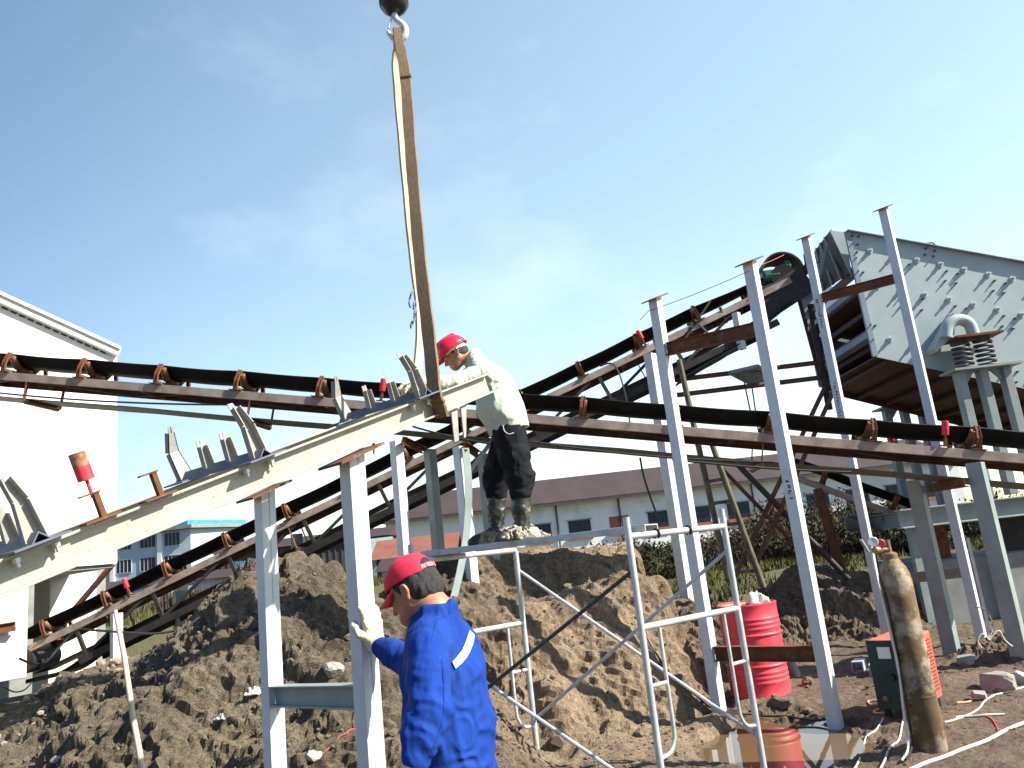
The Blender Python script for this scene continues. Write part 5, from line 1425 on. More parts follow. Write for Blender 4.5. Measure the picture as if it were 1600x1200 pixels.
# loose coupling rings threaded on the top bar
for k in (0.27, 0.60):
    c = RN.lerp(RF, k) + Z1 * ZT
    m_ = MB(); m_.tube([c + across * 0.031 * math.cos(t) + Z1 * 0.031 * math.sin(t) for t in [j * math.pi / 8 for j in range(-3, 12)]], 0.008, 8); m_.build('coupling_ring', M['darksteel'], sc, smooth=True)
# plank
pk_a = LN.lerp(LF, 0.22); pk_b = RN.lerp(RF, 0.16)
dpl = (pk_b - pk_a).normalized(); npl = Vector((-dpl.y, dpl.x, 0))
ZPL = ZT + R_ + 0.002
mb = MB(); a = pk_a - dpl * 0.12 + npl * 0.10 + Z1 * ZPL; b = pk_b + dpl * 0.02 + npl * 0.10 + Z1 * ZPL
mb.sweep(a, b, [(-0.14, 0), (-0.125, 0), (-0.125, 0.036), (0.125, 0.036), (0.125, 0), (0.14, 0), (0.14, 0.045), (-0.14, 0.045)], npl, Z1)
tag(mb.build('scaffold_plank', M['galv'], bevel=0.002), 'narrow galvanised plank lying across the scaffold frames under the muddy boots', 'plank')
PLTOP = ZPL + 0.045

# ------------------------------------------------------------------ red oil drum with a rag
dv = V(1190, 1087, 0); dg = gz(dv.x, dv.y)
dr_ = thing('oil_drum', (dv.x, dv.y, dg - 0.02), 'red dented steel drum with a dusty top standing by the puddle', 'drum')
rr = 0.292; prof = [(0.0, 0.012), (rr - 0.02, 0.012), (rr - 0.006, 0.0), (rr + 0.004, 0.005), (rr + 0.004, 0.02), (rr, 0.03)]
def rib(z, h, n=6):
    return [(rr + h * math.sin(math.pi * k / n), z - 0.018 + 0.036 * k / n) for k in range(n + 1)]
z = 0.10
for zc, h in ((0.14, .006), (0.185, .006), (0.23, .006), (0.292, .014), (0.40, 0.0), (0.585, .014), (0.645, .006), (0.69, .006), (0.735, .006)):
    if h: prof += rib(zc, h)
prof += [(rr, 0.85), (rr + 0.005, 0.862), (rr + 0.005, 0.878), (rr - 0.006, 0.884), (rr - 0.016, 0.876), (rr - 0.018, 0.862)]
mb = MB(); mb.lathe(prof, 48, Vector((dv.x, dv.y, dg - 0.02))); body = mb.build('shell', M['drum'], dr_, smooth=True)
me = body.data
for v in me.vertices:   # dents
    for (ang, zc, dep, w) in ((-1.3, 0.47, 0.022, 0.11), (-2.0, 0.30, 0.012, 0.09), (-1.0, 0.78, 0.010, 0.1)):
        q = Vector((rr * math.cos(ang), rr * math.sin(ang), zc)); d = (v.co - q).length
        if d < w * 2: v.co -= Vector((math.cos(ang), math.sin(ang), 0)) * dep * math.exp(-(d / w) ** 2 * 2)
mb = MB(); mb.lathe([(0.0, 0.862), (rr - 0.02, 0.862), (rr - 0.02, 0.866), (0.0, 0.868)], 40, Vector((dv.x, dv.y, dg - 0.02))); lid = mb.build('lid', M['drumtop'], dr_)
mb = MB(); mb.lathe([(0.0, 0.868), (0.035, 0.868), (0.035, 0.88), (0.0, 0.882)], 12, Vector((dv.x - 0.16, dv.y - 0.1, dg - 0.02))); mb.build('bung', M['drum'], lid)

def cloth_heap(name, label, c, rx, ry, h, mat, seed, cat):
    n = 22; vs = []; fs = []
    rs = random.Random(seed); o = rs.uniform(0, 50)
    for j in range(n):
        for i in range(n):
            u = i / (n - 1) * 2 - 1; v = j / (n - 1) * 2 - 1
            d = max(abs(u), abs(v)); hh = h * (1 - d ** 2) + 0.006
            w = float(fbm(np.array([u * 2.4 + o]), np.array([v * 2.4 + o]), o=3, s=seed)[0])
            vs.append((c[0] + u * rx * (1 + 0.22 * w), c[1] + v * ry * (1 + 0.22 * w), c[2] + max(0.004, hh * (1 + 0.75 * w))))
    for j in range(n - 1):
        for i in range(n - 1): k = j * n + i; fs.append((k, k + 1, k + n + 1, k + n))
    me = bpy.data.meshes.new(name); me.from_pydata([(a - c[0], b - c[1], d - c[2]) for a, b, d in vs], [], fs); me.materials.append(mat)
    me.polygons.foreach_set('use_smooth', [True] * len(fs)); me.update()
    o_ = place(name, me, None, c); sm = o_.modifiers.new('thick', 'SOLIDIFY'); sm.thickness = 0.006
    return tag(o_, label, cat)
cloth_heap('rag', 'crumpled white rag lying on the red drum lid', (dv.x + 0.10, dv.y - 0.05, dg - 0.02 + 0.868), 0.10, 0.085, 0.085, M['rag'], 5, 'rag')
p = V(397, 1086, 0.9); pz = P(397, 1086, 6.3)
def on_ground(px, py):
    """first point of the terrain seen at a pixel"""
    d = RW @ np.array([px - 800, 600 - py, -FPX]); d = d / d[1]
    ys = np.arange(3.0, 40, 0.02); zs = ground_z(d[0] * ys, ys); hit = np.nonzero(EYE + d[2] * ys <= zs)[0]
    y = ys[hit[0]] if len(hit) else 12.0
    return Vector((d[0] * y, y, float(ground_z(np.array([d[0] * y]), np.array([y]))[0])))
pz = on_ground(396, 1088); cloth_heap('plastic_scrap', 'small crumpled white plastic scrap on the heap left of the short trestle', (pz.x, pz.y, pz.z), 0.05, 0.035, 0.035, M['white'], 8, 'litter')
pz = on_ground(345, 1131); cloth_heap('plastic_scrap', 'tiny pale blue white scrap in a hollow of the left heap', (pz.x, pz.y, pz.z), 0.04, 0.02, 0.022, M['bluegrey'], 9, 'litter')

def boulder(name, label, px, py, r, mat, seed, sq=(1, 1, 0.7), group=None):
    bm = bmesh.new(); bmesh.ops.create_icosphere(bm, subdivisions=4, radius=1)
    cs = np.array([v.co for v in bm.verts]); k = 1 + 0.30 * fbm(cs[:, 0] * 1.3 + seed * 7, cs[:, 1] * 1.3, cs[:, 2] * 1.3, 4, seed)
    rs = np.random.default_rng(seed)
    for _ in range(9):      # broken faces
        n = rs.normal(size=3); n /= np.linalg.norm(n); d = (cs * k[:, None]) @ n; over = np.maximum(0, d - rs.uniform(0.62, 0.85)); cs = (cs * k[:, None] - over[:, None] * n) / k[:, None]
    for v, c, q in zip(bm.verts, cs, k): v.co = Vector(c * q) * r; v.co.x *= sq[0]; v.co.y *= sq[1]; v.co.z *= sq[2]
    me = bpy.data.meshes.new(name); bm.to_mesh(me); bm.free(); me.materials.append(mat)
    g = on_ground(px, py); o = place(name, me, None, (g.x, g.y, g.z + r * sq[2] * 0.55), (0, 0, seed * 1.7))
    return tag(o, label, 'stone', group)
boulder('boulder', 'large grey broken stone at the right edge beyond the cables', 1562, 1078, 0.17, M['stone'], 1, (1.35, 0.9, 0.62))
boulder('boulder', 'pale topped stone leaning against the larger grey stone', 1590, 1068, 0.11, M['palestone'], 2)
boulder('boulder', 'small brown stone tangled among the cables', 1532, 1092, 0.07, M['stone'], 3)
boulder('boulder', 'brown lump of stone at the foot of the right hand leg', 1512, 1040, 0.10, M['stone'], 4)
boulder('boulder', 'brown clod of stone just above the puddle', 1222, 1106, 0.085, M['clod'], 5, (1.5, 0.8, 0.6))
boulder('boulder', 'small reddish stone on the puddle edge', 1262, 1115, 0.05, M['clod'], 6)
boulder('boulder', 'white dusty stone low between the short trestle posts', 487, 1190, 0.06, M['palestone'], 7)
boulder('boulder', 'pale pebbly stone by the crossbeam of the short trestle', 520, 1057, 0.075, M['stone'], 8)
boulder('boulder', 'round pale stone in the shade at the bottom left', 90, 1190, 0.04, M['palestone'], 9)
boulder('boulder', 'lump of ochre earth stone under the scaffold braces', 870, 1168, 0.07, M['clod'], 10)
boulder('boulder', 'dark earth stone between the bank foot and the puddle', 1000, 1150, 0.06, M['clod'], 11)
boulder('boulder', 'brown stone lying right of the red drum foot', 1262, 1070, 0.07, M['clod'], 12)

# ------------------------------------------------------------------ gas cylinder with regulator
gc = V(1456, 1180, 0); g0 = gz(gc.x, gc.y); gB = Vector((gc.x, gc.y, g0 - 0.015))
gcx = thing('gas_cylinder', gB, 'tall muddy gas cylinder with brass regulator standing beside the welding machine', 'gas cylinder')
r0 = 0.110; CH = 1.30
mb = MB(); mb.lathe([(0.0, 0.0), (0.10, 0.0), (r0, 0.015), (r0, 0.35), (r0 + 0.002, 0.352), (r0 + 0.002, 0.366), (r0, 0.368), (r0, CH - 0.17), (r0 * 0.95, CH - 0.12), (r0 * 0.80, CH - 0.07), (r0 * 0.56, CH - 0.03), (0.045, CH), (0.040, CH + 0.012)], 36, gB)
mb.build('body', M['cyl'], gcx, smooth=True)
mb = MB(); mb.lathe([(0.05, CH - 0.015), (0.05, CH + 0.025), (0.034, CH + 0.035), (0.02, CH + 0.04), (0.018, CH + 0.075), (0.0, CH + 0.08)], 16, gB); vl = mb.build('valve', M['brass'], gcx, smooth=True)
mb = MB(); mb.cyl(gB + Z1 * (CH + 0.075), gB + Z1 * (CH + 0.125), 0.018, 10); mb.build('valve_wheel', M['brass'], vl)
ax = Vector((-0.93, -0.36, 0)).normalized()
mb = MB(); mb.cyl(gB + Z1 * (CH + 0.06), gB + Z1 * (CH + 0.065) + ax * 0.13, 0.013, 10); mb.cyl(gB + Z1 * (CH + 0.063) + ax * 0.08, gB + Z1 * (CH + 0.063) + ax * 0.13, 0.028, 12); rg = mb.build('regulator', M['brass'], gcx)
fx = Vector((-0.25, -0.97, 0)).normalized()
for o, zz, mt in ((0.075, 0.105, 'gaugered'), (0.135, 0.125, 'gauge')):
    c = gB + Z1 * (CH + zz) + ax * o - fx * -0.02
    mb = MB(); mb.lathe([(0.0, -0.012), (0.033, -0.012), (0.035, 0.0), (0.035, 0.010), (0.031, 0.013), (0.0, 0.011)], 20, c, (fx.cross(Z1), Z1, fx)); g_ = mb.build('gauge', M[mt], rg, smooth=True)
    mb = MB(); mb.cyl(c - Z1 * 0.06, c - Z1 * 0.03, 0.008, 8); mb.build('stem', M['brass'], g_)
mb = MB(); mb.bar(gB + Z1 * (CH + 0.06) + ax * 0.19, gB + Z1 * (CH + 0.15) + ax * 0.235, 0.022, 0.012); mb.build('green_tag', M['legsteel'], rg)
for k, (mt, dx) in enumerate((('cablewhite', 0), ('cableblack', 0.035))):
    a = gB + Z1 * (CH + 0.04) + ax * (0.16 - dx)
    mb = MB(); mb.tube(smooth_path([a, a - Z1 * 0.15 + ax * 0.005, gB + Z1 * 0.95 + ax * (0.15 - dx) , gB + Z1 * 0.60 + ax * (0.135 - dx * .4), gB + Z1 * 0.3 + ax * (0.165 - dx), gB + Z1 * 0.06 + ax * (0.19 - dx), gB + Z1 * 0.02 + ax * (0.32 - dx) - Y1 * 0.1], 6), 0.008, 6)
    tag(mb.build('gas_hose', M[mt]), '%s hose running down the shaded side of the gas cylinder' % ('thin white' if k == 0 else 'thin black'), 'hose')

# ------------------------------------------------------------------ welding machine
wc = V(1440, 1122, 0); wl = Vector((wc.x + 0.0, wc.y + 0.12, gz(wc.x, wc.y)))
wd = thing('welding_machine', wl, 'dark green and orange red welding machine half behind the gas cylinder', 'welding machine')
LD, WN_, HT = 0.56, 0.32, 0.53
c = wl + Z1 * (0.06 + HT / 2)
mb = MB(); mb.box(c, (LD, WN_, HT), (D, N, Z1)); mb.build('casing', M['welder'], wd, bevel=0.012)
fpan = MB(); fpan.box(c - D * (LD / 2 + 0.006), (0.012, WN_ + 0.008, HT + 0.006), (D, N, Z1)); fpn = fpan.build('front_panel', M['darkgreen'], wd, bevel=0.003)
mb = MB(); mb.box(c - D * (LD / 2 + 0.0145) + Z1 * 0.17 - N * 0.03, (0.005, 0.10, 0.09), (D, N, Z1)); mb.build('label', M['white'], fpn)
mb = MB(); mb.lathe([(0, 0), (0.03, 0), (0.024, 0.03), (0, 0.03)], 14, c - D * (LD / 2 + 0.012) - Z1 * 0.02, (N, Z1, -D)); mb.build('knob', M['blackiron'], fpn)
for k in (-0.08, 0.08):
    mb = MB(); mb.lathe([(0, 0), (0.022, 0), (0.022, 0.035), (0, 0.04)], 12, c - D * (LD / 2 + 0.012) - Z1 * 0.18 + N * k, (N, Z1, -D)); mb.build('socket', M['brass'], fpn)
holes = MB()
for i in range(4):
    for j in range(15): holes.box(c + N * (WN_ / 2 + 0.0012) + D * (LD / 2 - 0.05 - i * 0.028) + Z1 * (0.20 - j * 0.028), (0.013, 0.002, 0.015), (D, N, Z1))
tag(holes.build('vent_holes', M['hole'], wd), kind='stuff')
mb = MB(); mb.tube(smooth_path([c + Z1 * HT / 2 + D * 0.06, c + Z1 * (HT / 2 + 0.06) + D * 0.06, c + Z1 * (HT / 2 + 0.06) + D * 0.16, c + Z1 * HT / 2 + D * 0.16], 4), 0.009, 8); mb.build('handle', M['blackiron'], wd, smooth=True)
for a in (-1, 1):
    for b in (-1, 1):
        mb = MB(); mb.cyl(wl + D * a * 0.22 + N * b * 0.12 - Z1 * 0.02, wl + D * a * 0.22 + N * b * 0.12 + Z1 * 0.06, 0.03, 10); mb.build('foot', M['blackiron'], wd)

# ------------------------------------------------------------------ small things on the ground
for k, (px, py, lab) in enumerate(((1344, 1049, 'left of the two short square steel tubes behind the welding machine'), (1371, 1053, 'short square steel tube nearest the welding machine, open end towards us'))):
    g = on_ground(px, py); c = Vector((g.x, g.y, g.z + 0.055)); a = Vector((0.5, 0.85, 0)).normalized(); s = Vector((0.85, -0.5, 0)).normalized()
    mb = MB(); o, i_ = 0.055, 0.048
    for (x0, x1, z0_, z1_) in ((-o, o, -o, -i_), (-o, o, i_, o), (-o, -i_, -i_, i_), (i_, o, -i_, i_)):
        mb.sweep(c - a * 0.12, c + a * 0.14, [(x0, z0_), (x1, z0_), (x1, z1_), (x0, z1_)], s, Z1)
    tag(mb.build('square_tube', M['tubeblue']), lab, 'steel tube', 'offcuts of square tube')
g = on_ground(1242, 1056)
mb = MB(); mb.cyl((g.x - 0.04, g.y, g.z + 0.26), (g.x + 0.02, g.y, g.z - 0.02), 0.05, 14); tag(mb.build('pipe_offcut', M['legsteel']), 'short grey pipe offcut standing behind the red drum', 'pipe')

def ground_cable(name, label, pts, r, mat, cat='cable', lift=0.0):
    out = []
    for px, py in pts: g = on_ground(px, py); out.append(g)
    out = smooth_path(out, 10)
    zz = ground_z(np.array([p.x for p in out]), np.array([p.y for p in out]))
    out = [Vector((p.x, p.y, z + r * 0.9 + lift)) for p, z in zip(out, zz)]
    for _ in range(10):
        z0 = [p.z for p in out]
        for i in range(1, len(out) - 1): out[i].z = max(z0[i] * 0.4 + 0.6 * (z0[i - 1] + z0[i + 1]) / 2, (z0[i - 1] + z0[i + 1]) / 2 - 0.002)
    m_ = MB(); m_.tube(out, r, 8); return tag(m_.build(name, mat, smooth=True), label, cat)
ground_cable('welding_cable', 'thick muddy white cable crossing the bottom right corner', [(1405, 1215), (1440, 1198), (1490, 1180), (1545, 1158), (1600, 1132), (1660, 1105)], 0.012, M['cablewhite'])
ground_cable('welding_cable', 'muddy white cable curving from the cylinder foot round the grey stones', [(1476, 1130), (1505, 1122), (1530, 1108), (1545, 1094), (1572, 1084), (1606, 1074), (1650, 1066)], 0.007, M['cablewhite'])
ground_cable('welding_cable', 'thin orange cord looping between the welding machine and the stones', [(1496, 1101), (1516, 1099), (1526, 1091), (1520, 1086)], 0.009, M['cableorange'])
ground_cable('welding_cable', 'short pale cord with a plug lying right of the cylinder foot', [(1494, 1124), (1510, 1122), (1540, 1120), (1570, 1119)], 0.009, M['cablewhite'])
ground_cable('welding_cable', 'orange cord bent in a zigzag left of the dark green panel', [(1392, 1098), (1372, 1096), (1357, 1099), (1366, 1103), (1384, 1100), (1376, 1109), (1366, 1115), (1378, 1116), (1394, 1115)], 0.009, M['cableorange'])
ground_cable('welding_cable', 'pinkish white cable running from the welder to the bottom edge, left of two', [(1380, 1126), (1370, 1145), (1352, 1160), (1344, 1178), (1334, 1204)], 0.007, M['cablewhite'])
ground_cable('welding_cable', 'white cable running from the welder to the bottom edge beside the cylinder', [(1414, 1110), (1410, 1135), (1404, 1158), (1388, 1180), (1376, 1204)], 0.007, M['cablewhite'])
ground_cable('welding_cable', 'thin red cord joining the thick cable in the bottom right corner', [(1520, 1120), (1545, 1122), (1556, 1134), (1562, 1150)], 0.005, M['redwire'])
ground_cable('power_cable', 'black cable trailing down the ochre bank and across the puddle', [(1010, 1000), (1035, 1045), (1062, 1078), (1095, 1100), (1130, 1113), (1180, 1126), (1240, 1130), (1300, 1128)], 0.009, M['cableblack'], lift=0.02)
ground_cable('thin_wire', 'thin red wire trailing over the heap beside the man in blue', [(498, 1196), (525, 1165), (548, 1140), (566, 1112)], 0.004, M['redwire'], 'wire', lift=0.015)
mb = MB(); pp = [P(30, 1029, 10.4), P(52, 1037, 10.4), P(72, 1034, 10.5), P(92, 1012, 11.6), P(120, 985, 11.8), P(150, 985, 11.6), P(240, 990, 10.5), P(300, 978, 9.5), P(335, 965, 8.8)]
mb.tube(smooth_path(pp, 6), 0.016, 6); tag(mb.build('slack_cable', M['cableblack']), 'black cable slung from the white pier past the short legs to the heap', 'cable')
mb = MB(); mb.tube(smooth_path([P(5, 1073, 10.9), P(22, 1081, 10.9), P(38, 1078, 10.9), P(50, 1066, 11.1)], 6), 0.010, 6); tag(mb.build('slack_cable', M['cableblack']), 'thin dark cable drooping across the front of the white pier', 'cable')

# wooden pole standing in the heap
a = P(180, 954, 5.0); b_ = P(226, 1220, 4.75)
mb = MB(); mb.tube([a, a.lerp(b_, .3) + X1 * 0.006, a.lerp(b_, .65) - X1 * 0.004, b_, b_ + (b_ - a) * 0.35], [0.013, 0.016, 0.017, 0.018, 0.018], 12)
tag(mb.build('wooden_handle', M['wood'], smooth=True), 'pale wooden tool handle standing upright at the lower left', 'tool handle')
# rusty brace leaning past the pier
mb = MB(); mb.bar(P(118, 950, 13.0), P(176, 882, 13.0), 0.12, 0.05); tag(mb.build('leaning_plank', M['rust']), 'rust brown plank leaning between the pier and the office block', 'plank')
# strip of old belting hanging behind the left scaffold frame
pp = smooth_path([P(722, 700, 8.7), P(727, 760, 8.7), P(724, 830, 8.7), P(714, 890, 8.6), P(702, 940, 8.5)], 6)
mb = MB(); ring = []
for p in pp: ring.append([p, p + Vector((0.075, 0.05, 0)), p + Vector((0.07, 0.06, 0)), p + Vector((-0.005, 0.01, 0))])
vs = [q for r in ring for q in r]; fs = []
for i in range(len(ring) - 1):
    for k in range(4): fs.append((i * 4 + k, i * 4 + (k + 1) % 4, (i + 1) * 4 + (k + 1) % 4, (i + 1) * 4 + k))
fs += [(0, 1, 2, 3), tuple((len(ring) - 1) * 4 + k for k in range(4))]
mb.add(vs, fs); tag(mb.build('hanging_strip', M['legsteel'], smooth=True), 'pale green strip hanging beside the pair of legs behind the scaffold', 'strip')
# white conduit and wires tied to the right hand legs
mb = MB(); mb.tube(smooth_path([P(1512, 840, 8.35), P(1526, 900, 8.3), P(1540, 960, 8.3), P(1546, 1000, 8.2)], 5), 0.016, 8)
cd = mb.build('conduit', M['cablewhite'], smooth=True); tag(cd, 'thin pale conduit tied along the heavy legs at the right', 'conduit')
for k, (xs) in enumerate((((1546, 1000), (1560, 985), (1570, 1000), (1582, 1010)), ((1546, 1000), (1535, 990), (1528, 1002), (1534, 1012)), ((1545, 960), (1552, 975), (1549, 990), (1544, 1000)), ((1524, 948), (1538, 952), (1550, 965), (1552, 985)))):
    mb = MB(); mb.tube(smooth_path([P(x, y, 8.1) for x, y in xs], 6), 0.006, 5); mb.build('wire', M['cablewhite'] if k < 3 else M['cableblack'], cd)
# ------------------------------------------------------------------ people
def _sd_cap(Pt, a, b, ra, rb):
    a = np.array(a, float); b = np.array(b, float); d = b - a
    t = np.clip(((Pt - a) @ d) / max(1e-9, d @ d), 0, 1)
    return np.linalg.norm(Pt - a - t[:, None] * d, axis=1) - (ra + (rb - ra) * t)

def _sd_ell(Pt, c, r, ax):
    q = (Pt - np.array(c, float)) @ np.array([list(v) for v in ax], float).T
    r = np.array(r, float); k0 = np.linalg.norm(q / r, axis=1); k1 = np.linalg.norm(q / (r * r), axis=1)
    return k0 * (k0 - 1) / np.maximum(k1, 1e-6)

class Soft:
    """a body or garment grown as one continuous skin over limbs"""
    def __init__(self, k=0.03): self.p = []; self.k = k; self.cut = []; self.wr = None
    def cap(self, a, b, ra, rb, k=None): self.p.append(('c', Vector(a), Vector(b), ra, rb, k)); return self
    def chain(self, pts, rs, k=None):
        for i in range(len(pts) - 1): self.cap(pts[i], pts[i + 1], rs[i], rs[i + 1], k)
        return self
    def ell(self, c, r, ax, k=None): self.p.append(('e', Vector(c), r, [Vector(v) for v in ax], None, k)); return self
    def plane(self, c, n): self.cut.append((np.array(c, float), np.array(Vector(n).normalized(), float))); return self
    def minus(self, c, r, ax): self.cut.append(('e', Vector(c), r, [Vector(v) for v in ax])); return self
    def join(self, other, k): self.p.append(('s', other, None, None, None, k)); return self
    def field(self, Pt, rough=False):
        d = None
        for t, a, b, ra, rb, k in self.p:
            e = _sd_cap(Pt, a, b, ra, rb) if t == 'c' else (_sd_ell(Pt, a, b, ra) if t == 'e' else a.field(Pt, True))
            if d is None: d = e
            else:
                kk = k or self.k; h = np.clip(0.5 + 0.5 * (e - d) / kk, 0, 1); d = e * (1 - h) + d * h - kk * h * (1 - h)
        if self.wr is not None and not rough:
            m = np.abs(d) < 0.06
            if m.any(): d = d.copy(); d[m] = d[m] + self.wr(Pt[m])
        for c in self.cut:
            if isinstance(c[0], str): d = np.maximum(d, -_sd_ell(Pt, c[1], c[2], c[3]))
            else: d = np.maximum(d, (Pt - c[0]) @ c[1])
        return d
    def bounds(self):
        lo = np.full(3, 1e9); hi = -lo
        for t, a, b, ra, rb, k in self.p:
            if t == 's': l_, h_ = a.bounds(); lo = np.minimum(lo, l_); hi = np.maximum(hi, h_); continue
            r = max(ra, rb) if t == 'c' else max(b)
            for q in ((a, b) if t == 'c' else (a,)): lo = np.minimum(lo, np.array(q) - r); hi = np.maximum(hi, np.array(q) + r)
        return lo, hi
    def mesh(self, name, mat, off, res=0.008, pad=0.05):
        lo, hi = self.bounds(); lo -= pad; hi += pad
        ST = 4
        n = (np.ceil((hi - lo) / res / ST).astype(int) + 1) * ST
        g = [lo[i] + res * np.arange(n[i]) for i in range(3)]
        gc_ = [lo[i] + res * (np.arange(n[i] // ST) * ST + (ST - 1) / 2) for i in range(3)]
        C = np.stack(np.meshgrid(*gc_, indexing='ij'), -1); Fc = self.field(C.reshape(-1, 3), True).reshape(C.shape[:3])
        F = Fc.repeat(ST, 0).repeat(ST, 1).repeat(ST, 2)
        near = np.argwhere(np.abs(F) < ST * res * 1.3 + 0.028)
        for i in range(0, len(near), 200000):
            q = near[i:i + 200000]; F[tuple(q.T)] = self.field(lo + res * q)
        ins = F < 0
        acc = np.zeros(tuple(n - 1) + (3,)); cnt = np.zeros(tuple(n - 1))
        S = [slice(None)] * 3
        def sl(ax, o, m):
            return tuple(slice(o[k], o[k] + n[k] - 1) for k in range(3))
        for axk in range(3):
            o1, o2 = [k for k in range(3) if k != axk]
            for u in (0, 1):
                for v in (0, 1):
                    o = [0, 0, 0]; o[o1] = u; o[o2] = v; p_ = list(o); p_[axk] = 1
                    A = F[sl(0, o, 0)]; B = F[sl(0, p_, 0)]
                    m = (A < 0) != (B < 0)
                    t = np.where(m, A / np.where(m, A - B, 1), 0)
                    pos = np.zeros(A.shape + (3,)); pos[..., o1] = u; pos[..., o2] = v; pos[..., axk] = t
                    acc += pos * m[..., None]; cnt += m
        act = cnt > 0
        idx = -np.ones(act.shape, int); idx[act] = np.arange(act.sum())
        cell = np.argwhere(act)
        V_ = lo + (cell + acc[act] / cnt[act][:, None]) * res
        faces = []
        for axk in range(3):
            o1, o2 = [(1, 2), (2, 0), (0, 1)][axk]
            A = ins; sA = [slice(None)] * 3; sB = [slice(None)] * 3; sA[axk] = slice(0, -1); sB[axk] = slice(1, None)
            ch = A[tuple(sA)] != A[tuple(sB)]; fw = A[tuple(sA)]
            e = np.argwhere(ch)
            ok = (e[:, o1] > 0) & (e[:, o2] > 0) & (e[:, o1] < n[o1] - 1) & (e[:, o2] < n[o2] - 1)
            e = e[ok]; f = fw[tuple(e.T)]
            def gi(d1, d2):
                q = e.copy(); q[:, o1] += d1; q[:, o2] += d2; return idx[tuple(q.T)]
            qd = np.stack([gi(-1, -1), gi(0, -1), gi(0, 0), gi(-1, 0)], 1)
            qd[~f] = qd[~f][:, ::-1]; faces.append(qd)
        fc = np.concatenate(faces); fc = fc[(fc >= 0).all(1)]
        me = bpy.data.meshes.new(name); me.from_pydata((V_ - np.array(off)).tolist(), [], fc.tolist())
        me.materials.append(mat); me.polygons.foreach_set('use_smooth', [True] * len(fc)); me.update()
        return me
    def build(self, name, mat, parent, res=0.008):
        return place(name, self.mesh(name, mat, world_off(parent), res), parent)

def folds(amp, fr, seed, stretch=(1, 1, 1), bands=None):
    """cloth folds: ridges that run along the cloth plus fine crumple; bands = (point, direction, wavelength, amp, reach)"""
    def w(Pt):
        q = Pt * np.array(stretch) * fr
        wx = 0.6 * vnoise(q[:, 0] * 0.7 + seed, q[:, 1] * 0.7, q[:, 2] * 0.7, seed)
        r1 = np.abs(fbm(q[:, 0] + wx, q[:, 1] + wx, q[:, 2] + seed, 2, seed)); r2 = np.abs(vnoise(q[:, 0] * 2.6 + wx, q[:, 1] * 2.6, q[:, 2] * 2.2 + seed, seed + 3))
        d = -amp * np.exp(-(r1 / 0.16) ** 2) * 0.75 - amp * 0.40 * np.exp(-(r2 / 0.20) ** 2) + amp * 0.35
        for c, dr, wl, am, reach in (bands or []):
            c = np.array(c); dr = np.array(Vector(dr).normalized()); r = Pt - c
            wob = 0.9 * wl * vnoise(r[:, 0] * 11 + seed, r[:, 1] * 11, r[:, 2] * 11, 5)
            ph = np.sin(np.pi * ((r @ dr) + wob) / wl)
            d = d - am * 1.6 * (np.abs(ph) ** 3 - 0.4) * np.exp(-(np.linalg.norm(r, axis=1) / reach) ** 2) * (0.6 + 0.4 * vnoise(r[:, 0] * 20, r[:, 1] * 20, r[:, 2] * 20 + seed, 6))
        return d
    return w

def axes(fwd, up):
    f = Vector(fwd).normalized(); l = Vector(up).cross(f).normalized(); return [f, l, f.cross(l)]

def make_head(S, c, ax, R=1.0):
    """skull, jaw, nose, brow, ears; ax = forward, left, up of the head"""
    f, l, u = ax
    at = lambda x, y, z: Vector(c) + f * x * R + l * y * R + u * z * R
    S.ell(at(-0.012, 0, 0.018), (0.098 * R, 0.074 * R, 0.100 * R), ax, 0.02)
    S.ell(at(0.026, 0, -0.052), (0.062 * R, 0.056 * R, 0.066 * R), ax, 0.03)
    S.cap(at(0.060, 0, -0.100), at(0.052, 0, -0.082), 0.020 * R, 0.030 * R, 0.03)
    for s in (-1, 1):
        S.cap(at(0.068, 0.028 * s, -0.085), at(0.0, 0.055 * s, -0.055), 0.016 * R, 0.020 * R, 0.03)
        S.ell(at(0.060, 0.036 * s, -0.022), (0.024 * R, 0.020 * R, 0.018 * R), ax, 0.02)
    S.cap(at(0.080, 0, 0.006), at(0.108, 0, -0.034), 0.007 * R, 0.013 * R, 0.014)
    for s in (-1, 1): S.cap(at(0.098, 0.011 * s, -0.038), at(0.092, 0.014 * s, -0.036), 0.008 * R, 0.008 * R, 0.008)
    S.cap(at(0.076, 0.034, 0.016), at(0.086, 0, 0.012), 0.009 * R, 0.009 * R, 0.012); S.cap(at(0.076, -0.034, 0.016), at(0.086, 0, 0.012), 0.009 * R, 0.009 * R, 0.012)
    S.cap(at(0.086, -0.018, -0.064), at(0.086, 0.018, -0.064), 0.008 * R, 0.008 * R, 0.008)
    S.cap(at(0.084, -0.016, -0.076), at(0.084, 0.016, -0.076), 0.009 * R, 0.009 * R, 0.008)
    for s in (-1, 1):
        e = [at(-0.006, 0.076 * s, -0.030), at(-0.004, 0.082 * s, -0.005), at(-0.012, 0.088 * s, 0.014), at(-0.026, 0.090 * s, 0.012), at(-0.028, 0.086 * s, -0.008), at(-0.014, 0.078 * s, -0.034)]
        S.chain(e, [0.007 * R, 0.005 * R, 0.006 * R, 0.006 * R, 0.006 * R, 0.008 * R], 0.006)
        S.ell(at(-0.014, 0.079 * s, -0.006), (0.016 * R, 0.006 * R, 0.024 * R), ax, 0.006)
    return at

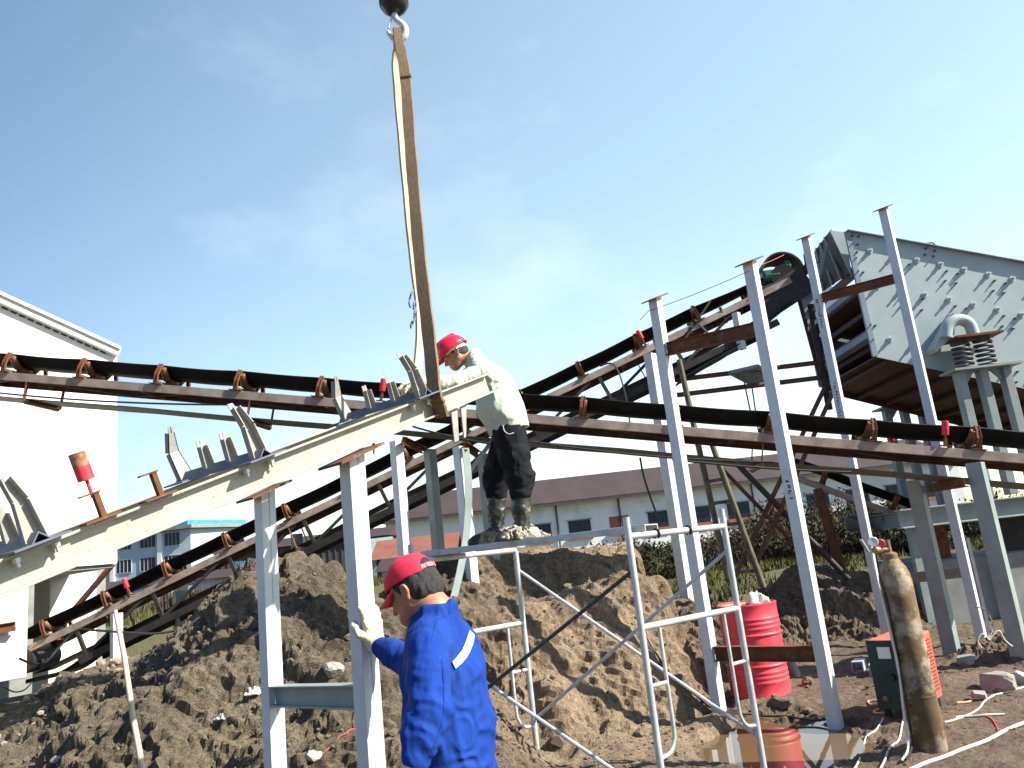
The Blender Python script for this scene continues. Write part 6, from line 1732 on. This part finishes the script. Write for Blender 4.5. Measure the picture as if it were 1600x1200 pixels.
def eyes(at, parent, R=1.0):
    for s in (-1, 1):
        S = MB(); c = at(0.071, 0.032 * s, -0.006)
        bm = bmesh.new(); bmesh.ops.create_uvsphere(bm, u_segments=12, v_segments=8, radius=0.0125 * R)
        S.add([v.co + c for v in bm.verts], [tuple(v.index for v in f.verts) for f in bm.faces]); bm.free()
        e = S.build('eye', M['whiteplastic'], parent, smooth=True)
        S = MB(); q = at(0.081, 0.032 * s, -0.009); n = (at(1, 0, 0) - at(0, 0, 0)).normalized()
        S.lathe([(0.0, 0.002), (0.004, 0.0015), (0.0058, 0.0)], 12, q, (n.orthogonal().normalized(), n.cross(n.orthogonal()).normalized(), n)); S.build('iris', M['hair'], e)

def hand(S, wrist, palm_dir, palm_n, curl, thumb_side, R=1.0, k=0.006):
    """palm, four separate bent fingers and a thumb; curl bends each joint towards palm_n"""
    d = Vector(palm_dir).normalized(); n = Vector(palm_n); n = (n - d * n.dot(d)).normalized(); s = d.cross(n) * thumb_side
    w = Vector(wrist)
    for j in (-0.030, -0.010, 0.010, 0.030):
        S.cap(w + d * 0.012 + s * j * 0.7, w + d * 0.085 + s * j, 0.014 * R, 0.0125 * R, 0.016)
    lens = {0.030: (0.040, 0.026, 0.020), 0.010: (0.045, 0.030, 0.021), -0.010: (0.042, 0.028, 0.020), -0.030: (0.033, 0.021, 0.017)}
    for i, j in enumerate((0.030, 0.010, -0.010, -0.030)):
        p = w + d * 0.088 + s * j; a = 0.0; pts = [p]; rr = [0.0105]
        for q, L_ in enumerate(lens[j]):
            a += curl[q] * (1 + 0.10 * i)
            p = p + (d * math.cos(a) + n * math.sin(a)) * L_ * R + s * (0.002 * (1.5 - i)); pts.append(p); rr.append(0.0098 - 0.0008 * q)
        S.chain(pts, rr, k)
    p0 = w + d * 0.028 + s * 0.030; t1 = p0 + (d * 0.55 + s * 0.62 + n * 0.42).normalized() * 0.042; t2 = t1 + (d * 0.80 + s * 0.12 + n * 0.55).normalized() * 0.032; t3 = t2 + (d * 0.86 - s * 0.12 + n * 0.5).normalized() * 0.024
    S.chain([p0, t1, t2, t3], [0.015, 0.0125, 0.0112, 0.009], 0.008)

def garment_details(): pass

# ===== the man in blue, standing at the short trestle
BY = 2.98
f2 = Vector((-0.86, 0.51, 0)).normalized(); l2 = Vector((-0.51, -0.86, 0)).normalized()
torso0 = P(700, 1080, BY)
base2 = Vector((torso0.x + 0.01, torso0.y, 0.0)); base2.z = gz(base2.x, base2.y)
man2 = thing('person', base2, 'person in a blue work jacket and red cap gripping the short steel post', 'person', 'workers')
pel = Vector((torso0.x - 0.006, torso0.y, 0.90)); chest = P(694, 1052, BY); nb = P(680, 962, BY + 0.0)
shL = P(666, 1016, 2.82); shR = P(714, 1008, 3.12)
elL = P(672, 1108, 2.70); wrL = P(648, 1192, 2.63)
elR = P(650, 1038, 3.26); wrR = Vector((pB[0], pB[1], 0)) + N * 0.068 + D * 0.012; wrR.z = P(600, 1006, 3.38).z
hc2 = P(645, 922, 3.02)
hf2 = (f2 + Vector((-0.10, -0.10, -0.50))).normalized(); ax2 = axes(hf2, (0.02, 0, 1))
S = Soft(0.04)
at2 = make_head(S, hc2, ax2)
S.chain([nb - Z1 * 0.05, nb + Z1 * 0.02, Vector(hc2) - ax2[0] * 0.035 - ax2[2] * 0.05], [0.066, 0.060, 0.056], 0.03)
S.chain([pel, pel.lerp(chest, .5), chest, nb - Z1 * 0.09], [0.095, 0.085, 0.088, 0.062], 0.05)
S.cap(shL - Z1 * 0.02, shR - Z1 * 0.02, 0.040, 0.040, 0.04)
S.chain([shL, elL, wrL], [0.048, 0.038, 0.028], 0.03); S.chain([shR, elR, wrR], [0.048, 0.038, 0.027], 0.03)
hipL = pel + l2 * 0.09 - Z1 * 0.03; hipR = pel - l2 * 0.09 - Z1 * 0.03
ftL = base2 + l2 * 0.13 + f2 * 0.02; ftR = base2 - l2 * 0.11 + f2 * 0.12
ftL.z = gz(ftL.x, ftL.y) + 0.07; ftR.z = gz(ftR.x, ftR.y) + 0.07
knL = hipL.lerp(ftL, .5) + f2 * 0.03; knR = hipR.lerp(ftR, .5) + f2 * 0.03
S.chain([hipL, knL, ftL], [0.082, 0.055, 0.04], 0.05); S.chain([hipR, knR, ftR], [0.082, 0.055, 0.04], 0.05)
hand(S, wrL, (-0.25, 0.1, -0.95), (-0.5, 0.6, 0.0), (0.35, 0.45, 0.3), 1)
# right hand closed round the post: palm on its near edge, fingers wrapping the face turned to the sun
hand(S, wrR, (-0.10, 0.05, 0.99), (-0.72, 0.69, 0.0), (0.10, 0.22, 0.25), 1)
b2_ = S.build('body', M['skin'], man2, 0.0065)
eyes(at2, b2_)
# jacket
S = Soft(0.05)
S.chain([pel + Z1 * 0.0, pel.lerp(chest, .5), chest, nb - Z1 * 0.085], [0.118, 0.112, 0.114, 0.085], 0.08)
for s_ in (1, -1):
    S.chain([pel + l2 * 0.080 * s_ + Z1 * 0.0, pel.lerp(chest, .5) + l2 * 0.080 * s_, chest + l2 * 0.085 * s_ + Z1 * 0.02], [0.104, 0.099, 0.096], 0.07)
for sh in (shL, shR): S.chain([nb.lerp(sh, .30) - Z1 * 0.035, nb.lerp(sh, .7) - Z1 * 0.012, sh], [0.075, 0.072, 0.068], 0.06)
for k in range(36):
    a = k / 36 * 2 * math.pi; fr_ = max(0, math.cos(a))
    c0 = nb - Z1 * (0.050 + 0.02 * fr_) + f2 * (0.078 * math.cos(a) + 0.004) + l2 * 0.080 * math.sin(a)
    c1 = nb + Z1 * (0.034 - 0.045 * fr_) + f2 * (0.070 * math.cos(a) - 0.002) + l2 * 0.070 * math.sin(a)
    S.cap(c0, c1, 0.018, 0.010, 0.018)
S.minus(nb + Z1 * 0.085, (0.060, 0.061, 0.115), [f2, l2, Z1])
hem = pel - Z1 * 0.035
S.plane(hem, (0.12, 0, -1))
AL = Soft(0.035); AL.chain([shL - Z1 * 0.005, shL.lerp(elL, .5), elL, elL.lerp(wrL, .5), wrL - (wrL - elL).normalized() * 0.015], [0.074, 0.070, 0.068, 0.060, 0.048])
AR = Soft(0.035); AR.chain([shR, elR, elR.lerp(wrR, .55), wrR - (wrR - elR).normalized() * 0.035], [0.074, 0.062, 0.053, 0.044])
S.join(AL, 0.005); S.join(AR, 0.012)
S.wr = folds(0.010, 7.5, 3, (1, 1, 0.5), [(elL, (0.35, 0.1, 0.9), 0.045, 0.0075, 0.11), (elL.lerp(wrL, .5), (0.5, 0.1, 0.8), 0.040, 0.0065, 0.10), (pel.lerp(chest, .55) - f2 * 0.10, (0.75, 0.1, 0.6), 0.075, 0.008, 0.14), (shL - Z1 * 0.07, (0.9, 0.1, 0.3), 0.05, 0.004, 0.08), (pel + Z1 * 0.05 - f2 * 0.08, (0.3, 0.1, 0.95), 0.060, 0.009, 0.14), (elR, (0.6, -0.4, 0.5), 0.040, 0.006, 0.1)])
jk = S.build('jacket', M['bluecloth'], man2, 0.0072)
# cut the hem clean, keep sleeves: the hem lies at the hip
def surf_point(me_obj, off, o, d):
    ok, loc, nrm, _ = me_obj.ray_cast(o - off, d); return (loc + off, nrm) if ok else (None, None)
dg_ = bpy.context.evaluated_depsgraph_get()
from mathutils.bvhtree import BVHTree
def bvh_of(ob):
    me_ = ob.data; off = world_off(ob); return BVHTree.FromPolygons([v.co + off for v in me_.vertices], [tuple(p.vertices) for p in me_.polygons])
def cast(bvh, px, py, lift):
    o = Vector((0, 0, EYE)); d = (P(px, py, 3.0) - o).normalized(); loc, nr, i, dd_ = bvh.ray_cast(o, d)
    if loc is None: loc, nr, i, dd_ = bvh.find_nearest(o + d * 3.0)
    return loc + nr * lift
def band_on(bvh, pa, pb, lift, name, mat, parent, n=16, th=0.002):
    """ribbon sewn on a garment between two edge lines"""
    def line(pts):
        return [Vector((q.x, q.y)) for q in smooth_path([Vector((x, y, 0)) for x, y in pts], n)]
    A = [cast(bvh, q.x, q.y, lift) for q in line(pa)]; B = [cast(bvh, q.x, q.y, lift) for q in line(pb)]
    m_ = MB(); k = len(A); m_.add(A + B, [(i, k + i, k + i + 1, i + 1) for i in range(k - 1)])
    o = m_.build(name, mat, parent, smooth=True); sd_ = o.modifiers.new('thick', 'SOLIDIFY'); sd_.thickness = th; sd_.offset = 0
    return o
bv = bvh_of(jk)
bk = -f2
band_on(bv, [(733, 985), (728, 1000), (720, 1018), (706, 1034)], [(741, 993), (737, 1010), (727, 1030), (711, 1046)], 0.003, 'reflective_stripe', M['reflect'], jk)
def seam(pts, name='seam', parent=jk, r=0.0018, mat='bluecloth', bvh=None):
    q = []
    for p in smooth_path([Vector((x, y, 0)) for x, y in pts], 10): q.append(cast(bvh or bv, p.x, p.y, 0.0004))
    q = [x for i, x in enumerate(q) if i == 0 or (x - q[i - 1]).length < 0.04]
    m_ = MB(); m_.tube(q, r, 5); return m_.build(name, M[mat], parent, smooth=True)
seam([(682, 972), (677, 990), (673, 1004)])
seam([(640, 988), (662, 976), (690, 966), (706, 956)])
seam([(690, 1030), (694, 1080), (690, 1130), (672, 1180)])
# trousers
S = Soft(0.05)
S.chain([pel + Z1 * 0.02, pel - Z1 * 0.05], [0.100, 0.112], 0.05)
for h_, k_, f_ in ((hipL, knL, ftL), (hipR, knR, ftR)): S.chain([h_, k_, f_ + Z1 * 0.03], [0.095, 0.085, 0.072], 0.05)
S.wr = folds(0.012, 6, 9, (1, 1, 0.6))
S.build('trousers', M['khaki'], man2, 0.011)
for f_, s_ in ((ftL, 0), (ftR, 1)):
    S = Soft(0.03); fd = (f2 + l2 * (0.2 if s_ == 0 else -0.15)).normalized()
    S.ell(f_ + fd * 0.06 - Z1 * 0.025, (0.14, 0.052, 0.05), axes(fd, (0, 0, 1))); S.cap(f_ + Z1 * 0.05, f_ - Z1 * 0.02, 0.055, 0.05); S.plane(f_ - Z1 * 0.072, (0, 0, -1))
    S.build('boot', M['boot'], man2, 0.01)
# cotton gloves drawn over both hands
for nm, wr_, pd, pn, cu in (('glove', wrR, (-0.10, 0.05, 0.99), (-0.72, 0.69, 0.0), (0.10, 0.22, 0.25)), ('glove', wrL, (-0.25, 0.1, -0.95), (-0.5, 0.6, 0.0), (0.35, 0.45, 0.3))):
    S = Soft(0.008); hand(S, wr_, pd, pn, cu, 1, 1.0)
    S.p = [(t, a, b, ra + 0.005, rb + 0.005, k) for t, a, b, ra, rb, k in S.p]
    d_ = Vector(pd).normalized(); src = elR if wr_ is wrR else elL
    S.chain([Vector(wr_) + d_ * 0.02, Vector(wr_), Vector(wr_).lerp(src, 0.10)], [0.034, 0.033, 0.036], 0.02)
    S.wr = folds(0.004, 22, 5)
    S.build(nm, M['glove'], man2, 0.0042)
# hair, cap
f, l, u = ax2
S = Soft(0.02)
S.ell(at2(-0.020, 0, 0.016), (0.100, 0.080, 0.104), ax2)
S.ell(at2(-0.058, 0, -0.030), (0.056, 0.064, 0.058), ax2, 0.03)
S.wr = lambda Pt: 0.004 * fbm(Pt[:, 0] * 70, Pt[:, 1] * 70, Pt[:, 2] * 25, 3, 4)
S.plane(at2(-0.07, 0, -0.075), tuple(-u + f * 0.25)); S.plane(at2(0.018, 0, 0), tuple(f * 0.8 - u * 0.55))
S.minus(at2(0.0, 0.09, -0.035), (0.028, 0.03, 0.045), ax2); S.minus(at2(0.0, -0.09, -0.035), (0.028, 0.03, 0.045), ax2)
S.build('hair', M['hair'], man2, 0.0042)
S = Soft(0.012)
S.ell(at2(-0.010, 0, 0.036), (0.110, 0.086, 0.096), ax2)
S.plane(at2(0.0, 0, 0.034), tuple(-u + f * 0.06))
S.minus(at2(-0.112, 0, 0.050), (0.040, 0.045, 0.028), ax2)
S.minus(at2(-0.010, 0, 0.034), (0.104, 0.080, 0.090), ax2)
cap_ = S.build('cap', M['redcloth'], man2, 0.0036)
# visor: curved sheet reaching forward
m_ = MB(); rows = []
for i in range(9):
    t = i / 8; row = []
    for j in range(13):
        v = (j / 12 - 0.5) * 2; y = v * (0.076 - 0.014 * t * t); x = 0.088 * math.sqrt(max(0, 1 - (v * 0.86) ** 2)) + t * 0.080 * (1 - 0.45 * v * v) - 0.006
        row.append(at2(x, y, 0.036 - 0.022 * t - 0.030 * v * v * (0.5 + 0.5 * t)))
    rows.append(row)
vs = [q for r in rows for q in r]
m_.add(vs, [(i * 13 + j, i * 13 + j + 1, (i + 1) * 13 + j + 1, (i + 1) * 13 + j) for i in range(8) for j in range(12)])
vz = m_.build('visor', M['redcloth'], cap_, smooth=True); sd_ = vz.modifiers.new('thick', 'SOLIDIFY'); sd_.thickness = 0.004
m_ = MB()
for i in range(10):
    a0 = math.radians(180 - 34 + 68 * i / 10); a1 = math.radians(180 - 34 + 68 * (i + 1) / 10)
    q = [at2(-0.010 + 0.112 * math.cos(a), 0.088 * math.sin(a), z) for a, z in ((a0, 0.034), (a1, 0.034), (a1, 0.050), (a0, 0.050))]
    m_.add(q, [(0, 1, 2, 3)])
st = m_.build('back_strap', M['pinkcloth'], cap_); sd_ = st.modifiers.new('thick', 'SOLIDIFY'); sd_.thickness = 0.003
m_ = MB(); bm = bmesh.new(); bmesh.ops.create_uvsphere(bm, u_segments=10, v_segments=6, radius=0.007)
m_.add([v.co + at2(-0.010, 0, 0.131) for v in bm.verts], [tuple(v.index for v in ff.verts) for ff in bm.faces]); bm.free(); m_.build('top_button', M['redcloth'], cap_, smooth=True)

# ===== the man on the scaffold
MY = (pk_a.lerp(pk_b, 0.40)).y
def plank_pt(px, off):
    """point on the plank's top, off metres across it from its middle"""
    lo, hi = 0.0, 1.0
    for _ in range(40):
        k = (lo + hi) / 2; p = pk_a.lerp(pk_b, k) + npl * (0.10 + off) + Z1 * PLTOP; c = RW.T @ np.array([p.x, p.y, p.z - EYE])
        if 800 + FPX * c[0] / -c[2] < px: lo = k
        else: hi = k
    return p
fA = plank_pt(818, -0.07); fB = plank_pt(778, 0.075)
bY = fA.y
man1 = thing('person', (fA + fB) / 2, 'person in a red hard hat and pale green jacket bending over the hanging frame', 'person', 'workers')
g1 = Vector((-1, 0.08, 0)).normalized(); l1 = Vector((-0.08, -1, 0)).normalized()
pel1 = P(795, 668, bY + 0.06); ch1 = P(771, 606, bY + 0.05); nb1 = P(741, 562, bY + 0.03)
hc1 = P(710, 553, bY + 0.0)
sL1 = P(752, 582, bY - 0.14); sR1 = P(750, 580, bY + 0.20)
eL1 = P(712, 597, bY - 0.26); wL1 = P(662, 600, bY - 0.42)
eR1 = P(704, 600, bY + 0.10); wR1 = P(656, 598, bY - 0.22)
hL1 = pel1 + l1 * 0.085 - Z1 * 0.02; hR1 = pel1 - l1 * 0.085 - Z1 * 0.02
kL1 = P(812, 745, fA.y + 0.0); kR1 = P(775, 747, fB.y)
aL1 = fA + Z1 * 0.09; aR1 = fB + Z1 * 0.09
hf1 = (g1 + Vector((-0.0, -0.16, -0.62))).normalized(); ax1 = axes(hf1, (0, 0, 1))
S = Soft(0.04)
at1 = make_head(S, hc1, ax1)
S.chain([nb1.lerp(ch1, .25), nb1, Vector(hc1) - ax1[0] * 0.035 - ax1[2] * 0.05], [0.066, 0.058, 0.055], 0.03)
S.chain([pel1, pel1.lerp(ch1, .5), ch1, nb1.lerp(ch1, .4)], [0.10, 0.10, 0.10, 0.065], 0.05); S.cap(sL1, sR1, 0.042, 0.042, 0.04)
S.chain([sL1, eL1, wL1], [0.046, 0.036, 0.027], 0.03); S.chain([sR1, eR1, wR1], [0.046, 0.036, 0.027], 0.03)
S.chain([hL1, kL1, aL1], [0.082, 0.055, 0.04], 0.05); S.chain([hR1, kR1, aR1], [0.082, 0.055, 0.04], 0.05)
HN = [(wL1, (-0.96, -0.12, -0.10), (-0.1, 0.1, -0.95), (0.2, 0.35, 0.3), -1), (wR1, (-0.95, -0.2, -0.05), (-0.1, 0.0, -0.95), (0.2, 0.4, 0.3), 1)]
for h_ in HN: hand(S, *h_)
b1_ = S.build('body', M['skin'], man1, 0.0068)
eyes(at1, b1_)
S = Soft(0.05)
dn = (pel1 - ch1).normalized()
S.chain([pel1 + Z1 * 0.02, pel1.lerp(ch1, .5) - Z1 * 0.01, ch1, nb1.lerp(ch1, .38)], [0.158, 0.158, 0.148, 0.100], 0.08)
for s_ in (1, -1): S.chain([pel1 + l1 * 0.07 * s_ + Z1 * 0.02, pel1.lerp(ch1, .5) + l1 * 0.075 * s_ + g1 * 0.02, ch1 + l1 * 0.08 * s_], [0.130, 0.130, 0.116], 0.07)
for sh in (sL1, sR1): S.chain([nb1.lerp(sh, .5), nb1.lerp(sh, .85), sh], [0.066, 0.068, 0.068], 0.05)
up1 = (nb1 - ch1).normalized(); fo1 = (g1 - up1 * g1.dot(up1)).normalized(); nbc = nb1 + up1 * 0.0
for k in range(36):
    a = k / 36 * 2 * math.pi; fr_ = max(0, math.cos(a)); c0 = nbc - up1 * 0.05 + fo1 * (0.072 * math.cos(a)) + l1 * 0.076 * math.sin(a); c1 = nbc + up1 * (0.036 - 0.03 * fr_) + fo1 * (0.070 * math.cos(a)) + l1 * 0.07 * math.sin(a)
    S.cap(c0, c1, 0.018, 0.011, 0.02)
S.minus(nbc + up1 * 0.085, (0.059, 0.060, 0.11), [fo1, l1, up1])
S.plane(pel1 + dn * 0.045, dn)
AL = Soft(0.035); AL.chain([sL1, eL1, eL1.lerp(wL1, .5), wL1 - (wL1 - eL1).normalized() * 0.01], [0.074, 0.062, 0.055, 0.046])
AR = Soft(0.035); AR.chain([sR1, eR1, eR1.lerp(wR1, .5), wR1 - (wR1 - eR1).normalized() * 0.01], [0.074, 0.062, 0.055, 0.046])
S.join(AL, 0.014); S.join(AR, 0.014)
S.wr = folds(0.012, 7.5, 13, (1, 1, 0.6), [(eL1, (0.7, 0, 0.3), 0.045, 0.006, 0.12), (sL1 + Vector((0.06, 0, -0.06)), (0.6, 0, 0.7), 0.055, 0.007, 0.12), (pel1 + Z1 * 0.12, (0.2, 0, 1), 0.07, 0.008, 0.16), (pel1.lerp(ch1, .5) + g1 * 0.1, (0.5, 0, 0.8), 0.06, 0.007, 0.14)])
j1 = S.build('jacket', M['palegreencloth'], man1, 0.0075)
bv1 = bvh_of(j1)
seam([(762, 560), (772, 580), (774, 600), (766, 618)], 'seam', j1, 0.0025, 'palegreencloth', bv1)
# waistband tab and belt
S = Soft(0.05)
S.chain([pel1 + Z1 * 0.03, pel1 - Z1 * 0.06], [0.122, 0.130], 0.06)
for s_ in (1, -1): S.cap(pel1 + l1 * 0.065 * s_ + Z1 * 0.02, pel1 + l1 * 0.075 * s_ - Z1 * 0.07, 0.100, 0.110, 0.05)
S.chain([hL1, hL1.lerp(kL1, .5), kL1, kL1.lerp(aL1, .28)], [0.118, 0.112, 0.104, 0.090], 0.05)
S.chain([hR1, hR1.lerp(kR1, .5), kR1, kR1.lerp(aR1, .28)], [0.118, 0.112, 0.106, 0.092], 0.05)
S.wr = folds(0.016, 6.0, 23, (1, 1, 0.6), [(kL1.lerp(aL1, .15), (0.15, 0, 1), 0.05, 0.009, 0.12), (kR1.lerp(aR1, .15), (0.15, 0, 1), 0.055, 0.009, 0.12), (hL1 - Z1 * 0.08, (0.5, 0, 0.8), 0.07, 0.006, 0.14)])
tr1_ = S.build('trousers', M['blackcloth'], man1, 0.0085)
bvt = bvh_of(tr1_)
seam([(786, 664), (788, 673), (795, 678), (803, 676)], 'pocket_edge', tr1_, 0.003, 'whiteplastic', bvt)
for an, k_, s_, toe in ((aL1, kL1, -1, (-0.90, -0.42, 0)), (aR1, kR1, 1, (-0.98, -0.1, 0))):
    S = Soft(0.03); td = Vector(toe).normalized(); sole = an.z - 0.09
    ku = an.lerp(k_, 0.80)
    S.chain([ku, an.lerp(k_, .35), an + Z1 * 0.02], [0.080, 0.070, 0.057], 0.03)
    S.chain([an - td * 0.045 - Z1 * 0.03, an + td * 0.06 - Z1 * 0.035, an + td * 0.17 - Z1 * 0.052], [0.050, 0.050, 0.043], 0.03)
    S.cap(an - td * 0.05 + Z1 * (-0.075), an + td * 0.19 + Z1 * (-0.075), 0.050, 0.048, 0.012)
    S.plane((an.x, an.y, sole), (0, 0, -1)); d_ = (ku - an).normalized(); S.plane(ku + d_ * 0.01, d_)
    S.wr = folds(0.007, 9, 33 + s_, (1, 1, 1.3), [(an + Z1 * 0.05, (0.2, 0, 1), 0.035, 0.005, 0.08)])
    bt = S.build('boot', M['boot'], man1, 0.0065)
    m_ = MB(); q = ku - d_ * 0.012; a_ = d_.orthogonal().normalized(); b__ = d_.cross(a_); m_.tube([q + (a_ * math.cos(t) + b__ * math.sin(t)) * 0.081 for t in [j * math.pi / 12 for j in range(25)]], 0.0055, 6); m_.build('rim', M['boot'], bt, smooth=True)
    if s_ == -1:
        S = Soft(0.03)
        S.chain([an - td * 0.06 - Z1 * 0.05, an + td * 0.05 - Z1 * 0.035, an + td * 0.16 - Z1 * 0.058], [0.060, 0.058, 0.046], 0.03)
        S.cap(an - td * 0.14 - Z1 * 0.075, an - td * 0.03 - Z1 * 0.05, 0.022, 0.05, 0.04); S.cap(an - td * 0.22 - Z1 * 0.085, an - td * 0.12 - Z1 * 0.075, 0.012, 0.03, 0.04)
        S.plane((an.x, an.y, sole - 0.001), (0, 0, -1)); S.wr = folds(0.020, 16, 41)
        S.build('mud_cake', M['mudboot'], bt, 0.006)
for wr_, pd, pn, cu, ts in HN:
    S = Soft(0.008); hand(S, wr_, pd, pn, cu, ts, 1.0)
    S.p = [(t, a, b, ra + 0.004, rb + 0.004, k) for t, a, b, ra, rb, k in S.p]
    d_ = Vector(pd).normalized(); S.chain([Vector(wr_) + d_ * 0.02, Vector(wr_) - d_ * 0.05], [0.036, 0.038], 0.02); S.wr = folds(0.004, 22, 6)
    S.build('glove', M['glove'], man1, 0.005)
f, l, u = ax1
S = Soft(0.02)
S.ell(at1(-0.018, 0, 0.014), (0.098, 0.078, 0.100), ax1); S.ell(at1(-0.055, 0, -0.030), (0.052, 0.060, 0.052), ax1, 0.03)
S.plane(at1(-0.06, 0, -0.066), tuple(-u + f * 0.25)); S.plane(at1(0.020, 0, 0), tuple(f * 0.8 - u * 0.5))
S.minus(at1(0.0, 0.09, -0.035), (0.028, 0.03, 0.045), ax1); S.minus(at1(0.0, -0.09, -0.035), (0.028, 0.03, 0.045), ax1)
S.wr = lambda Pt: 0.003 * fbm(Pt[:, 0] * 70, Pt[:, 1] * 70, Pt[:, 2] * 25, 3, 4)
S.build('hair', M['hair'], man1, 0.005)
S = Soft(0.010)
S.ell(at1(-0.006, 0, 0.040), (0.132, 0.108, 0.112), ax1)
S.cap(at1(-0.08, 0, 0.138), at1(0.065, 0, 0.138), 0.015, 0.015, 0.03)
S.plane(at1(0, 0, 0.036), tuple(-u)); S.minus(at1(-0.006, 0, 0.034), (0.124, 0.100, 0.105), ax1)
hh = S.build('hard_hat', M['redplastic'], man1, 0.0042)
m_ = MB(); rows = []
for i in range(5):
    t = i / 4; row = []
    for j in range(37):
        a = j / 36 * 2 * math.pi; ext = 0.012 + 0.048 * max(0, math.cos(a)) ** 1.5
        row.append(at1(-0.006 + (0.129 + ext * t) * math.cos(a), (0.105 + 0.012 * t) * math.sin(a), 0.038 - 0.012 * t - 0.018 * t * max(0, math.cos(a))))
    rows.append(row)
m_.add([q for r in rows for q in r], [(i * 37 + j, i * 37 + j + 1, (i + 1) * 37 + j + 1, (i + 1) * 37 + j) for i in range(4) for j in range(36)])
br = m_.build('brim', M['redplastic'], hh, smooth=True); sd_ = br.modifiers.new('thick', 'SOLIDIFY'); sd_.thickness = 0.004
m_ = MB()
for i in range(26):
    a0 = math.radians(50 + 260 * i / 26); a1 = math.radians(50 + 260 * (i + 1) / 26); dz = lambda a: 0.012 - 0.020 * max(0, -math.cos(a))
    q = [at1(-0.006 + 0.112 * math.cos(a), 0.090 * math.sin(a), z + dz(a)) for a, z in ((a0, 0.0), (a1, 0.0), (a1, 0.028), (a0, 0.028))]
    m_.add(q, [(0, 1, 2, 3)])
hb = m_.build('headband', M['whiteplastic'], hh); sd_ = hb.modifiers.new('thick', 'SOLIDIFY'); sd_.thickness = 0.003
